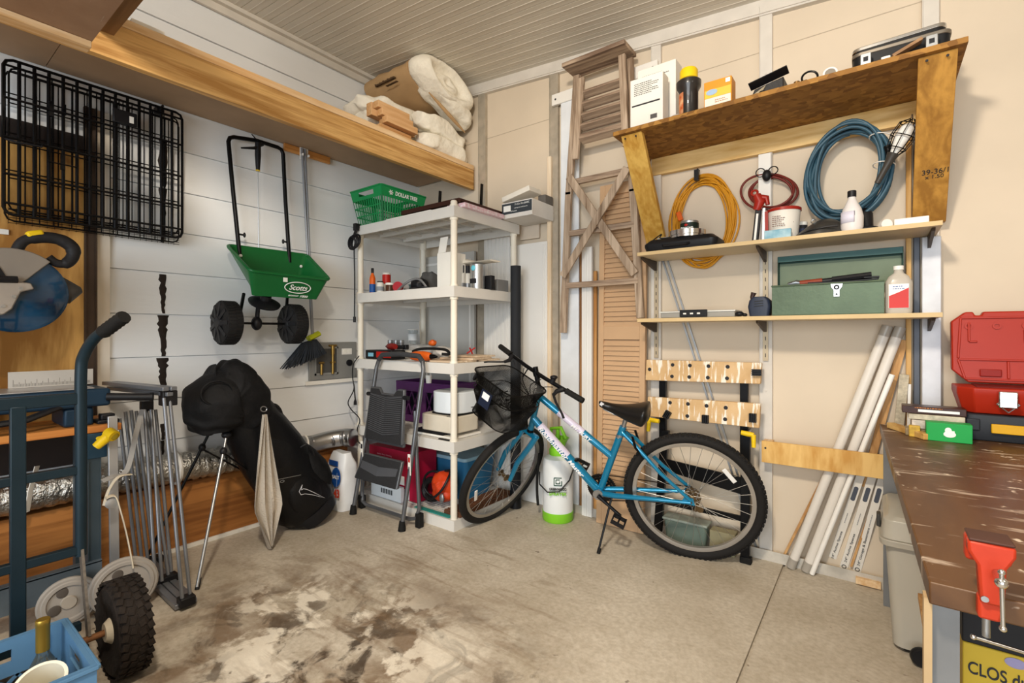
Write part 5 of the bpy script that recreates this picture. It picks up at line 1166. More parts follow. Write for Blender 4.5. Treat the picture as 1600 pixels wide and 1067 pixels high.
# ================================================================ SACK BETWEEN GOLF BAG AND STOOL
t = T('pellet_sack', 'white plastic sack with blue and red printing standing between golf bag and step stool', 'sack', (-2.93, 1.99, 0))
mb = MB(); rings = []
for i in range(15):
    u = i/14; zz = .003+.385*u; e_ = .55; rx = .110*(1-.25*max(0, u-.8)/.2)*(.92+.08*math.sin(PI*min(1, u*1.3))); ry = .075*(1-.6*max(0, u-.75)/.25)
    rings.append([Vector((-2.970+rx*math.copysign(abs(math.cos(a))**e_, math.cos(a)), 1.985+ry*math.copysign(abs(math.sin(a))**e_, math.sin(a)), zz)) for a in [2*PI*j/36 for j in range(36)]])
mb.loft(rings); lumpy(mb, .010, 9, 12); clampv(mb, y1=2.06, z0=.002); part('sack_body', mb, mat('white_sack', '#e8eaec', .35, var=.04, bump=.3, bs=14), t)
SB = mat('sack_blue', '#1c4f9c', .4)
c = Vector((-2.905, 1.897, .24)); mb = MB(); mb.lathe([(0, 0), (.044, 0), (.044, .002), (0, .002)], c, (.12, -1, .0), 28, sx=1, sy=1.5); part('blue_oval', mb, SB, t)
text('SALT', c+Vector((.0, -.004, .0)), (1, .12, 0), (0, 0, 1), .024, INKW, t, w=.068, bold=.02)
text('43', (-2.895, 1.894, .13), (1, .12, 0), (0, 0, 1), .06, mat('sack_red', '#c9412a', .5), t, w=.055, bold=.04)
mb = MB(); mb.box(-3.0, -2.90, 1.905, 1.908, .31, .345); part('blue_stripe', mb, SB, t)
for i in range(5):
    mb = MB(); mb.bar((-3.03+.03*i, 1.901-.001*i, .05+.04*(i % 2)), (-3.01+.03*i, 1.899-.001*i, .30-.03*(i % 3)), .003, .0015, (0, 1, 0)); part('printed_line', mb, mat('faint_blue', '#9fb6d6', .5), t)
# ================================================================ BACK WALL, LEFT PART
DW = mat('door_white', '#e4e2de', .5, var=.03, vs=3)
DG = mat('door_grey', '#c6c4bf', .5, var=.05, vs=3)
def wx(px, Y=2.86): return B(px, 500, Y).x
def slab(name, x0, x1, y0, y1, z0, z1, m, label, cat='board', group=None, bev=.003, lean=0):
    mb = MB(); mb.box(x0, x1, y0, y1, z0, z1)
    if lean: mb.v = [Vector((v.x, v.y-lean*(1-(v.z-z0)/(z1-z0)), v.z)) for v in mb.v]
    return one(name, mb, m, label, cat, group, bev=bev)
t = T('leaning_grey_door', 'grey-white door slab with raised borders leaning on the back wall behind the shelving', 'door panel', (-2.78, 2.88, 0))
mb = MB(); mb.box(-3.12, -2.52, 2.862, 2.89, 0.001, 1.86); part('door_slab', mb, DG, t, bev=.003)
mb = MB()
for a in ((-3.09, -2.55, 1.78, 1.80), (-3.09, -2.55, .08, .10), (-3.09, -3.07, .10, 1.78), (-2.57, -2.55, .10, 1.78)): mb.box(a[0], a[1], 2.856, 2.8615, a[2], a[3])
part('raised_border', mb, DW, t, bev=.002)
t = T('fluted_trim', 'white fluted door trim board standing on the back wall right of the grey door', 'trim board', (-2.33, 2.87, 0))
mb = MB(); mb.box(-2.42, -2.17, 2.865, 2.89, .001, 2.02); part('backing', mb, DW, t, bev=.002)
mb = MB()
for i in range(6): x = -2.40+.037*i; mb.box(x, x+.022, 2.857, 2.8645, .002, 2.015)
part('flute', mb, DW, t, bev=.003)
t = T('leaning_white_door', 'plain white door slab leaning on the back wall right of the black tube', 'door panel', (-2.0, 2.87, 0))
x0, x1 = -2.16, wx(855)
mb = MB(); mb.box(x0, x1, 2.855, 2.888, .001, Z_(815, 382, 2.86)); part('door_slab', mb, DW, t, bev=.003)
mb = MB(); mb.box(x1-.035, x1-.028, 2.850, 2.8545, .02, Z_(815, 382, 2.86)-.02); mb.box(x1-.018, x1-.012, 2.850, 2.8545, .02, Z_(815, 382, 2.86)-.02); part('edge_bead', mb, DW, t)
slab('beige_panel_offcut', -2.10, -1.93, 2.895, 2.915, Z_(840, 372, 2.9), Z_(840, 346, 2.9), mat('patch_beige', '#cdbfae', .7), 'small beige panel piece above the white door slab', 'panel')
slab('cream_moulding', wx(857, 2.885), wx(863, 2.885), 2.865, 2.89, .001, Z_(860, 245, 2.88), wood('cream_wood', '#dcc3a2', '#ecdcc4', 'Z', .6, 12, False), 'narrow cream wood moulding standing left of the metal stud beside the ladder', 'moulding')
slab('white_board', wx(878, 2.89), wx(906, 2.89), 2.873, 2.888, .001, Z_(890, 150, 2.88), mat('cool_white_board', '#dfe3e8', .5), 'wide smooth white board standing on the back wall behind the ladder', 'board')
slab('brown_lath', wx(906, 2.88), wx(911, 2.88), 2.872, 2.888, .001, Z_(908, 380, 2.88), wood('brown_lath', '#7a532f', '#a87a4b', 'Z', .7, 14, False), 'thin brown lath between the white board and the fluted moulding', 'lath')
t = T('white_moulding', 'white ribbed moulding standing between the ladder and the louvred door', 'moulding', (wx(918), 2.86, 0))
mb = MB(); mb.box(wx(911, 2.87), wx(927, 2.87), 2.85, 2.871, .001, 1.78); part('moulding_body', mb, DW, t, bev=.002)
mb = MB(); mb.box(wx(913, 2.85)+.003, wx(917, 2.85), 2.845, 2.8495, .003, 1.775); mb.box(wx(920, 2.85), wx(925, 2.85), 2.845, 2.8495, .003, 1.775); part('rib', mb, DW, t, bev=.001)
slab('tan_lath', wx(928, 2.88), wx(933, 2.88), 2.872, 2.888, .001, 1.62, wood('tan_lath', '#a9743d', '#c99a60', 'Z', .7, 14, False), 'tan wood lath behind the left edge of the louvred door', 'lath')
# horizontal white battens behind the ladder top
for i, (px0, px1, py0, py1, lb) in enumerate(((863, 897, 158, 146, 'white batten end with a screw hole left of the ladder top'), (985, 1028, 118, 103, 'white batten end with a screw hole right of the ladder top'))):
    a = B(px0, py0, 2.87); b_ = B(px1, py1, 2.87); mb = MB(); mb.box(a.x, b_.x, 2.862, 2.885, (a.z+b_.z)/2-.038, (a.z+b_.z)/2+.038); o = one('white_batten', mb, WHT, lb, 'batten', bev=.002)
    mb = MB(); mb.lathe([(.007, 0), (.007, .001)], (a.x+.03 if i == 0 else b_.x-.03, 2.862, (a.z+b_.z)/2+.0), (0, -1, 0), 10); part('screw_hole', mb, INK, o)

# --- louvred bifold door
LV = mat('tan_louvre', '#c3a07c', .6, var=.04)
t = T('louvred_door', 'tan louvred bifold door leaning on the back wall behind the bicycle saddle', 'louvred door', (-1.27, 2.82, 0))
Zt = 1.2+(523-284)/756*(.6*1.27+.8*2.85)
def lean_y(z): return 2.795+.055*z/Zt
xl, xr = -1.425, -1.112
def lbox(x0, x1, z0, z1, d0=0, d1=.028): 
    mb = MB(); mb.add([(x0, lean_y(z0)+d0, z0), (x1, lean_y(z0)+d0, z0), (x1, lean_y(z0)+d1, z0), (x0, lean_y(z0)+d1, z0), (x0, lean_y(z1)+d0, z1), (x1, lean_y(z1)+d0, z1), (x1, lean_y(z1)+d1, z1), (x0, lean_y(z1)+d1, z1)],
        [(0,3,2,1),(4,5,6,7),(0,1,5,4),(1,2,6,5),(2,3,7,6),(3,0,4,7)]); return mb
for x0, x1 in ((xl, xl+.036), (xr-.036, xr)): part('stile', lbox(x0, x1, .002, Zt), LV, t, bev=.002)
zm0, zm1 = 1.2+(523-526)/756*3.15, 1.2+(523-508)/756*3.15+.0
for z0, z1 in ((.002, .17), (1.17, 1.255), (Zt-.07, Zt)): part('rail', lbox(xl+.036, xr-.036, z0, z1), LV, t, bev=.002)
for z0, z1 in ((.17, 1.17), (1.255, Zt-.07)):
    mb = MB(); z = z0
    while z < z1-.01:
        y = lean_y(z); mb.add([(xl+.036, y+.004, z), (xr-.036, y+.004, z), (xr-.036, y+.020, z+.036), (xl+.036, y+.020, z+.036), (xl+.036, y+.010, z), (xr-.036, y+.010, z), (xr-.036, y+.026, z+.036), (xl+.036, y+.026, z+.036)],
            [(0,3,2,1),(4,5,6,7),(0,1,5,4),(1,2,6,5),(2,3,7,6),(3,0,4,7)]); z += .031
    part('louvre_panel', mb, LV, t, smooth=False)

# --- old wooden step ladder hung on the wall
OLD = wood('weathered_wood', '#7d6753', '#c2ad97', 'Z', .85, 16, False, .5)
OLDX = wood('weathered_wood_x', '#766050', '#b8a18a', 'X', .85, 16, False, .5)
t = T('wooden_step_ladder', 'old weathered wooden step ladder hung folded on the back wall beside the top shelf', 'ladder', (-1.45, 2.8, 1.2))
YL = 2.80
def bl_(px, py, Y=YL): return B(px, py, Y)
mb = MB(); mb.bar(bl_(889, 300), bl_(880, 520), .045, .028, (0, 1, 0)); mb.bar(bl_(902, 118), bl_(889, 305), .045, .028, (0, 1, 0)); part('rear_rail', mb, OLD, t, bev=.003)
mb = MB(); mb.bar(bl_(984, 92), bl_(989, 300), .045, .028, (0, 1, 0)); mb.bar(bl_(989, 295), bl_(1001, 497), .045, .028, (0, 1, 0)); part('rear_rail', mb, OLD, t, bev=.003)
YF = 2.73
mb = MB(); mb.bar(bl_(909, 122, YF), bl_(899, 249, YF), .042, .025, (0, 1, 0)); part('front_rail', mb, OLD, t, bev=.003)
mb = MB(); mb.bar(bl_(972, 86, YF), bl_(978, 228, YF), .042, .025, (0, 1, 0)); part('front_rail', mb, OLD, t, bev=.003)
mb = MB(); a, b_ = bl_(893, 110, 2.77), bl_(985, 82, 2.77); zc = (a.z+b_.z)/2
mb.box(a.x-.01, b_.x+.01, 2.66, 2.84, zc-.012, zc+.014); part('top_cap', mb, OLDX, t, bev=.004)
for py0, py1, h in ((146, 131, .035), (163, 150, .035), (180, 168, .035), (196, 185, .035), (215, 203, .07)):
    a, b_ = bl_(908, py0, YF+.02), bl_(975, py1, YF+.02); zc = (a.z+b_.z)/2; mb = MB(); mb.bar((a.x, YF+.02, zc), (b_.x, YF+.02, zc), .060, h*.5, (0, .35, 1)); part('step', mb, OLDX, t, bev=.002)
for (x0, y0), (x1, y1) in (((896, 284), (990, 266)), ((890, 362), (992, 354)), ((885, 445), (998, 440))):
    a, b_ = bl_(x0, y0, YL), bl_(x1, y1, YL); zc = (a.z+b_.z)/2; mb = MB(); mb.bar((a.x, YL, zc), (b_.x, YL, zc), .03, .036, (0, 0, 1)); part('rung', mb, OLDX, t, bev=.003)
mb = MB(); mb.bar(bl_(889, 276, YL-.035), bl_(992, 428, YL-.035), .05, .014, (0, 1, 0)); part('cross_brace', mb, OLD, t, bev=.002)
mb = MB(); mb.bar(bl_(980, 262, YL-.05), bl_(879, 432, YL-.05), .05, .014, (0, 1, 0)); part('cross_brace', mb, OLD, t, bev=.002)

# --- black tube
t = T('black_tube', 'tall black foam-covered tube standing in front of the white doors beside the shelving', 'tube', (-1.99, 2.70, 0))
c = (-1.997, 2.705, 0); zt = Z_(800, 416, 2.70)
mb = MB(); mb.lathe([(.036, .002), (.036, zt), (.028, zt), (.028, zt-.10), (0, zt-.10)], c, n=28); part('tube_wall', mb, mat('charcoal_foam', '#26282c', .75, var=.1, bump=.1), t)
mb = MB(); mb.lathe([(.040, .002), (.040, .12), (.0365, .125)], c, n=28); part('tube_foot', mb, BLK, t)

# --- sprayer
LIME = mat('lime_plastic', '#7fc52c', .4)
t = T('garden_sprayer', 'white pump sprayer with lime green base and collar standing behind the bicycle', 'sprayer', (-1.655, 2.705, 0))
c = Vector((-1.655, 2.705, 0)); R_ = .098
mb = MB(); mb.lathe([(0, .062), (R_, .062), (R_, .36), (R_*.92, .40), (R_*.55, .42), (0, .42)], c, n=36); part('tank', mb, mat('milky_tank', '#e3e6e6', .4, var=.03), t)
mb = MB(); mb.lathe([(0, .001), (R_*.97, .001), (R_*1.03, .01), (R_*1.03, .062), (0, .0618)], c, n=36); part('base', mb, LIME, t)
mb = MB(); mb.lathe([(R_*.56, .42), (R_*.58, .455), (R_*.45, .47), (R_*.7, .53), (R_*.76, .53), (R_*.70, .52), (.02, .47), (0, .47)], c, n=30); part('collar', mb, LIME, t)
mb = MB(); mb.tube([c+Vector((-.05, 0, .52)), c+Vector((-.045, -.01, .585)), c+Vector((.03, -.01, .60)), c+Vector((.06, 0, .53))], .012, 8); mb.rod(c+Vector((0, 0, .47)), c+Vector((0, 0, .60)), .013); part('pump_handle', mb, LIME, t)
u = Vector((.85, .52, 0)); fr_ = c+Vector((.52, -.85, 0))*(R_+.001)
text('GREENWOOD', fr_+Vector((0, 0, .225))+Vector((.52, -.85, 0))*.010, u, (0, 0, 1), .016, INK, t, w=.11, bold=.02, ext=.003)
text('SPRAYER', fr_+Vector((0, 0, .195))+Vector((.52, -.85, 0))*.010, u, (0, 0, 1), .020, LIME, t, w=.11, bold=.02, ext=.003)
mb = MB(); q = fr_+Vector((0, 0, .27))
for k_, s_ in enumerate((.024, .012)):
    for a, b_ in (((-s_, -s_), (s_, -s_)), ((s_, -s_), (s_, .2*s_)), ((-s_, -s_), (-s_, s_)), ((-s_, s_), (s_, s_))): mb.bar(q+u*a[0]+Vector((0, 0, a[1])), q+u*b_[0]+Vector((0, 0, b_[1])), .005, .004, (.52, -.85, 0))
part('square_mark', mb, mat('mark_green', '#1f4a35', .5), t)
mb = MB(); mb.tube([c+Vector((-.52*0-.085-.02, -.055, .30)), c+Vector((-.07, -.11, .24)), c+Vector((.0, -.125, .205)), c+Vector((.07, -.10, .215)), c+Vector((.11, -.04, .28)), c+Vector((.115, .0, .34))], .0045, 6); part('carry_strap', mb, BLK, t)
mb = MB(); mb.tube(smoothpath([c+Vector((-.11, -.05, .42)), c+Vector((-.125, -.05, .30)), c+Vector((-.13, -.05, .18)), c+Vector((-.115, -.06, .08))], 5), .009, 8); part('hose', mb, RUB, t)

# --- twin rods
t = None
for i, dx in enumerate((0, .028)):
    mb = MB(); mb.bar(B(1036, 408, 2.903)+Vector((dx, 0, 0)), B(1184, 862, 2.903)+Vector((dx, 0, .0)), .010, .008, (0, 1, 0))
    one('shelf_rod', mb, STEEL, ('left', 'right')[i]+' one of two thin metal strips leaning on the back wall behind the clamping bench', 'metal strip', 'thin metal strips on the back wall')
# --- folded clamping workbench on the wall behind the rear wheel
JW = mat('jaw_ply', '#caa676', .6, var=.1, vs=9, stretch=(3, 1, .5))
m, N, Lk, p = node_mat('paint_dripped_ply', .6); tc = N.new('ShaderNodeTexCoord')
b0 = ramp(noise(9, 4), .3, .7, lin('#c39d6b'), lin('#d8b688'))
mp = N.new('ShaderNodeMapping'); mp.inputs['Scale'].default_value = (26, 1, 3.5); Lk.new(tc.outputs['Object'], mp.inputs[0])
b0 = mix(ramp(noise(1.6, 5, .2, mp.outputs[0]), .54, .60), b0, lin('#efe7d8')); Lk.new(b0, p.inputs['Base Color']); JAW = m
t = T('folding_clamp_bench', 'folded clamping workbench with two paint-dripped plywood jaws leaning on the back wall', 'clamping bench', (-.75, 2.8, 0))
def jaw(p00, p01, p10, p11, Y, holes, blocks):
    a, b_, c_, d_ = [B(q[0], q[1], Y) for q in (p00, p01, p10, p11)]   # TL TR BL BR
    z1a, z1b, z0a, z0b = a.z, b_.z, c_.z, d_.z
    mb = MB(); mb.loft([[c_, d_, b_, a], [v+Vector((0, .03, 0)) for v in (c_, d_, b_, a)]]); o = part('jaw', mb, JAW, t, bev=.003)
    for (px, py) in holes:
        q = B(px, py, Y); mb = MB(); mb.lathe([(.0, .0), (.0105, 0), (.0105, .0012), (0, .0012)], q+Vector((0, 0, 0)), (0, -1, 0), 16); part('dog_hole', mb, INK, o)
    for (px, py, rz) in blocks:
        q = B(px, py, Y-.012); mb = MB()
        for k_ in range(4): mb.cb(q+Matrix.Rotation(rz, 4, 'Y') @ Vector(((k_-1.5)*.009, 0, 0)), (.005, .025, .045), Matrix.Rotation(rz, 4, 'Y'))
        mb.cb(q+Vector((0, .008, 0)), (.034, .006, .045), Matrix.Rotation(rz, 4, 'Y')); part('bench_dog', mb, BLK, o)
jaw((1010, 562), (1190, 567), (1008, 594), (1188, 600), 2.80, ((1015, 577), (1051, 570), (1078, 571), (1107, 572), (1137, 573), (1050, 588), (1077, 589), (1106, 590), (1136, 591)), ((1182, 582, PI/2),))
jaw((1012, 620), (1188, 631), (1010, 650), (1186, 669), 2.76, ((1047, 629), (1075, 631), (1104, 634), (1134, 637), (1074, 650), (1133, 655)), ((1042, 648, .5), (1102, 655, 0), (1176, 653, 0)))
mb = MB()
for px in (1036, 1163): 
    a = B(px, 596, 2.845); mb = MB(); mb.box(a.x-.02, a.x+.02, 2.832, 2.86, .45, B(px, 580, 2.84).z); part('slide_rail', mb, BLKM, t, bev=.002)
for px, pf in ((1040, 1020), (1165, 1162)):
    a = B(px, 672, 2.80); g_ = G(pf, 745 if pf < 1100 else 884, 0) if pf > 1100 else Vector((a.x-.04, 2.72, 0)); g_.z = .002; g_.y = 2.775
    mb = MB(); mb.bar(g_, a, .045, .03, (0, 1, 0)); part('leg', mb, BLKM, t, bev=.002)
    mb = MB(); mb.box(g_.x-.025, g_.x+.03, g_.y-.02, g_.y+.02, .001, .035); part('leg_foot', mb, RUB, t, bev=.003)
mb = MB(); a, b_ = B(1036, 716, 2.79), B(1166, 748, 2.79); mb.loft([[a, b_, B(1166, 775, 2.79), B(1036, 734, 2.79)], [v+Vector((0, .01, 0)) for v in (a, b_, B(1166, 775, 2.79), B(1036, 734, 2.79))]]); part('step_plate', mb, BLKM, t)
mb = MB(); mb.bar(B(1025, 780, 2.79), B(1166, 812, 2.79), .03, .012, (0, 1, 0)); part('lower_brace', mb, BLKM, t)
for px, py in ((1022, 657), (1168, 678)):
    q = B(px, py, 2.74); mb = MB(); mb.tube([q+Vector((-.03, .0, .004)), q, q+Vector((.03, 0, -.002))], [.012, .014, .012], 10); mb.tube([q+Vector((-.028 if px < 1100 else .028, 0, 0)), q+Vector((-.034 if px < 1100 else .03, -.005, -.065))], [.012, .010], 10); part('clamp_handle', mb, YEL, t)
    mb = MB(); mb.rod(q+Vector((0, 0, 0)), q+Vector((0, .08, .01)), .008); part('clamp_screw', mb, STEEL, t)
t = T('green_tote', 'low grey-green translucent plastic tote on the floor behind the rear wheel', 'tote', (-.83, 2.81, 0))
mb = MB(); mb.loft([[Vector((a, b_, h)) for a, b_ in rrect(-.98+i_, -.74-i_, 2.765+i_, 2.86, .02, 4)] for h, i_ in ((.002, .012), (.135, 0))]); part('tote_body', mb, mat('grey_green_plastic', '#6f7e74', .3, trans=.15), t)
mb = MB(); mb.box(-.985, -.735, 2.76, 2.862, .136, .150); part('tote_lid', mb, mat('grey_lid', '#8c958c', .4), t, bev=.004)
boxy('olive_box', -.73, -.60, 2.79, 2.862, .002, .125, mat('olive_card', '#8f876a', .8), 'low olive-beige box right of the grey-green tote behind the rear wheel', 'box')

# ================================================================ BICYCLE
Hr = Vector((-.773, 2.611, .343)); f_ = Vector((-.9756, -.2196, 0)).normalized(); Ub = Vector((.0425, -.188, .981)).normalized(); Nb = f_.cross(Ub).normalized()
Hf = Vector((-1.867, 2.403, .317)); g_ = Vector((-.082, -.997, 0)).normalized(); Uf = Vector((.42, -.035, .907)).normalized(); Nf = g_.cross(Uf).normalized()
def frame(o, x, y, z): return Matrix(((x.x, y.x, z.x, o.x), (x.y, y.y, z.y, o.y), (x.z, y.z, z.z, o.z), (0, 0, 0, 1)))
MR = frame(Hr, f_, Ub, Nb); MF = frame(Hf, g_, Uf, Nf)   # local (forward, up, away from the camera)
TEAL = mat('teal_frame_paint', '#0f7da6', .22, .35, coat=.7, var=.04)
LIL = mat('lilac_frame_paint', '#cfc8dc', .3, coat=.5, var=.03)
RIM = mat('alloy_rim', '#b7b4b0', .32, .85); TYR = mat('bike_tyre', '#1c1a19', .8, bump=.15); SPK = mat('spoke_steel', '#c8c6c2', .3, .9); OLDM = mat('oily_steel', '#6e5b41', .4, .8, var=.2)
t = T('bicycle', 'teal mountain bicycle with wire front basket standing on its kickstand', 'bicycle', (-1.3, 2.5, 0))
def wheel(M, knob, nm):
    R_ = .352; mb = MB(M); r = .024
    mb.ring((0, 0, 0), (0, 0, 1), R_-r, r, 72, 12)
    if knob:
        for i in range(84):
            a = 2*PI*i/84
            for dz, tw in ((-.016, .5), (-.006, 0), (.006, 0), (.016, .5)):
                aa = a+(PI/84 if abs(dz) > .01 else 0); rr = R_-(.0045 if abs(dz) > .01 else .0)
                mb.cb(Vector((rr*math.cos(aa), rr*math.sin(aa), dz)), (.008, .013, .008), Matrix.Rotation(aa, 4, 'Z'))
    mb.v = [Vector((v.x, v.y, max(v.z, .0005))) for v in mb.v]
    w = part('tyre', mb, TYR, t)
    mb = MB(M); mb.lathe([(R_-.046, -.012), (R_-.050, -.012), (R_-.066, -.009), (R_-.066, .009), (R_-.050, .012), (R_-.046, .012)], (0, 0, 0), n=72, caps=False); 
    mb.loft([[Vector(((R_-.052)*math.cos(a), (R_-.052)*math.sin(a), dz)) for a in [2*PI*i/72 for i in range(72)]] for dz in (-.0115, .0115)], caps=False)
    part('rim', mb, RIM, w)
    mb = MB(M)
    for i in range(32):
        side = 1 if i % 2 else -1; a = 2*PI*i/32; off = (1.25 if (i//2) % 2 else -1.25)
        mb.rod(Vector((.022*math.cos(a+off), .022*math.sin(a+off), .026*side)), Vector(((R_-.064)*math.cos(a), (R_-.064)*math.sin(a), .0)), .0011, n=4)
    part('spokes', mb, SPK, w)
    mb = MB(M); mb.lathe([(.006, -.062), (.006, -.035), (.014, -.033), (.024, -.028), (.024, -.025), (.012, -.022), (.012, .022), (.024, .025), (.024, .028), (.014, .033), (.006, .035), (.006, .062)], (0, 0, 0), n=20); part('hub', mb, OLDM, w)
    mb = MB(M)
    return w
wr = wheel(MR, True, 'rear'); wf = wheel(MF, False, 'front')
for M_, w_, ang in ((MR, wr, 2.45), (MF, wf, -.35)):
    mb = MB(M_); c = Vector((.235*math.cos(ang), .235*math.sin(ang), -.012)); mb.cb(c, (.022, .085, .006), Matrix.Rotation(ang, 4, 'Z') @ Matrix.Rotation(0, 4, 'Z')); part('wheel_reflector', mb, mat('reflector_white', '#e3e1dd', .2), w_, bev=.008, seg=3)
# frame
def ft(name, pts, r, m, n=14, parent=None): mb = MB(MR); mb.tube([Vector(q) for q in pts], r, n); return part(name, mb, m, parent or t)
BBk = (.494, -.039, 0)
fr = ft('head_tube', [(.893, .300, 0), (.817, .545, 0)], .0185, TEAL)
def two(name, a, b_, cuts, r):
    a = Vector(a); b_ = Vector(b_)
    o = ft(name, [a, b_], r, TEAL)
    return o
tt = two('top_tube', (.826, .515, 0), (.418, .187, 0), None, .0200)
dt = two('down_tube', (.870, .375, 0), BBk, None, .0240)
a, b_ = Vector((.826, .515, 0)), Vector((.418, .187, 0)); ft('painted_band', [a.lerp(b_, .28), a.lerp(b_, .62)], .0206, LIL, parent=tt)
a2, b2 = Vector((.870, .375, 0)), Vector(BBk); ft('painted_band', [a2.lerp(b2, .10), a2.lerp(b2, .52)], .0246, LIL, parent=dt)
W_ = lambda v: MR @ Vector(v)
def tube_text(body, a, b_, u0, r, h, w, m, parent):
    p0 = W_(a.lerp(b_, u0))-Nb*(r+.001); ud = (W_(b_)-W_(a)).normalized(); vd = ud.cross(-Nb).normalized()
    if vd.z < 0: vd = -vd
    text(body, p0, ud, vd, h, m, parent, w=w, shear=.3, bold=.015, ext=.002)
tube_text('Roadmaster', a2, b2, .32, .0250, .028, .24, mat('decal_white', '#f6f6f8', .4), dt)
tube_text('Roadmaster', a2, b2, .335, .0246, .028, .24, mat('decal_teal', '#0a5f86', .4), dt)
tube_text('MT. FURY', a, b_, .60, .0212, .020, .14, mat('decal_white', '#f6f6f8', .4), tt)
tube_text('Master', a2, b2, .66, .0246, .024, .12, mat('decal_white', '#f6f6f8', .4), dt)
ft('seat_tube', [BBk, (.345, .365, 0)], .0195, TEAL)
for s in (-1, 1):
    ft('chain_stay', [(.494, -.035, .022*s), (.40, -.030, .038*s), (.15, -.01, .052*s), (0, 0, .060*s)], [.016, .016, .012, .009], TEAL)
    ft('seat_stay', [(.350, .335, .012*s), (.29, .29, .035*s), (.15, .14, .048*s), (0.0, .012, .060*s)], [.011, .011, .010, .009], TEAL)
    mb = MB(MR); mb.prism([(-.02, -.015), (.02, -.012), (.045, .004), (.03, .03), (-.012, .022)], (0, 0, .058*s), (1, 0, 0), (0, 1, 0), (0, 0, .004)); part('dropout', mb, TEAL, t)
mb = MB(MR); mb.rod((.36, .32, -.0), (.372, .300, 0), .020); part('seat_clamp', mb, STEEL, t)
mb = MB(MR); mb.rod((.345, .36, 0), (.322, .44, 0), .0125); part('seat_post', mb, STEEL, t)
# saddle
mb = MB(MR); rings = []
for i in range(17):
    u = i/16; a_ = .475-.275*u; w_ = .026+.085*max(0, (u-.25)/.75)**1.1; w_ *= (1 if u < .9 else 1-.45*((u-.9)/.1)**2); w_ *= min(1, .35+u*8)
    h = .500-.020*math.sin(u*PI)+.004*u; th = .032+.105*u**1.3
    if u > .93: th *= .7
    rings.append([Vector((a_, h-th/2+.006+th/2*math.copysign(abs(math.sin(q))**.7, math.sin(q)), w_*math.copysign(abs(math.cos(q))**.8, math.cos(q)))) for q in [2*PI*j/20 for j in range(20)]])
mb.loft(rings); sd = part('saddle', mb, mat('black_vinyl', '#131212', .35, coat=.2), t, sub=1)
mb = MB(MR)
for s in (-1, 1): mb.tube([(.45, .462, .008*s), (.38, .435, .02*s), (.30, .435, .022*s), (.24, .455, .035*s)], .0035, 6)
part('saddle_rail', mb, STEEL, sd)
mb = MB(MR)
for s in (-1, 1): mb.ring((.235, .435, .04*s), (1, 0, 0), .016, .004, 14, 6); mb.ring((.245, .435, .04*s), (1, 0, 0), .016, .004, 14, 6)
part('saddle_spring', mb, STEEL, sd)
mb = MB(MR); mb.cb((.452, .493, -.022), (.02, .02, .002), Matrix.Rotation(.6, 4, 'Z')); part('saddle_sticker', mb, mat('sticker_grey', '#c9c9cc', .5), sd)
# drivetrain
mb = MB(MR); mb.rod((.494, -.039, -.036), (.494, -.039, .036), .024, n=20); mb.rod((.494, -.039, -.042), (.494, -.039, -.034), .030, n=20); part('bottom_bracket', mb, STEEL, t)
cr = []
for rr, dz in ((.082, .050), (.068, .044)):
    mb = MB(MR); mb.lathe([(rr-.014, -.0015), (rr, -.0015), (rr, .0015), (rr-.014, .0015)], (.494, -.039, dz), n=44, caps=False)
    for i in range(44): a = 2*PI*i/44; mb.cb((.494+(rr+.002)*math.cos(a), -.039+(rr+.002)*math.sin(a), dz), (.005, .004, .002), Matrix.Rotation(a, 4, 'Z'))
    for i in range(5): a = 2*PI*i/5; mb.bar((.494, -.039, dz), (.494+(rr-.008)*math.cos(a), -.039+(rr-.008)*math.sin(a), dz), .012, .003, (0, 0, 1))
    part('chainring', mb, mat('dark_chainring', '#2d2a28', .4, .7), t)
mb = MB(MR); mb.lathe([(.0, .026), (.040, .028), (.040, .031), (.036, .031), (.036, .035), (.030, .035), (.030, .039), (.024, .039), (.024, .043), (0, .044)], (0, 0, 0), n=30); part('cassette', mb, OLDM, t)
mb = MB(MR); mb.tube([(.494+.082*math.cos(q), -.039+.082*math.sin(q), .050) for q in [PI/2-.1-(PI-.1)*i/14 for i in range(15)]]+[(.25, -.085, .046), (.03, -.075, .04), (.0, -.045, .04)], .0032, 5)
mb.tube([(.494, .043, .050), (.25, .04, .045), (.0, .038, .038)], .0032, 5); part('chain', mb, mat('dark_chain', '#3a3029', .5, .7), t)
mb = MB(MR); mb.cb((-.025, -.06, .045), (.016, .09, .012), Matrix.Rotation(.3, 4, 'Z')); mb.lathe([(.0, -.003), (.018, -.003), (.018, .003), (0, .003)], (-.015, -.03, .045), n=14); mb.lathe([(.0, -.003), (.018, -.003), (.018, .003), (0, .003)], (-.038, -.09, .045), n=14); part('derailleur', mb, OLDM, t)
for s, an in ((-1, PI+.66), (1, .66)):
    e = (.494+.16*math.cos(an)*1.0, -.039+.16*math.sin(an)*1.0, .058*s)
    mb = MB(MR); mb.tube([(.494, -.039, .045*s), (.494+.08*math.cos(an), -.039+.08*math.sin(an), .052*s), e], [.013, .009, .010], 8); part('crank_arm', mb, BLKM, t)
    mb = MB(MR); ex = Vector(e); mb.rod(ex, ex+Vector((0, 0, .09*s)), .005)
    for dz in (.02, .085): mb.cb(ex+Vector((0, 0, dz*s)), (.075, .02, .008), Matrix.Rotation(.4, 4, 'Z'))
    for q in (-.034, .034): mb.cb(ex+Matrix.Rotation(.4, 4, 'Z') @ Vector((q, 0, 0))+Vector((0, 0, .052*s)), (.008, .024, .07), Matrix.Rotation(.4, 4, 'Z'))
    part('pedal', mb, BLK, t)
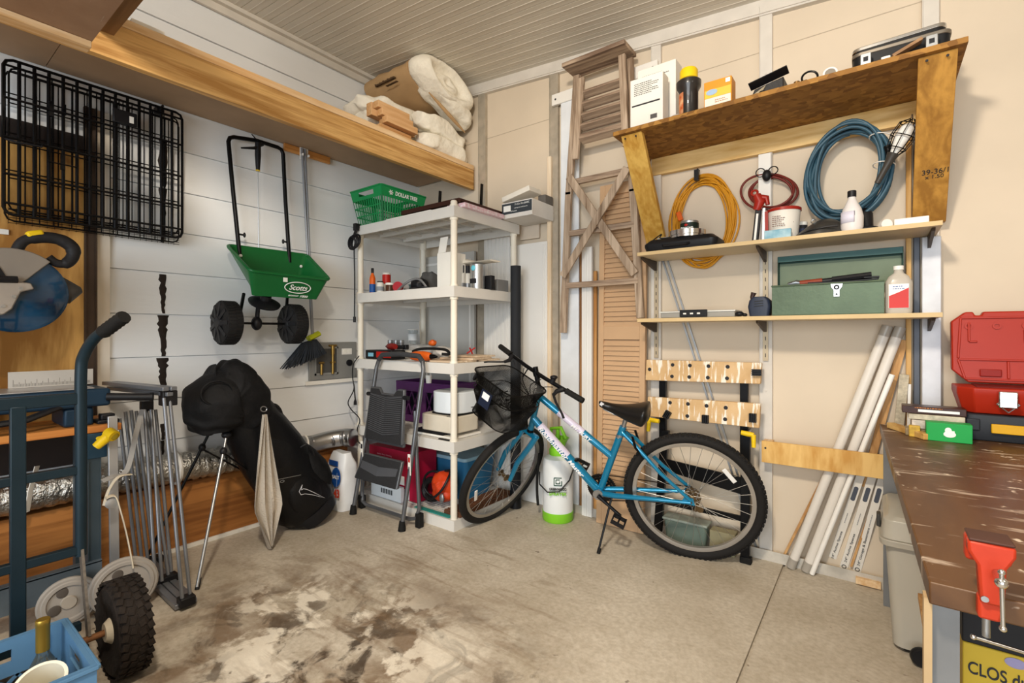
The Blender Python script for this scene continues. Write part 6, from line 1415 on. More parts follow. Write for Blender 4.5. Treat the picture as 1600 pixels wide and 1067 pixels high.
mb = MB(); ka = W_((.42, -.05, -.03)); kb = Vector((-1.213, 2.406, .0)); mb.rod(kb+Vector((0, 0, .012)), ka, .0065, n=8); part('kickstand', mb, BLKM, t)
mb = MB(); mb.rod(kb+Vector((0, 0, .002)), kb+(ka-kb).normalized()*.03, .010); part('kickstand_tip', mb, RUB, t)
# brakes
mb = MB(MR)
for s in (-1, 1): mb.tube([(.25, .235, .042*s), (.275, .27, .05*s), (.29, .33, .045*s)], .007, 8); mb.cb((.245, .222, .022*s), (.05, .012, .012), Matrix.Rotation(.9, 4, 'Z'))
mb.tube([(.29, .33, .045), (.33, .35, 0), (.29, .33, -.045)], .0018, 5); part('rear_brake', mb, BLKM, t)
mb = MB(MR); mb.lathe([(.0, 0), (.016, 0), (.016, .012), (0, .012)], (.62, .135, -.0), (.3, 1, 0), n=14); part('shifter_boss', mb, BLKM, t)
# fork, headset, stem
W2 = lambda v: MF @ Vector(v)
hb = W_((.893, .296, 0)); ht = W_((.815, .55, 0)); crown = hb+(hb-ht).normalized()*.018
for s in (-1, 1):
    sh = crown+Nf*.052*s
    mb = MB(); mb.tube([sh+(ht-hb).normalized()*.01, sh.lerp(W2((0, .10, .055*s)), .25), W2((-.01, .13, .055*s)), W2((0, 0.0, .056*s))], [.018, .018, .017, .013], 12); part('fork_leg', mb, TEAL, t)
mb = MB(); mb.bar(crown+Nf*.06, crown-Nf*.06, .03, .028, (0, 0, 1)); mb.rod(crown, hb, .017); part('fork_crown', mb, TEAL, t, bev=.006)
for q, w in ((hb, 1), (ht, -1)):
    mb = MB(); d_ = (ht-hb).normalized(); mb.rod(q-d_*.008, q+d_*.008, .022); part('headset_cup', mb, BLKM, t)
bar_c = W2((.07, .738, 0))
mb = MB(); mb.rod(ht, ht.lerp(bar_c, .8)+Vector((0, 0, .0)), .0125); mb.rod(ht.lerp(bar_c, .5), bar_c+Vector((0, 0, .03)), .015); mb.rod(ht.lerp(bar_c, .78)-Vector((.0, 0, 0)), bar_c, .016); part('stem', mb, BLKM, t)
def hb_(c, a=0, b_=0): return W2((.07+a, .738+b_, c))
mb = MB(); mb.tube(smoothpath([hb_(.33, -.03), hb_(.2, -.015), hb_(.08), hb_(0), hb_(-.08), hb_(-.2, -.015), hb_(-.33, -.03)], 5), .0115, 12); part('handlebar', mb, BLKM, t)
for s in (1, -1):
    mb = MB(); mb.tube([hb_(.225*s, -.017), hb_(.23*s, -.018), hb_(.33*s, -.03), hb_(.338*s, -.031)], [.018, .0165, .0165, .015], 14); part('grip', mb, RUB, t)
    mb = MB(); mb.tube([hb_(.205*s, -.01), hb_(.19*s, .02, -.02), hb_(.20*s, .05, -.035)], [.016, .013, .009], 8); lv = part('brake_mount', mb, BLK, t)
    mb = MB(); mb.tube([hb_(.19*s, .045, -.03), hb_(.24*s, .065, -.055), hb_(.30*s, .07, -.085), hb_(.325*s, .075, -.10)], [.008, .008, .007, .008], 8, flat=.6); part('brake_lever', mb, BLK, lv)
mb = MB(); mb.rod(hb_(-.13, .0, .0), hb_(-.13, .0, .03), .016); mb.ball(hb_(-.13, 0, .035), (.022, .022, .012)); part('bell', mb, BLK, t)
for c_, dst in ((.16, 0), (.07, 1), (-.07, 2), (-.16, 3)):
    e = [W_((.84, .47, -.03)), W_((.83, .45, -.03)), W_((.85, .43, -.03)), W_((.86, .40, .025))][dst]
    mb = MB(); mb.tube(smoothpath([hb_(c_, .02, -.01), hb_(c_*.75, .035, -.03), hb_(c_*.35, .03, -.09), e], 6), .0026, 5); part('cable', mb, BLK, t)
# wire basket
MESHM = mat('black_wire', '#141312', .45, .5)
bk = None
def bp(u, w):  # u round the basket 0..1, w 0 bottom .. 1 top
    s = .82+.18*w; a0 = .105; a1 = a0+.30*s+.02; hw = .165*s
    P_ = rrect(a0, a1, -hw, hw, .06, 4); n = len(P_); q = (u % 1)*n; i = int(q); fr__ = q-i; A_ = P_[i % n]; B_ = P_[(i+1) % n]
    return W2((A_[0]*(1-fr__)+B_[0]*fr__, .455+.245*w, A_[1]*(1-fr__)+B_[1]*fr__))
import itertools
P_ = rrect(0, .3, -.165, .165, .06, 4)
cum = [0]
for i in range(len(P_)): cum.append(cum[-1]+math.dist(P_[i], P_[(i+1) % len(P_)]))
def ua(s):  # arc length to parameter
    s = (s % 1)*cum[-1]
    for i in range(len(P_)):
        if cum[i+1] >= s: return (i+(s-cum[i])/max(1e-9, cum[i+1]-cum[i]))/len(P_)
    return 0
for w, r in ((1, .0042), (.62, .003), (0, .0035)):
    mb = MB(); mb.tube([bp(ua(i/60), w) for i in range(60)], r, 6, closed=True); h_ = part('basket_hoop' if bk else 'basket_frame', mb, MESHM, bk or t); bk = bk or h_
mb = MB()
n = 170
for i in range(n):
    for sg in (1, -1):
        p0 = bp(ua(i/n), 0); p1 = bp(ua(i/n+sg*.10), .5); p2 = bp(ua(i/n+sg*.20), 1); mb.tube([p0, p1, p2], .00125, 3, caps=False)
part('mesh_wall', mb, MESHM, bk)
mb = MB(); n = 30
for i in range(n+1):
    u = -1+2*i/n
    for sg in (1, -1):
        a0_, a1_ = .12, .36
        mb.rod(W2((a0_, .465, .13*u)), W2((a1_, .465, max(-.13, min(.13, .13*u+sg*.10)))), .0009, n=3)
part('mesh_floor', mb, MESHM, bk)
mb = MB()
for s in (-1, 1): mb = MB(); mb.tube([W2((.10, .68, .05*s)), W2((.085, .72, .05*s)), W2((.07, .75, .05*s))], .004, 6); part('basket_hook', mb, MESHM, bk)
mb = MB(); mb.tube([W2((.385, .70, .10)), W2((.44, .66, .08)), W2((.44, .66, -.06)), W2((.385, .70, -.10))], .0028, 6); part('front_loop', mb, MESHM, bk)
mb = MB(); q = W2((.41, .62, .02)); mb.loft([[W2((.424, .555, -.045)), W2((.424, .555, .035)), W2((.424, .645, .035)), W2((.424, .645, -.045))], [W2((.428, .555, -.045)), W2((.428, .555, .035)), W2((.428, .645, .035)), W2((.428, .645, -.045))]]); tg_ = part('dark_tag', mb, mat('navy_tag', '#1a2236', .5), bk)
mb = MB(); mb.loft([[W2((x_, .60, -.03)), W2((x_, .60, .02)), W2((x_, .635, .02)), W2((x_, .635, -.03))] for x_ in (.4285, .4295)]); part('tag_print', mb, INKW, bk)
mb = MB(); mb.ring(W2((.40, .665, .13)), Nf+Vector((.1, -.4, .1)), .022, .006, 20, 6); mb.ball(W2((.395, .665, .13)), .012); part('lock_ring', mb, BLK, bk)
# ================================================================ BACK WALL, RIGHT PART: SHELVES
m, N, Lk, p = node_mat('oriented_strand_board', .7); tc = N.new('ShaderNodeTexCoord')
vo = N.new('ShaderNodeTexVoronoi'); vo.inputs['Scale'].default_value = 30; mp = N.new('ShaderNodeMapping'); mp.inputs['Scale'].default_value = (1, 1.5, 1); mp.inputs['Rotation'].default_value = (0, 0, .9)
dn = noise(7, 3); Lk.new(tc.outputs['Object'], mp.inputs[0]); Lk.new(mp.outputs[0], vo.inputs[0])
sp_ = N.new('ShaderNodeSeparateColor'); Lk.new(vo.outputs['Color'], sp_.inputs[0])
b0 = ramp(sp_.outputs[0], .0, 1, lin('#7a5120'), lin('#b3823c')); b0 = mix(math_('MULTIPLY', ramp(noise(3, 4), .3, .7), .4), b0, lin('#7c5222')); Lk.new(b0, p.inputs['Base Color']); OSB = m
YP = wood('yellow_pine', '#b98734', '#dcb25c', 'Z', .55, 8, True, .1, '#5f3c14', .14)
YPX = wood('yellow_pine_x', '#c59a55', '#e2c084', 'X', .55, 8, True, .1, '#5f3c14', .14)
YPD = wood('dark_yellow_pine', '#94682a', '#bd8c40', 'Z', .6, 9, True, .15, '#4b2c0e', .3)
t = T('osb_wall_shelf', 'strand board shelf with pine braces, topmost on the back wall', 'shelf', (-.43, 2.68, 2.0))
ZS = 2.275
mb = MB(); mb.box(-1.136, .275, 2.425, 2.915, ZS, ZS+.022); part('shelf_board', mb, OSB, t, bev=.001)
mb = MB(); mb.box(-1.095, .25, 2.882, 2.915, 2.172, ZS-.001); part('wall_rail', mb, YPX, t, bev=.002)
for x0, x1, mm in ((-1.10, -.985, YP), (.135, .25, YPD)):
    mb = MB(); z0 = 1.70; mb.loft([[Vector((x0, 2.45, ZS-.001)), Vector((x1, 2.45, ZS-.001)), Vector((x1, 2.845, z0)), Vector((x0, 2.845, z0))], [Vector((x0, 2.49, ZS-.001)), Vector((x1, 2.49, ZS-.001)), Vector((x1, 2.882, z0)), Vector((x0, 2.882, z0))]]); o = part('brace', mb, mm, t, bev=.002)
    mb = MB()
    for q in ((x0+.025, 2.449, ZS-.02), (x1-.03, 2.449, ZS-.02)): mb.rod(q, (q[0], q[1]-.002, q[2]), .005, n=8)
    part('nail', mb, INK, o)
def hand(body, px, py, h, w):
    q = B(px, py, 2.70); nrm = Vector((0, -1, -.69)).normalized(); vd = Vector((0, -.57, .82)).normalized()
    # point on the brace face
    v = ray(px, py); z0, y0_ = ZS, 2.45; k_ = (2.845-2.45)/(ZS-1.70)
    tt_ = (y0_+k_*(z0-CAMH))/(v.y+k_*v.z); q = Vector((0, 0, CAMH))+v*tt_
    text(body, q+Vector((0, -.002, 0)), (1, 0, 0), vd, h, INK, t, w=w)
hand('39-36/1', 1462, 268, .022, .085); hand('x 1.50', 1460, 276, .016, .06)
SHW = mat('cream_laminate', '#d9c8a8', .5, var=.03)
SHU = mat('shelf_edge', '#cdb283', .5)
LAMB = [('cream_wall_shelf', 1.645, 'cream laminate shelf carrying coiled leads and bottles, second down on the back wall'), ('cream_wall_shelf', 1.272, 'cream laminate shelf carrying the green toolbox, lowest on the back wall')]
for nm, z, lb in LAMB:
    t = T(nm, lb, 'shelf', (-.43, 2.75, z), 'cream laminate shelves')
    mb = MB(); mb.box(-1.075, .22, 2.615, 2.885, z, z+.019); part('shelf_board', mb, SHW, t, bev=.001)
    mb = MB(); mb.box(-1.075, .22, 2.6125, 2.6148, z, z+.019); part('front_edge', mb, SHU, t)
    for x in (-1.065, -.468, .195):
        mb = MB(); mb.prism([(0, 0), (.24, 0), (.23, -.012), (.03, -.055), (0, -.055)], (x-.006, 2.889, z-.001), (0, -1, 0), (0, 0, 1), (.012, 0, 0)); part('bracket', mb, mat('bronze_metal', '#4b4037', .5, .5), t)
for x, lb in ((-1.065, 'left'), (-.468, 'middle'), (.195, 'right')):
    t = T('shelf_standard', lb+' slotted metal upright carrying the cream laminate shelves', 'shelf standard', (x, 2.9, 1.06), 'slotted shelf uprights')
    mb = MB(); y_ = BY-.0345 if x > -.6 else BY-.035; mb.box(x-.013, x+.013, 2.8905-.0, 2.8905+.0-.0+.003-.003+.0015+.0, 1.06, 1.70) if 0 else mb.box(x-.013, x+.013, 2.886-.004, 2.8855, 1.06, 1.70); part('channel', mb, mat('pale_standard', '#b5a68d', .5, .3), t)
    mb = MB()
    for i in range(14): mb.box(x-.002, x+.002, 2.8812, 2.882, 1.08+i*.045, 1.10+i*.045)
    part('slot', mb, INK, t)
slab('tan_lath', .115, .135, 2.885, 2.905, .70, 2.17, wood('tan_lath2', '#c0904f', '#ddb77c', 'Z', .7, 14, False), 'tan wood lath standing behind the right end of the shelves', 'lath')
slab('dark_metal_channel', .142, .165, 2.89, 2.915, .70, 2.17, mat('dark_channel', '#55585f', .5, .4), 'dark grey metal channel between the tan lath and the white stud', 'channel')
slab('white_metal_stud', .17, .236, 2.862, 2.885, .70, 1.64, mat('bluish_stud', '#d4d6dc', .5, .1, var=.1, vs=12), 'pale white metal stud standing behind the open red case', 'stud')

# ---- on the strand board shelf
z = ZS+.0225
def gx(px, Y): return B(px, 400, Y).x
def scrib(o, u, v, rows, w, h, m, par, nm='print_lines'):
    mb = MB(); o = Vector(o); u = Vector(u).normalized(); v = Vector(v).normalized(); n = u.cross(v)
    random.seed(int(abs(o.x)*1000)+rows)
    for r in range(rows):
        x = 0; y = -(r)*h*1.6
        while x < w*(.95 if r % 3 else .7):
            l = random.uniform(.25, .8)*h*2; mb.cb(o+u*(x+l/2-w/2)+v*y, (1, 1, 1), Matrix((u*l, v*h*.55, n*.0008)).transposed().to_4x4()); x += l+h*.45
    return part(nm, mb, m, par, smooth=False)
def carton(name, x0, x1, y0, y1, z0, h, m, label, rows=0, rh=.006, bev=.002, cat='box', group=None):
    t = T(name, label, cat, ((x0+x1)/2, (y0+y1)/2, z0), group); mb = MB(); mb.box(x0, x1, y0, y1, z0, z0+h); part('box_body', mb, m, t, bev=bev)
    if rows: scrib(((x0+x1)/2, y0-.001, z0+h*.88), (1, 0, 0), (0, 0, 1), rows, (x1-x0)*.75, rh, INK, t)
    return t
WB = mat('white_carton_m', '#e6e1d8', .7, var=.03)
t = carton('white_printed_box', -1.04, -.865, 2.435, 2.52, z, .25, WB, 'white printed box at the front left end of the strand board shelf', 7, .006)
mb = MB(); mb.box(-1.03, -.88, 2.4325, 2.4345, z+.105, z+.112); part('black_bar', mb, INK, t)
mb = MB(); mb.box(-.93, -.895, 2.4325, 2.4345, z+.02, z+.042); part('barcode', mb, mat('barcode_grey', '#555250', .6), t)
t = carton('tall_white_box', -1.05, -.84, 2.56, 2.66, z, .36, WB, 'taller white box standing behind the white printed box on the top shelf', 2, .007)
BRR = mat('charcoal_shiny', '#2a2624', .3, coat=.3)
xx, yy = -.755, 2.50
t = T('charcoal_canister', 'dark canister with a yellow lid and flame print on the strand board shelf', 'canister', (xx, yy, z))
mb = MB(); mb.lathe([(0, 0), (.046, 0), (.046, .13), (.058, .150), (.060, .165), (.060, .180), (.048, .19), (.040, .19), (0, .19)], (xx, yy, z), n=32); part('canister_body', mb, BRR, t)
mb = MB(); mb.lathe([(.040, .191), (.044, .195), (.044, .235), (.038, .245), (0, .245)], (xx, yy, z), n=32); part('yellow_lid', mb, YEL, t)
mb = MB(); mb.loft([[Vector((xx+.0468*math.cos(a), yy+.0468*math.sin(a), z+h)) for a in [PI+.1+.09*k for k in range(14)]] for h in (.015, .12)], caps=False); part('flame_label', mb, mat('flame_print', '#c8541c', .5, vs=40, col2='#e9b98a'), t, solid=.001)
t = T('white_saucer', 'small white dish under the front of the dark canister', 'dish', (-.79, 2.45, z)); mb = MB(); mb.lathe([(0, .0), (.02, .0), (.032, .006), (.030, .007), (0, .003)], (-.80, 2.462-.0, z), n=20); part('dish_body', mb, WHT, t)
t = T('orange_yellow_box', 'orange and yellow printed box with a blue oval on the strand board shelf', 'box', (-.61, 2.5, z))
mb = MB(); mb.box(-.672, -.545, 2.468, 2.55, z, z+.138); part('box_body', mb, mat('amber_box', '#e0932a', .5), t, bev=.002)
mb = MB(); mb.box(-.668, -.549, 2.4665, 2.4678, z+.004, z+.055); part('pale_panel', mb, mat('cream_panel2', '#e9e2d6', .6), t)
mb = MB(); mb.box(-.668, -.549, 2.4665, 2.4678, z+.056, z+.095); part('yellow_panel', mb, mat('yellow_panel', '#efc14a', .5), t)
mb = MB(); mb.lathe([(0, 0), (.020, 0), (.020, .0015), (0, .0015)], (-.635, 2.466, z+.082), (0, -1, 0), 24, sx=1.3, sy=.7); part('oval_mark', mb, mat('pale_blue_mark', '#9fb9d6', .5), t)
mb = MB(); mb.box(-.572, -.552, 2.4665, 2.4678, z+.112, z+.132); part('white_tab', mb, INKW, t)
scrib((-.59, 2.4658, z+.04), (1, 0, 0), (0, 0, 1), 2, .06, .006, mat('amber_ink', '#b06c1e', .6), t)
t = T('black_open_pouch', 'black open pouch with a pale lining on the shelf behind the orange box', 'pouch', (-.45, 2.66, z))
q = [B(1133, 150, 2.62), B(1195, 137, 2.62), B(1198, 108, 2.62), B(1150, 124, 2.62)]
mb = MB(); a = [Vector((-.52, 2.62, z+.002)), Vector((-.35, 2.62, z+.002)), Vector((-.345, 2.60, z+.125)), Vector((-.47, 2.60, z+.10))]; b_ = [Vector((-.52, 2.76, z+.002)), Vector((-.35, 2.76, z+.002)), Vector((-.345, 2.78, z+.145)), Vector((-.49, 2.77, z+.10))]
mb.loft([a, b_]); part('pouch_body', mb, mat('black_leather', '#1d1917', .5, bump=.2), t, bev=.004)
mb = MB(); mb.add([(-.53, 2.595, z+.04), (-.42, 2.598, z+.105), (-.44, 2.599, z+.07), (-.54, 2.597, z+.002)], [(0, 1, 2, 3)]); part('lining', mb, mat('pale_lining', '#b9a98d', .8), t, solid=.006)
mb = MB(); mb.bar((-.49, 2.59, z+.112), (-.325, 2.585, z+.145), .05, .006, (0, .3, 1)); part('flap', mb, mat('black_leather'[:13], '#1d1917'), t) if 0 else part('flap', mb, BLK, t)
mb = MB(); c_ = Vector((-.42, 2.50, z+.018)); mb.ring(c_, (.3, -1, 0), .015, .004, 16, 6, sy=1.2); one('black_ring', mb, BLKM, 'tiny black metal ring standing at the front of the top shelf', 'ring')
t = T('pipe_fitting', 'brass pipe fitting with a black ring handle on the strand board shelf', 'pipe fitting', (-.27, 2.5, z))
x_ = -.27; mb = MB(); mb.rod((x_-.05, 2.50, z+.015), (x_+.03, 2.50, z+.02), .014); mb.rod((x_-.01, 2.50, z+.012), (x_-.01, 2.50, z+.035), .012); part('fitting_body', mb, mat('dull_brass', '#8d6b40', .4, .7), t)
mb = MB(); mb.ring((x_+.04, 2.495, z+.037), (.2, -1, .2), .030, .0045, 20, 6); part('ring_handle', mb, BLKM, t)
mb = MB(); mb.lathe([(.012, -.012), (.027, -.012), (.027, .012), (.012, .012)], (-.155, 2.50, z+.028), (.1, -1, .15), 24); t = one('white_tape_roll', mb, WHT, 'white tape roll standing alone on the strand board shelf left of the cases', 'tape roll')
mb = MB(); mb.lathe([(.0, -.008), (.020, -.008), (.020, .0125), (.0, .0125)], (-.155, 2.50, z+.028), (.1, -1, .15), 20); part('core', mb, mat('grey_core', '#8d8478', .7), t)
def trimcase(nm, x0, x1, y0, y1, z0, h, lab, tilt, m1, m2):
    M = Matrix.Translation((x0, y0, z0)) @ Matrix.Rotation(tilt, 4, 'Y')
    w = x1-x0; dd = y1-y0
    t = T(nm, lab, 'case', (x0, y0, z0))
    pl = rrect(0, w, 0, dd, .03, 5); mb = MB(M); mb.loft([[Vector((a, b_, c)) for a, b_ in pl] for c in (0, h)]); part('case_shell', mb, m1, t, bev=.004)
    mb = MB(M); pl = rrect(-.004, w+.004, -.004, dd+.004, .032, 5); mb.loft([[Vector((a, b_, c)) for a, b_ in pl] for c in (h-.012, h+.004)]); part('metal_lip', mb, m2, t, bev=.003)
    return t
t = trimcase('black_trim_case', -.075, .235, 2.50, 2.75, z, .082, 'black case with a dull metal lip at the right end of the strand board shelf', 0, BLK, mat('dull_lip', '#8b8378', .35, .7))
t = T('silver_tray_lid', 'silver-edged tray lid tilted on top of the black case on the strand board shelf', 'tray lid', (-.07, 2.56, z+.09))
M = Matrix.Translation((-.075, 2.54, z+.089)) @ Matrix.Rotation(-.03, 4, 'Y'); mb = MB(M); pl = rrect(0, .30, 0, .24, .03, 5); mb.loft([[Vector((a, b_, c)) for a, b_ in pl] for c in (0, .03)]); part('lid_shell', mb, BLK, t, bev=.004)
mb = MB(M); mb.loft([[Vector((a, b_, c)) for a, b_ in rrect(-.004, .304, -.004, .244, .03, 5)] for c in (.02, .036)]); part('silver_rim', mb, CHROME, t, bev=.003)
mb = MB(M); mb.box(.06, .27, .03, .22, .037, .042); part('white_liner', mb, WHT, t)
for i, x in enumerate((-.03, .175)):
    t = T('metal_outlet_box', ('leftmost', 'rightmost')[i]+' of two small galvanised outlet boxes in front of the black case', 'outlet box', (x, 2.47, z), 'small galvanised outlet boxes')
    mb = MB(); mb.box(x-.018, x+.018, 2.452, 2.492, z, z+.055); part('box_shell', mb, STEEL, t, bev=.002); mb = MB(); mb.box(x-.008, x+.008, 2.4505, 2.4515, z+.022, z+.04); part('knockout', mb, INK, t)
mb = MB(); mb.bar((.055, 2.455, z+.008), (.145, 2.465, z+.05), .04, .012, (0, 0, 1)); one('wood_wedge', mb, wood('wedge_wood', '#8d6a4a', '#b08b66', 'X', .6, 20, False), 'grey-brown wood wedge leaning against the right outlet box', 'wedge', bev=.001)
mb = MB(); mb.box(.02, .05, 2.445, 2.475, z, z+.018); one('beige_block', mb, PAPER, 'small beige block between the outlet boxes on the top shelf', 'block', bev=.003)
mb = MB(); mb.ring((.075, 2.56, z+.10), (0, -1, .3), .022, .004, 18, 6); one('white_ring', mb, WHT, 'white ring leaning between the two stacked cases', 'ring') if 0 else None

# ---- hung under the strand board shelf
def coil(name, c, rx, rz, turns, jit, r, m, label, cat, tilt=0, seed=1, ydep=.03, cap_y=2.905, group=None):
    random.seed(seed); pts = []; n = 44; ph = [random.uniform(0, 6.28) for _ in range(8)]
    for i in range(int(turns*n)):
        a = 2*PI*i/n; k_ = i/n; f1 = 1+jit*math.sin(k_*2.4+ph[0])+jit*.6*math.sin(a*1.0+k_*1.7+ph[1]); f2 = 1+jit*math.sin(k_*1.9+ph[2])
        x = rx*f1*math.sin(a)+.02*math.sin(k_*3+ph[3])*jit*6; zz = rz*f2*math.cos(a)-rz*.0
        x, zz = x*math.cos(tilt)+zz*math.sin(tilt), -x*math.sin(tilt)+zz*math.cos(tilt)
        pts.append(Vector((c[0]+x, min(cap_y, c[1]+ydep*math.sin(k_*2.7+ph[4])*.5+.3*ydep*math.sin(a+k_)), c[2]+zz)))
    mb = MB(); mb.tube(pts, r, 7); t = T(name, label, cat, c, group); part('cord_loops' if 'cord' in name or 'lead' in name else 'hose_loops', mb, m, t, ang=80); return t
cc = B(1098, 346, 2.902)
t = coil('yellow_extension_cord', cc, .158, .242, 14, .12, .0050, mat('yellow_cord', '#cf8f1f', .45, var=.1), 'coiled yellow extension cord hung on a hook behind the black case', 'extension cord', 0, 3, .014, 2.913)
mb = MB(); q = B(1088, 276, 2.84); mb.box(q.x-.012, q.x+.012, 2.835, 2.86, q.z-.02, q.z+.04); mb.rod((q.x, 2.86, q.z+.05), (q.x, 2.90, q.z+.05), .004); part('hook', mb, BLK, t)
mb = MB(); q = B(1062, 338, 2.84); mb.cb(q, (.028, .02, .055), Matrix.Rotation(-.3, 4, 'Y')); part('orange_plug', mb, ORG_, t, bev=.004)
cc = B(1202, 300, 2.87)
t = coil('jumper_lead', cc, .118, .085, 3, .12, .0062, mat('maroon_cord', '#6d2018', .4), 'thin maroon lead looped over a black clip on the wall', 'lead', .3, 5, .03, 2.90)
mb = MB(); q = B(1198, 274, 2.84); mb.ball(q, (.022, .02, .03)); mb.ring(q+Vector((-.03, 0, .02)), (0, 1, .2), .022, .003, 16, 5); mb.ring(q+Vector((.03, 0, .02)), (0, 1, -.2), .022, .003, 16, 5); part('clip', mb, BLK, t)
mb = MB(); q = B(1198, 246, 2.875); mb.ring(q, (.1, 1, 0), .013, .0028, 16, 5); part('eye_screw', mb, BLKM, t)
mb = MB(); mb.box(-.50, -.44, 2.868, 2.880, 1.70, 2.165); one('white_stud_strip', mb, WHT, 'white strip on the stud behind the maroon lead and the tub', 'strip', bev=.001)
cc = B(1324, 270, 2.80)
t = coil('blue_air_hose', cc, .150, .210, 12, .10, .0082, mat('blue_hose', '#355566', .35, var=.15), 'coiled blue-grey air hose with white ties above the second shelf', 'hose', .12, 8, .07, 2.895)
mb = MB()
for px, py in ((1384, 213), (1390, 257)):
    q = B(px, py, 2.79); mb = MB(); mb.ring(q+Vector((-.02, 0, 0)), (.2, .15, 1), .042, .0025, 18, 5, sx=1, sy=1.1); part('zip_tie', mb, WHT, t)
mb = MB(); q = B(1386, 228, 2.75); mb.tube([q, q+Vector((.012, 0, -.05)), q+Vector((.015, 0, -.075))], [.014, .012, .009], 10); part('coupler', mb, BLKM, t)
t = T('trouble_light', 'caged work lamp with a clear bulb guard hanging beside the right pine brace', 'work lamp', (.09, 2.78, 1.95))
p0, p1 = B(1426, 186, 2.69), B(1396, 240, 2.70); d_ = (p1-p0).normalized(); 
mb = MB()
for i in range(8):
    a = 2*PI*i/8; s1 = d_.orthogonal().normalized(); s2 = d_.cross(s1); o_ = s1*math.cos(a)+s2*math.sin(a)
    mb.tube([p0+o_*.008, p0.lerp(p1, .15)+o_*.038, p0.lerp(p1, .5)+o_*.046, p0.lerp(p1, .85)+o_*.036, p1+o_*.022], .0022, 5)
for u_, r_ in ((.15, .038), (.5, .046), (.85, .036)): mb.ring(p0.lerp(p1, u_), d_, r_, .0022, 20, 5)
part('wire_cage', mb, BLKM, t)
mb = MB(); mb.tube([p0.lerp(p1, .12), p0.lerp(p1, .25), p0.lerp(p1, .5), p0.lerp(p1, .75), p1], [.008, .026, .030, .022, .014], 16); part('bulb', mb, mat('frosted_bulb', '#e9e7e2', .3), t)
mb = MB(); mb.tube([p1, p1+d_*.02, p1+d_*.06, p1+d_*.13], [.024, .019, .013, .011], 14); part('handle', mb, mat('grey_handle', '#3b3733', .4), t)
mb = MB(); mb.tube([p0+Vector((0, 0, 0)), p0+Vector((0, .03, .03)), p0+Vector((0, .12, .05))], .003, 5); part('hanging_hook', mb, STEEL, t)

# ---- on the second shelf
z = 1.6645
t = T('black_hard_case', 'low black plastic tool case at the left end of the second shelf', 'tool case', (-.86, 2.72, z))
pl = rrect(-1.035, -.66, 2.63, 2.80, .03, 5); pm = rrect(-1.045, -.65, 2.62, 2.81, .035, 5)
mb = MB(); mb.loft([[Vector((a, b_, z)) for a, b_ in pl], [Vector((a, b_, z+.028)) for a, b_ in pm], [Vector((a, b_, z+.042)) for a, b_ in pm], [Vector((-.85+(a+.85)*.86, 2.72+(b_-2.72)*.8, z+.066)) for a, b_ in pm]]); part('case_shell', mb, BLK, t, bev=.003)
mb = MB(); mb.tube([(-.93, 2.622, z+.025), (-.92, 2.609, z+.02), (-.80, 2.609, z+.02), (-.79, 2.622, z+.025)], .007, 8); part('case_handle', mb, BLK, t)
xx = -.83; zz = z+.0665
t = T('cake_ring', 'shiny round metal ring lying on the black tool case', 'metal ring', (xx, 2.72, zz))
mb = MB(); mb.lathe([(.078, 0), (.094, 0), (.094, .012), (.098, .013), (.098, .038), (.078, .038)], (xx, 2.72, zz), n=40, caps=False); mb.lathe([(0, .0), (.09, .0), (.09, .002), (0, .002)], (xx, 2.72, zz), n=40); part('ring_wall', mb, CHROME, t)
xx = -.815; t = vessel('label_tin', xx, 2.71, zz+.003, [(0, 0), (.048, 0), (.048, .085), (.045, .087), (0, .087)], STEEL, 'small steel tin with a black and green label standing in the metal ring', 'tin', band=(.0482, .012, .074), bandm=mat('black_green_label', '#15241c', .5), n=32)
text('DIAMOND', (xx+.002, 2.7105-.0500, zz+.044), (1, 0, 0), (0, 0, 1), .016, INKW, t, w=.065, bold=.03, ext=.0015)
mb = MB(); mb.ball((xx-.003, 2.7105-.0485, zz+.064), (.010, .002, .008)); part('red_emblem', mb, RED, t)
mb = MB(); mb.tube(smoothpath([Vector((-1.03, 2.66, z+.045)), Vector((-.99, 2.66, z+.075)), Vector((-.95, 2.655, z+.095)), Vector((-.96, 2.66, z+.075)), Vector((-.90, 2.66, z+.072))], 5), .0035, 6); one('thin_black_lead', mb, BLK, 'thin black lead over the left end of the black tool case', 'lead')
mb = MB(); mb.box(-.99, -.93, 2.69, 2.75, z+.067, z+.085); one('clear_packet', mb, mat('pale_packet', '#b8b2a4', .3), 'small pale packet on the black tool case left of the metal ring', 'packet', bev=.003)
DKR = mat('dark_red', '#9c2418', .35)
t = T('caulking_gun', 'red and black caulking gun standing upright on the second shelf left of the tub', 'caulking gun', (-.55, 2.70, z))
xg = gx(1184, 2.68); mb = MB(); mb.bar((xg-.012, 2.68, z+.002), (xg+.004, 2.68, z+.16), .028, .022, (0, 1, 0)); o = part('barrel', mb, BLK, t, bev=.003)
mb = MB(); mb.bar((xg-.011, 2.666, z+.01), (xg+.001, 2.666, z+.14), .010, .002, (0, 1, 0)); part('scale_strip', mb, WHT, o)
mb = MB(); mb.tube([(xg-.005, 2.68, z+.16), (xg+.01, 2.68, z+.20), (xg-.005, 2.675, z+.235)], [.018, .026, .02], 12); mb.tube([(xg+.0, 2.68, z+.225), (xg+.04, 2.68, z+.215), (xg+.045, 2.68, z+.18)], [.016, .014, .010], 10); mb.ring((xg-.012, 2.665, z+.245), (0, -1, .3), .014, .006, 16, 6); part('red_head', mb, DKR, t)
mb = MB(); mb.bar((xg+.022, 2.70, z+.002), (xg+.026, 2.70, z+.17), .012, .014, (0, 1, 0)); part('plunger_rod', mb, STEEL, t)
mb = MB(); mb.bar((xg+.038, 2.70, z+.002), (xg+.036, 2.70, z+.15), .014, .018, (0, 1, 0)); part('grip_lever', mb, DKR, t)
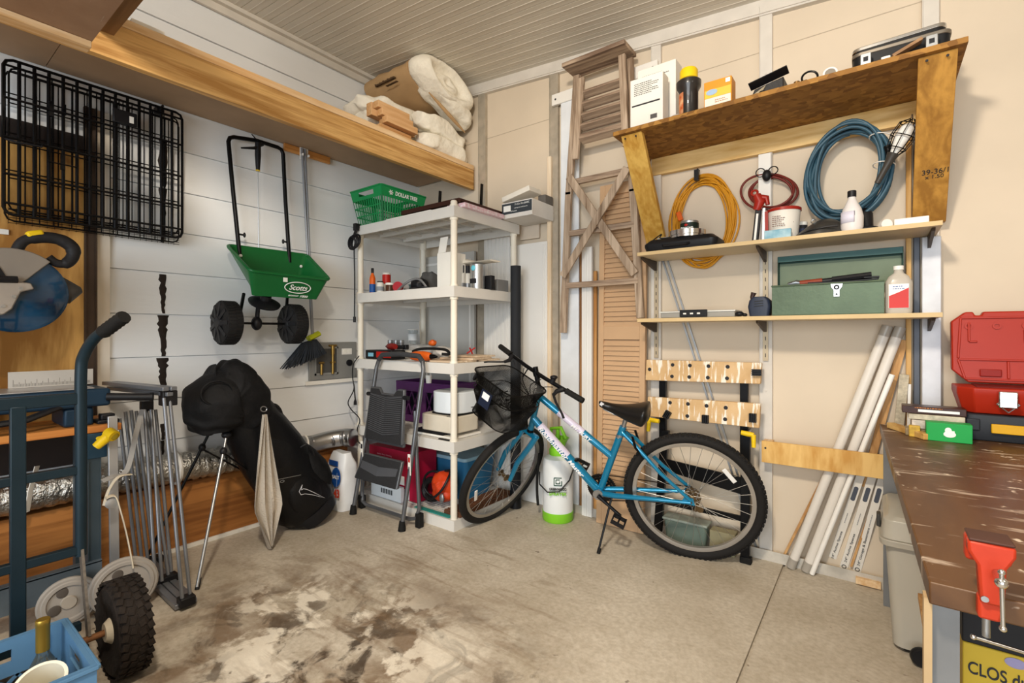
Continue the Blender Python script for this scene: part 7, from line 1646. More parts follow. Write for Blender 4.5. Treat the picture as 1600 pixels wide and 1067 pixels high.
xt = gx(1222, 2.74); xt += .006; t = T('spackle_tub', 'white printed tub with a red lid on the second shelf', 'tub', (xt, 2.73, z))
mb = MB(); mb.lathe([(0, 0), (.062, 0), (.074, .145), (0, .145)], (xt, 2.745, z), n=36); part('tub_body', mb, mat('tub_white', '#e3ddd2', .45), t)
mb = MB(); mb.lathe([(0, .145), (.078, .145), (.078, .158), (.072, .162), (0, .158)], (xt, 2.745, z), n=36); part('red_lid', mb, DKR, t)
q = Vector((xt-.012, 2.745-.074, z+.115)); scrib(q, (1, .05, 0), (0, .08, 1), 6, .055, .006, mat('brown_ink', '#7b5a50', .6), t)
scrib(q+Vector((.048, .018, -.0)), (1, .6, 0), (0, .0, 1), 5, .03, .005, mat('brown_ink', '#7b5a50', .6), t)
boxy('blue_carton', gx(1194, 2.64), gx(1236, 2.64), 2.64, 2.665, z, z+.045, mat('sky_carton', '#6fa3b8', .4, vs=30, col2='#a9c8d2'), 'small sky blue carton in front of the printed tub', 'carton')
vessel('dark_jar', gx(1251, 2.845)+.004, 2.845, z, [(0, 0), (.026, 0), (.026, .085), (.022, .09), (0, .09)], INK, 'dark jar with a pale lid right of the printed tub', 'jar', capm=PAPER, cap=(.0265, .088, .104), band=(.0263, .02, .07), bandm=mat('navy_label', '#2a3350', .5))
t = T('face_shield', 'dark grey moulded face shield dome left of the white tapered bottle', 'face shield', (-.26, 2.72, z))
mb = MB(); rings = []
x0g, x1g = gx(1243, 2.68), gx(1318, 2.68)
for i in range(13):
    u = i/12; x = x0g+(x1g-x0g)*u; h = .008+.095*math.sin(PI*min(1, u*.85+.05))**.8*(.45+.55*u); w_ = .03+.055*math.sin(PI*min(1, u*.85+.08))
    rings.append([Vector((x, 2.72+w_*math.cos(a), z+.002+max(0, h*math.sin(a)))) for a in [PI*j/12 for j in range(13)]]+[Vector((x, 2.72-w_*.9+w_*1.8*j/5, z+.001)) for j in range(6)])
mb.loft(rings); part('shell', mb, mat('charcoal_shell', '#34322f', .35, coat=.2), t)
mb = MB(); mb.tube([(x0g+.005, 2.68, z+.008), (x0g+.06, 2.642, z+.022), (x0g+.13, 2.633, z+.03), (x1g-.02, 2.64, z+.03)], .004, 6); part('rim_strap', mb, BLK, t)
mb = MB(); mb.ring((x0g+.075, 2.67, z+.068), (0, -1, .3), .010, .003, 14, 5); part('buckle', mb, STEEL, t)
xs = gx(1331, 2.68); t = vessel('lotion_bottle', xs, 2.685, z, [(0, 0), (.036, 0), (.043, .02), (.044, .07), (.036, .105), (.020, .14), (.0145, .155), (.0145, .165)], mat('translucent_white', '#ddd8d6', .35), 'white tapered bottle with black cap and purple label on the second shelf', 'bottle', capm=BLK, cap=(.017, .160, .187))
mb = MB(); mb.loft([[Vector((xs+.0448*math.cos(a), 2.685+.0448*math.sin(a), z+h)) for a in [PI*1.12+.09*k for k in range(17)]] for h in (.04, .09)], caps=False); part('pale_label', mb, mat('pale_lilac', '#d6d3e2', .5), t, solid=.0008)
mb = MB(); mb.loft([[Vector((xs+.0436*math.cos(a), 2.685+.0436*math.sin(a), z+h)) for a in [PI*1.15+.085*k for k in range(17)]] for h in (.070, .088)], caps=False); part('purple_label', mb, mat('purple_label', '#51427a', .5), t, solid=.002)
mb = MB(); mb.tube([(gx(1352, 2.80), 2.80, z+.002), (gx(1352, 2.80), 2.80, z+.10), (gx(1354, 2.80), 2.80, z+.125)], [.032, .030, .012], 14); one('black_bottle', mb, BLK, 'black bottle standing behind the white tapered bottle on the second shelf', 'bottle')
mb = MB(); mb.tube([(gx(1345, 2.70), 2.70, z+.013), (gx(1360, 2.70), 2.70, z+.013), (gx(1372, 2.70), 2.70, z+.010)], [.012, .013, .008], 10); one('black_nozzle', mb, BLK, 'short black nozzle lying right of the white tapered bottle', 'nozzle')
mb = MB(); xq = gx(1384, 2.70); mb.lathe([(.011, -.010), (.022, -.010), (.022, .010), (.011, .010)], (xq, 2.70, z+.0225), (.5, -1, 0), 24); one('small_tape_roll', mb, WHT, 'small white tape roll left of the flat white box on the second shelf', 'tape roll')
boxy('flat_white_box', gx(1397, 2.68), gx(1452, 2.68)-.0, 2.68, 2.76, z, z+.038, WHT, 'flat white box at the right end of the second shelf', 'box')
mb = MB(); mb.box(gx(1170, 2.6), gx(1188, 2.6)+.02, 2.65, 2.70, 1.634, 1.6445); 

# ---- on the lowest shelf
z = 1.2915
t = T('parts_organizer', 'flat clear parts organizer with a black latch on the lowest shelf', 'organizer', (-.83, 2.70, z))
x0g, x1g = gx(1032, 2.65), gx(1148, 2.65)
mb = MB(); mb.box(x0g, x1g, 2.65, 2.80, z, z+.038); part('organizer_box', mb, mat('clear_grey', '#b9b6ae', .2, trans=.4), t, bev=.006)
mb = MB(); mb.box(x0g-.004, x1g+.004, 2.645, 2.805, z+.030, z+.036); part('lid_edge', mb, mat('clear_white', '#d5d3cc', .3), t)
xa, xb = gx(1062, 2.64), gx(1105, 2.64); mb = MB(); mb.box(xa, xb, 2.636, 2.646, z+.004, z+.042); lt = part('latch', mb, BLK, t, bev=.003)
for k_ in range(3): mb = MB(); mb.box(xa+.02+.036*k_, xa+.036+.036*k_, 2.635, 2.6357, z+.018, z+.026); part('latch_mark', mb, WHT, lt)
mb = MB(); mb.ball((x1g+.02, 2.66, z+.014), (.022, .02, .0135)); mb.ball((x1g+.045, 2.66, z+.009), (.012, .012, .009)); one('black_lens_cap', mb, BLK, 'small black fitting beside the right end of the parts organizer', 'fitting')
t = T('handheld_device', 'small dark blue plastic device with a brown knob left of the green toolbox', 'device', (gx(1187, 2.68), 2.70, z))
xc = gx(1187, 2.68); mb = MB(); mb.loft([[Vector((xc+a, 2.70+b_, z+h)) for a, b_ in rrect(-s_, s_, -.045, .045, .015, 4)] for h, s_ in ((0, .044), (.05, .052), (.08, .046), (.098, .028))]); part('device_body', mb, mat('slate_blue', '#2a3142', .45), t, bev=.003)
mb = MB(); mb.tube([(xc-.032, 2.70, z+.075), (xc-.038, 2.70, z+.10), (xc-.030, 2.70, z+.122)], [.012, .010, .013], 10); part('knob', mb, mat('brown_knob', '#3b2926', .4), t)
for k_ in range(3): mb = MB(); mb.bar((xc-.02, 2.6535+.0, z+.05+.012*k_), (xc+.02, 2.6535, z+.053+.012*k_), .004, .002, (0, 1, 0)); part('rib', mb, BLK, t)
TG = mat('toolbox_green', '#53644f', .42, .15, var=.15, vs=7, bump=.1)
TGD = mat('toolbox_inner', '#6d7b66', .55, .1, var=.1)
xa, xb = gx(1206, 2.63), gx(1382, 2.63)
t = T('green_metal_toolbox', 'open green metal toolbox with a steel latch on the lowest shelf', 'toolbox', ((xa+xb)/2, 2.73, z))
mb = MB(); H_ = .142; w_ = .0025
mb.box(xa, xb, 2.63, 2.80, z, z+.003); mb.box(xa, xb, 2.63, 2.633, z+.003, z+H_); mb.box(xa, xb, 2.797, 2.80, z+.003, z+H_); mb.box(xa, xa+.003, 2.633, 2.797, z+.003, z+H_); mb.box(xb-.003, xb, 2.633, 2.797, z+.003, z+H_); part('box_body', mb, TG, t, bev=.001)
mb = MB(); mb.tube([(xa, 2.628, z+H_), (xb, 2.628, z+H_)], .004, 8); mb.tube([(xa, 2.628, z+H_), (xa, 2.80, z+H_)], .004, 8); part('rolled_edge', mb, TG, t)
lz0, lz1 = z+H_+.004, z+H_+.165
mb = MB(); mb.box(xa+.0, xb+.07, 2.842, 2.845, lz0, lz1); mb.box(xa, xb+.07, 2.80, 2.8415, lz1-.003, lz1); mb.box(xa, xa+.003, 2.80, 2.8415, lz0, lz1-.0035); mb.box(xb+.067, xb+.07, 2.80, 2.8415, lz0, lz1-.0035); ld = part('lid', mb, mat('toolbox_lid', '#24463c', .45, .1), t, bev=.001)
mb = MB(); mb.box(xa+.006, xb+.064, 2.838, 2.8415, lz0, lz1-.035); part('lid_inside', mb, TGD, ld)
mb = MB(); mb.box(xa+.003, xb+.067, 2.795, 2.80, lz1-.03, lz1-.002); part('lid_lip', mb, mat('teal_lip', '#1f4a48', .4, .1), ld)
cx_ = gx(1307, 2.62); mb = MB(); mb.prism([(-.024, .045), (.024, .045), (.022, .025), (.012, .01), (.012, -.02), (-.012, -.02), (-.012, .01), (-.022, .025)], (cx_, 2.6295, z+.10), (1, 0, 0), (0, 0, 1), (0, -.004, 0)); lt = part('latch', mb, STEEL, t, bev=.001)
mb = MB(); mb.ring((cx_, 2.6235, z+.123), (0, -1, 0), .008, .003, 14, 6); mb.ball((cx_, 2.624, z+.092), (.004, .003, .004)); part('latch_hole', mb, INK, lt)
mb = MB(); mb.rod((gx(1248, 2.70), 2.70, z+.155), (gx(1360, 2.70), 2.70, z+.172), .012); mb.rod((gx(1300, 2.70), 2.70, z+.164), (gx(1362, 2.70), 2.70, z+.176), .015, n=8); t2 = one('black_pry_tool', mb, BLK, 'long black handled tool lying across the open green toolbox', 'hand tool')
mb = MB(); mb.rod((gx(1250, 2.69), 2.69, z+.155), (gx(1285, 2.69), 2.69, z+.161), .0135); part('red_collar', mb, mat('rust_red', '#8a3a24', .5), t2)
mb = MB(); mb.tube([(gx(1262, 2.66), 2.66, z+.151), (gx(1330, 2.66), 2.66, z+.150), (gx(1372, 2.66), 2.66, z+.155), (gx(1374, 2.66), 2.66, z+.163), (gx(1350, 2.66), 2.66, z+.163)], .004, 6); one('black_handled_rasp', mb, BLK, 'black wire-loop handled tool lying at the front of the open green toolbox', 'hand tool')
mb = MB(); mb.tube([(gx(1232, 2.70), 2.70, z+.150), (gx(1244, 2.70), 2.70, z+.156), (gx(1258, 2.70), 2.70, z+.15)], [.012, .018, .010], 10); lumpy(mb, .004, 30, 1); one('steel_pliers', mb, STEEL, 'steel plier heads at the left inside edge of the green toolbox', 'pliers')
xb_ = gx(1404, 2.66); t = T('alcohol_bottle', 'clear plastic bottle with a red and white label on the lowest shelf', 'bottle', (xb_, 2.67, z))
def rr2(s, a, b_): return rrect(xb_-a, xb_+a, 2.67-b_, 2.67+b_, s, 6)
mb = MB(); mb.loft([[Vector((a, b_, z+h)) for a, b_ in rr2(r_, w_, d2)] for h, w_, d2, r_ in ((0, .042, .028, .02), (.008, .046, .031, .024), (.135, .046, .031, .024), (.16, .034, .025, .02), (.175, .017, .017, .0165), (.19, .0145, .0145, .014))]); part('bottle_body', mb, mat('frosted_clear', '#d8d0c3', .25, trans=.35, var=.02), t)
mb = MB(); mb.lathe([(0, .188), (.018, .188), (.018, .205), (0, .207)], (xb_, 2.67, z), n=24); part('cap', mb, WHT, t)
mb = MB(); mb.box(xb_-.034, xb_+.034, 2.6372, 2.6385, z+.022, z+.125); lb_ = part('white_label', mb, INKW, t)
mb = MB(); mb.prism([(-.033, .0), (.033, .0), (.033, .085), (-.002, .066), (-.033, .052)], (xb_, 2.637, z+.023), (1, 0, 0), (0, 0, 1), (0, -.0008, 0)); part('red_label', mb, mat('label_red', '#c5281e', .4), t)
scrib((xb_, 2.6368, z+.115), (1, 0, 0), (0, 0, 1), 2, .04, .006, mat('blue_ink', '#3f5fa0', .6), t)
# ================================================================ THINGS LEANING BEHIND THE PLYWOOD STRIP
t = T('plywood_strip', 'horizontal plywood strip screwed across two studs, holding the tubes against the wall', 'board', (-.24, 2.85, .48))
mb = MB(); a, b_, c_, d_ = B(1190, 689, 2.80), B(1378, 710, 2.80), B(1378, 748, 2.80), B(1190, 722, 2.80)
zt_, zb_ = (a.z+b_.z)/2, (c_.z+d_.z)/2
mb.box(a.x, b_.x+.02, 2.800, 2.815, zb_, zt_); part('strip_board', mb, wood('strip_ply', '#c69246', '#e3bb74', 'Z', .5, 8, True, .1, '#7d4e24', .25), t, bev=.001)
mb = MB(); mb.rod((a.x+.018, 2.8, (zt_+zb_)/2+.02), (a.x+.018, 2.798, (zt_+zb_)/2+.02), .005, n=10); part('screw', mb, INK, t)
mb = MB(); mb.box(a.x+.001, a.x+.045, 2.8155, 2.888, zb_+.005, zt_-.005); part('spacer_block', mb, PINE, t)
TUB = mat('tube_white', '#ded8cf', .35, var=.03)
def lean_obj(name, pt, pb, r, m, label, cat, group=None, Yt=2.885, Yb=2.85, caps=None, ends=None):
    a = B(pt[0], pt[1], Yt); b_ = B(pb[0], pb[1], Yb); k = (.004-b_.z)/(a.z-b_.z) if b_.z < 0.004 else 0
    b_ = b_.lerp(a, k) if k else b_
    if b_.z > .02: b_ = b_+(b_-a)*((b_.z-.006)/(a.z-b_.z))
    t = T(name, label, cat, tuple(b_), group); mb = MB(); mb.rod(a, b_, r, n=16); part('tube_wall' if ends else 'rod_body', mb, m, t)
    if ends:
        for e, o in ((a, (b_-a).normalized()), (b_, (a-b_).normalized())): mb = MB(); mb.rod(e, e+o*.05, r+.0012, n=16); part('end_sleeve', mb, ends, t)
    return t
lean_obj('thick_tube', (1387, 509), (1238, 880), .021, TUB, 'leftmost of two thick translucent white tubes leaning behind the plywood strip', 'tube', 'thick white tubes', ends=mat('grey_sleeve', '#b8b1a6', .3, trans=.3), Yt=2.86, Yb=2.85)
lean_obj('thick_tube', (1407, 511), (1262, 884), .021, TUB, 'right one of two thick translucent white tubes leaning behind the plywood strip', 'tube', 'thick white tubes', ends=mat('grey_sleeve', '#b8b1a6', .3), Yt=2.86, Yb=2.85)
lean_obj('thin_white_pipe', (1394, 585), (1272, 888), .0115, mat('pipe_white', '#efece6', .3), 'thin bright white pipe leaning right of the thick tubes', 'pipe', Yt=2.832, Yb=2.83)
def lean_bar(name, pt, pb, w, th, m, label, cat='wood stick', group=None, Yt=2.88, Yb=2.86):
    a = B(pt[0], pt[1], Yt); b_ = B(pb[0], pb[1], Yb)
    if b_.z < .004: b_ = b_.lerp(a, (.006-b_.z)/(a.z-b_.z))
    mb = MB(); mb.bar(b_, a, w, th, (0, 1, 0)); return one(name, mb, m, label, cat, group, bev=.001)
STK = wood('tan_stick', '#a97a48', '#cfa26c', 'Z', .7, 14, False, st=.2)
lean_bar('tan_stick', (1412, 531), (1350, 760), .032, .02, STK, 'tan square wood stick leaning right of the tubes, behind the bench corner', Yt=2.90, Yb=2.90)
lean_bar('thin_lath', (1283, 752), (1221, 876), .012, .01, STK, 'thin wood lath leaning low at the left of the thick tubes', Yt=2.895, Yb=2.893)
lean_bar('speckled_board', (1413, 585), (1401, 700), .035, .02, mat('speckled_white', '#b5ab96', .7, vs=60, var=.3), 'narrow speckled off-white board standing behind the far end of the bench', 'board', Yt=2.855, Yb=2.85)
lean_bar('white_stick', (1421, 600), (1419, 700), .012, .012, WHT, 'slim white stick standing beside the speckled board', Yt=2.86, Yb=2.86)
lean_bar('thin_tan_rod', (1398, 690), (1330, 885), .010, .010, STK, 'thin tan rod leaning behind the long white cartons', Yt=2.905, Yb=2.905)
WBX = mat('long_box_white', '#e4dfd6', .6, var=.03)
for i, (pb, pt, lb, tx) in enumerate((((1294, 893), (1352, 722), 'leftmost of the long white printed cartons leaning under the plywood strip', '24" Active Spaces'), ((1315, 899), (1370, 722), 'middle one of the long white printed cartons leaning under the plywood strip', '24" Active Spaces'), ((1336, 904), (1386, 722), 'rightmost of the long white printed cartons leaning under the plywood strip', '24" Garage & Basement'))):
    b_ = G(pb[0], pb[1]-3, .012); b_.y = min(b_.y, 2.79); bb = G(pb[0], pb[1]-2, .004); a = B(pt[0], pt[1], 2.855)
    dz = (a-bb).normalized(); t = T('shelf_track_carton', lb, 'carton', tuple(bb), 'long white printed cartons')
    yv = Vector((0, 1, 0)); xv = yv.cross(dz).normalized(); yv = dz.cross(xv).normalized()
    Mx = frame(bb, xv, yv, dz); Ln = (a-bb).length
    mb = MB(Mx); mb.box(-.0165, .0165, .0, .020, .014, Ln); part('carton_body', mb, WBX, t, bev=.001)
    text(tx, Mx @ Vector((.0, -.0012, .15+.02*(i == 2))), dz, -xv, .013, INK, t, w=.16+.05*(i == 2))
    mb = MB(Mx); mb.loft([[Vector((x, y, zz)) for x, zz in rrect(-.009, .009, Ln*.66, Ln*.66+.075, .008, 4)] for y in (-.0012, -.0002)]); part('grey_label', mb, mat('slate_label', '#4f5460', .5), t)
    mb = MB(Mx); mb.lathe([(.007, 0), (.010, 0), (.010, .001), (.007, .001)], (.0, -.0004, .045), (0, -1, 0), 20, caps=False); part('round_mark', mb, INK, t)
    scrib(Mx @ Vector((0, -.0012, Ln*.52)), dz, -xv, 1, .08, .006, mat('grey_ink', '#8d8d90', .6), t)
mb = MB(); mb.bar(G(1337, 905, .02), G(1377, 915, .02), .03, .03); one('floor_wood_block', mb, PINE, 'short pale wood block on the floor beside the far bench leg', 'wood block', bev=.002)

# ================================================================ WORKBENCH
m, N, Lk, p = node_mat('worn_brown_top', .42); tc = N.new('ShaderNodeTexCoord')
mp = N.new('ShaderNodeMapping'); mp.inputs['Scale'].default_value = (1, .25, 1); Lk.new(tc.outputs['Object'], mp.inputs[0])
b0 = ramp(noise(5, 7, .6, mp.outputs[0]), .3, .7, lin('#472d1a'), lin('#654629'))
b0 = mix(math_('MULTIPLY', ramp(noise(2.3, 6), .5, .7), .5), b0, lin('#8a6a50'))
mp2 = N.new('ShaderNodeMapping'); mp2.inputs['Scale'].default_value = (2.0, 9, 1); mp2.inputs['Rotation'].default_value = (0, 0, .5); Lk.new(tc.outputs['Object'], mp2.inputs[0])
b0 = mix(math_('MULTIPLY', ramp(noise(2.4, 6, .3, mp2.outputs[0]), .57, .66), .75), b0, lin('#c4b2a0'))
b0 = mix(math_('MULTIPLY', ramp(noise(17, 3), .66, .70), .9), b0, lin('#dccdb8'))
Lk.new(b0, p.inputs['Base Color']); BT = m
t = T('workbench', 'brown topped workbench with grey steel legs along the right side', 'workbench', (.8, 1.9, 0))
ZB = .79
mb = MB(); mb.loft([[Vector((.072, 1.06, zz)), Vector((1.70, 1.06, zz)), Vector((1.70, 2.80, zz)), Vector((.018, 2.80, zz))] for zz in (ZB-.038, ZB)]); part('bench_top', mb, BT, t, bev=.003)
LEG = mat('grey_leg_steel', '#7b7c7d', .5, .25, var=.15, vs=5)
for x, y in ((.079, 1.10), (.03, 2.70), (1.64, 1.10), (1.64, 2.72)):
    mb = MB(); mb.box(x, x+(.035 if y < 2 else .055), y, y+.004, .001, ZB-.039); mb.box(x, x+.004, y+.004, y+.055, .001, ZB-.039); part('leg', mb, LEG, t)
mb = MB(); mb.box(.09, 1.69, 1.12, 1.124, ZB-.10, ZB-.039); mb.box(.04, .044, 1.16, 2.70, ZB-.11, ZB-.039); part('apron', mb, LEG, t) if 0 else None
mb = MB(); mb.box(.12, 1.64, 1.16, 2.20, .28, .30); part('lower_shelf', mb, STK, t)
mb = MB(); mb.box(.067, .078, 1.085, 1.115, .001, ZB-.039); part('edge_strip', mb, mat('tan_edge', '#b59a74', .7), t)
# strip of wood on the bench
mb = MB(); mb.bar((.055, 2.70, ZB+.013), (.165, 2.475, ZB+.013), .030, .024); one('wood_cleat', mb, wood('cleat_wood', '#b98a45', '#dab26c', 'Y', .6, 14, False), 'yellow wood cleat lying at the far left corner of the workbench', 'wood cleat', bev=.002)
t = T('green_card_box', 'small bright green box with a white mark on the workbench', 'box', (.225, 2.50, ZB))
mb = MB(); mb.box(.16, .292, 2.475, 2.535, ZB+.0005, ZB+.071); part('box_body', mb, mat('bright_green', '#1f9e4a', .5), t, bev=.002)
mb = MB(); mb.ball((.228, 2.4745, ZB+.030), (.018, .001, .012)); mb.ball((.224, 2.4745, ZB+.044), (.010, .001, .012)); mb.cb((.236, 2.4745, ZB+.036), (.012, .002, .016)); part('white_mark', mb, INKW, t)
for i, (x0, x1, y0, y1, z0, h, c_, lb) in enumerate(((.10, .30, 2.55, 2.62, 0, .03, '#8d7a5a', 'yellowish blister pack lying lowest in the pile behind the green box'), (.12, .29, 2.548, 2.60, .031, .035, '#c9bfb4', 'clear blister pack of bits in the pile behind the green box'), (.11, .28, 2.55, 2.63, .067, .022, '#c2b8a2', 'pale card pack second from the top behind the green box'), (.09, .285, 2.56, 2.64, .090, .030, '#3a1d14', 'dark brown printed pack topmost behind the green box'))):
    t = carton('blister_pack', x0, x1, y0, y1, ZB+z0+.0005, h-.001, mat('pack_%d' % i, c_, .35, var=.3, vs=40), lb, 0, group='packs piled behind the green box')
    if i == 3:
        mb = MB(); mb.box(x0+.05, x1-.02, y0-.001, y0-.0002, ZB+z0+.008, ZB+z0+.018); part('white_label', mb, INKW, t)
        scrib((x0+.10, y0-.0015, ZB+z0+.024), (1, 0, 0), (0, 0, 1), 1, .12, .005, mat('amber_ink2', '#c77a3a', .6), t)
mb = MB(); mb.box(.11, .145, 2.52, 2.547, ZB+.0005, ZB+.045); one('yellow_pack', mb, mat('yellow_pack', '#c9a23a', .4, vs=40, var=.3), 'small yellow pack between the wood cleat and the green box', 'pack', bev=.002)
# dark case with yellow latch
DCS = mat('dark_grey_case', '#272a30', .5)
t = T('dark_drill_case', 'dark grey tool case with a yellow latch lying on the workbench', 'tool case', (.55, 2.7, ZB))
pl = rrect(.265, .90, 2.59, 2.785, .04, 5); pm = rrect(.255, .91, 2.58, 2.79, .045, 5)
mb = MB(); mb.loft([[Vector((a, b_, ZB+.0005)) for a, b_ in pl], [Vector((a, b_, ZB+.045)) for a, b_ in pm], [Vector((.58+(a-.58)*.95, 2.685+(b_-2.685)*.92, ZB+.102)) for a, b_ in pm]]); part('case_shell', mb, DCS, t, bev=.004)
mb = MB(); mb.box(.355, .455, 2.568, 2.582, ZB+.035, ZB+.070); part('yellow_latch', mb, mat('amber_latch', '#d9a51c', .45), t, bev=.003)
mb = MB(); mb.box(.285, .325, 2.572, 2.582, ZB+.040, ZB+.085); part('side_latch', mb, DCS, t, bev=.004)
mb = MB(); mb.tube([(.49, 2.585, ZB+.05), (.50, 2.560, ZB+.05), (.72, 2.560, ZB+.05), (.73, 2.585, ZB+.05)], .013, 8); part('case_handle', mb, DCS, t)
# open red case
RC = mat('case_red', '#a82812', .42, var=.04)
t = T('open_red_tool_case', 'open red plastic tool case with chrome latches on the dark case', 'tool case', (.55, 2.7, .894))
z0 = ZB+.1035; x0, x1 = .262, .88
mb = MB()
mb.loft([[Vector((a, b_, z0)) for a, b_ in ((x0+.05, 2.61), (x1-.05, 2.61), (x1-.02, 2.64), (x1-.02, 2.78), (x0+.02, 2.78), (x0+.02, 2.64))], [Vector((a, b_, z0+.075)) for a, b_ in ((x0+.045, 2.575), (x1-.045, 2.575), (x1, 2.62), (x1, 2.79), (x0, 2.79), (x0, 2.62))], [Vector((a, b_, z0+.10)) for a, b_ in ((x0+.045, 2.575), (x1-.045, 2.575), (x1, 2.62), (x1, 2.79), (x0, 2.79), (x0, 2.62))]])
part('case_base', mb, RC, t, bev=.004)
mb = MB(); mb.box(x0+.06, x1-.06, 2.63, 2.775, z0+.1005, z0+.104); part('base_well', mb, mat('dark_red_well', '#6e150e', .6), t)
# lid standing up, slightly back
def ldp(u, w, o=0): return Vector((u, 2.800+.035*(w/.30)-o, z0+.108+w))
mb = MB(); poly = [(x0+.05, 0), (x1-.05, 0), (x1, .05), (x1, .25), (x1-.04, .295), (x0+.10, .295), (x0+.095, .280), (x0+.075, .280), (x0+.07, .295), (x0+.045, .295), (x0+.0, .255), (x0, .05)]
mb.loft([[ldp(a, b_, -.01) for a, b_ in poly], [ldp(a, b_, .035) for a, b_ in poly]]); ld = part('case_lid', mb, RC, t, bev=.005)
def rib(a, b_, w=.008): mb.bar(ldp(a[0], a[1], .037), ldp(b_[0], b_[1], .037), w, .010, (0, 1, 0))
mb = MB(); 
for a, b_ in (((x0+.03, .27), (x1-.03, .27)), ((x0+.03, .27), (x0+.02, .10)), ((x1-.03, .27), (x1-.02, .10)), ((x0+.02, .095), (x1-.02, .095)), ((x0+.04, .015), (x1-.04, .015)), ((x0+.02, .095), (x0+.04, .015)), ((x0+.17, .09), (x0+.17, .02)), ((x0+.055, .25), (x0+.055, .17)), ((x0+.055, .17), (x0+.08, .17)), ((x0+.22, .22), (x0+.22, .165)), ((x0+.22, .165), (x0+.26, .165)), ((x0+.26, .165), (x0+.26, .13)), ((x0+.30, .25), (x0+.30, .17))): rib(a, b_)
part('lid_rib', mb, RC, ld, bev=.002)
for k_ in range(4):
    mb = MB(); c = ldp(x0+.055+.085*k_, .235, .036); mb.lathe([(.008, 0), (.014, 0), (.014, .004), (.008, .004)], c, (0, -1, .1), 16, caps=False); part('lid_boss', mb, RC, ld)
mb = MB(); mb.box(x0+.085, x0+.15, 2.758, 2.764, z0+.135, z0+.165); part('moulded_pocket', mb, mat('deep_red', '#8f1c12', .5), ld, bev=.003)
for x in (x0+.115, x1-.16):
    mb = MB(); mb.cb((x+.022, 2.560, z0+.062), (.052, .010, .062)); lt = part('chrome_latch', mb, CHROME, t, bev=.004)
    mb = MB(); mb.cb((x+.022, 2.5535, z0+.060), (.036, .003, .018)); mb.ring((x+.022, 2.560, z0+.045), (0, 1, 0), .03, .003, 4, 6); part('latch_bail', mb, STEEL, lt)
mb = MB(); mb.tube([(x0+.235, 2.572, z0+.080), (x0+.235, 2.545, z0+.075), (x0+.24, 2.540, z0+.045), (x0+.26, 2.540, z0+.035), (x0+.36, 2.540, z0+.035), (x0+.38, 2.545, z0+.075), (x0+.38, 2.572, z0+.08)], .011, 10); part('carry_handle', mb, BLK, t)
# vise clamped to the bench front
VR = mat('vise_red', '#b8381f', .4, .1, var=.1, vs=20)
t = T('bench_vise', 'small red clamp-on vise fixed to the front edge of the workbench', 'vise', (.155, 1.02, .62))
vx = .150; yb = 1.045; VM = Matrix.Translation((.142, 1.062, .838)) @ Matrix.Scale(.58, 4) @ Matrix.Translation((-vx, -yb, -.79))
mb = MB(VM); mb.loft([[Vector((vx+a, yy, zz)) for a, zz in ((-.020, .70), (.026, .70), (.030, .80), (.048, .835), (.048, .862), (-.045, .862), (-.045, .835), (-.026, .80))] for yy in (yb-.055, yb-.010)]); part('vise_body', mb, VR, t, bev=.004)
mb = MB(VM); mb.box(vx-.045, vx+.048, yb-.008, yb+.035, .793, .862); part('rear_jaw', mb, VR, t, bev=.005)
mb = MB(VM); mb.box(vx-.043, vx+.046, yb-.056, yb+.034, .8625, .870); part('jaw_plate', mb, mat('dark_jaw', '#4a3028', .6), t, bev=.002)
mb = MB(VM); mb.loft([[Vector((vx+a, yy, zz)) for a, zz in ((-.024, .655), (.020, .655), (.028, .70), (-.024, .715))] for yy in (yb-.045, yb-.006)]); part('clamp_foot', mb, VR, t, bev=.004)
mb = MB(VM); mb.rod((vx-.0, yb+.015, .585), (vx, yb+.015, .72), .009); part('clamp_screw', mb, STEEL, t)
mb = MB(VM); mb.rod((vx-.03, yb-.02, .590), (vx+.075, yb+.01, .572), .0045); mb.ball((vx-.03, yb-.02, .590), .007); mb.ball((vx+.075, yb+.01, .572), .007); part('clamp_tommy_bar', mb, CHROME, t)
mb = MB(VM); mb.rod((vx+.012, yb-.056, .79), (vx+.012, yb-.105, .785), .011); mb.ball((vx+.012, yb-.105, .785), .014); part('main_screw', mb, CHROME, t)
mb = MB(VM); mb.rod((vx+.012, yb-.105, .81), (vx+.014, yb-.110, .675), .005); mb.ball((vx+.014, yb-.110, .672), .008); mb.ball((vx+.012, yb-.105, .812), .008); part('tommy_bar', mb, CHROME, t)
mb = MB(VM); mb.lathe([(0, 0), (.008, 0), (.008, .003), (0, .003)], (vx-.012, yb-.0555, .715), (0, -1, 0), 12); part('bolt', mb, STEEL, t)
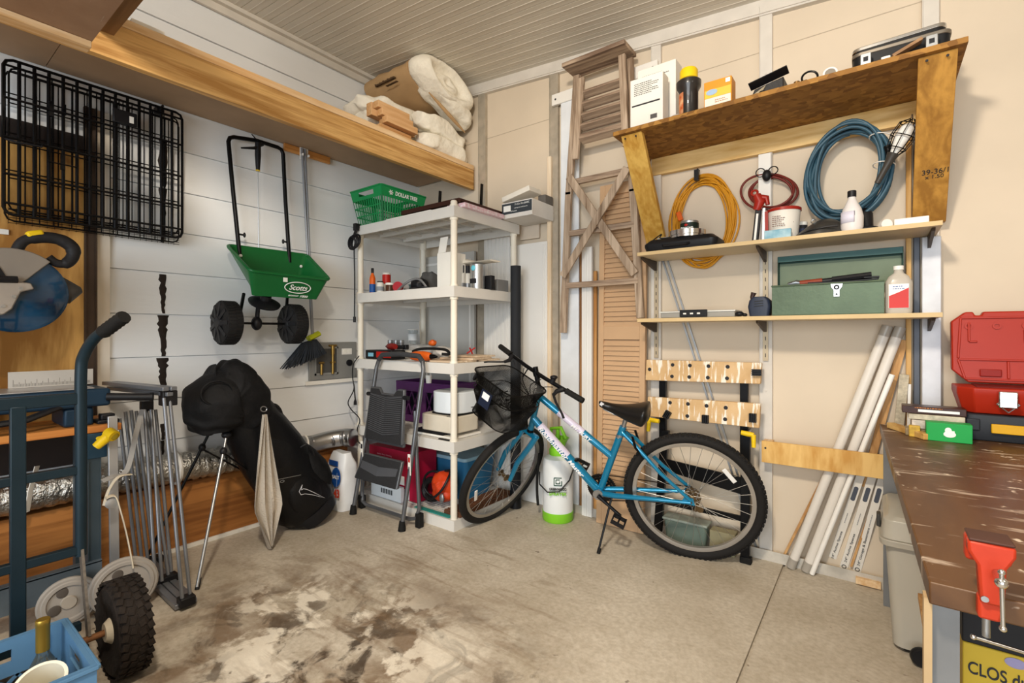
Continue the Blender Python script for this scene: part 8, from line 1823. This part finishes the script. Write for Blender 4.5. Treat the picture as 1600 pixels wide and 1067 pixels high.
# wine carton under the bench
t = T('wine_carton', 'black and yellow wine carton standing under the near end of the workbench', 'carton', (.4, 1.4, .30))
x0, x1, y0, y1 = .128, .60, 1.20, 1.55
mb = MB(); mb.box(x0, x1, y0, y1, .3005, .641); part('carton_body', mb, mat('mustard_card', '#b79a2e', .6), t, bev=.002)
mb = MB(); mb.box(x0-.001, x1+.001, y0-.001, y1+.001, .642, .74); part('black_top', mb, mat('black_card', '#161518', .6), t, bev=.002)
text('CLOS du', (.1735, y0-.001, .597), (1, 0, 0), (0, 0, 1), .022, INK, t, w=.076, bold=.01)
mb = MB(); mb.ball((.196, y0-.001, .628), (.014, .001, .009)); part('grape_mark', mb, mat('lilac_mark', '#8d86a8', .6), t)

# clear tote
CT = mat('cloudy_plastic', '#c6c0b2', .35, trans=.25, var=.03)
t = T('cloudy_storage_tote', 'tall cloudy plastic storage tote on the floor under the far end of the workbench', 'storage tote', (.2, 2.5, 0))
mb = MB(); mb.loft([[Vector((a, b_, h)) for a, b_ in rrect(.045-i_, .50+i_, 2.33-i_, 2.66+i_, .035, 6)] for h, i_ in ((.02, -.01), (.40, .012), (.41, .012))]); part('tote_body', mb, CT, t)
mb = MB(); mb.loft([[Vector((a, b_, h)) for a, b_ in rrect(.045-i_, .50+i_, 2.33-i_, 2.66+i_, .035, 6)] for h, i_ in ((.405, .030), (.43, .034))]); part('tote_rim', mb, CT, t, bev=.003)
mb = MB(); mb.loft([[Vector((a, b_, h)) for a, b_ in rrect(.045-i_, .50+i_, 2.33-i_, 2.66+i_, .035, 6)] for h, i_ in ((.4305, .026), (.50, .020), (.515, .005))]); part('tote_lid', mb, mat('cloudy_lid', '#d0cabb', .3, trans=.3), t, bev=.004)
mb = MB(); mb.cb((.012, 2.46, .455), (.014, .05, .05)); part('handle_latch', mb, mat('dark_latch', '#3b3a38', .5), t, bev=.004)
for x in (.10, .44):
    for y in (2.37, 2.62):
        mb = MB(); mb.lathe([(0, -.012), (.019, -.012), (.019, .012), (0, .012)], (x, y, .0195), (1, 0, 0), 16); part('caster', mb, BLK, t)
t = T('black_rubber_wheel', 'black rubber wheel lying low between the cloudy tote and the near bench leg', 'wheel', (.17, 2.30, 0))
mb = MB(); mb.lathe([(0, -.012), (.03, -.012), (.034, -.006), (.034, .006), (.03, .012), (0, .012)], (.135, 2.285, .035), (.25, -1, 0), 24); part('wheel_tread', mb, BLK, t)
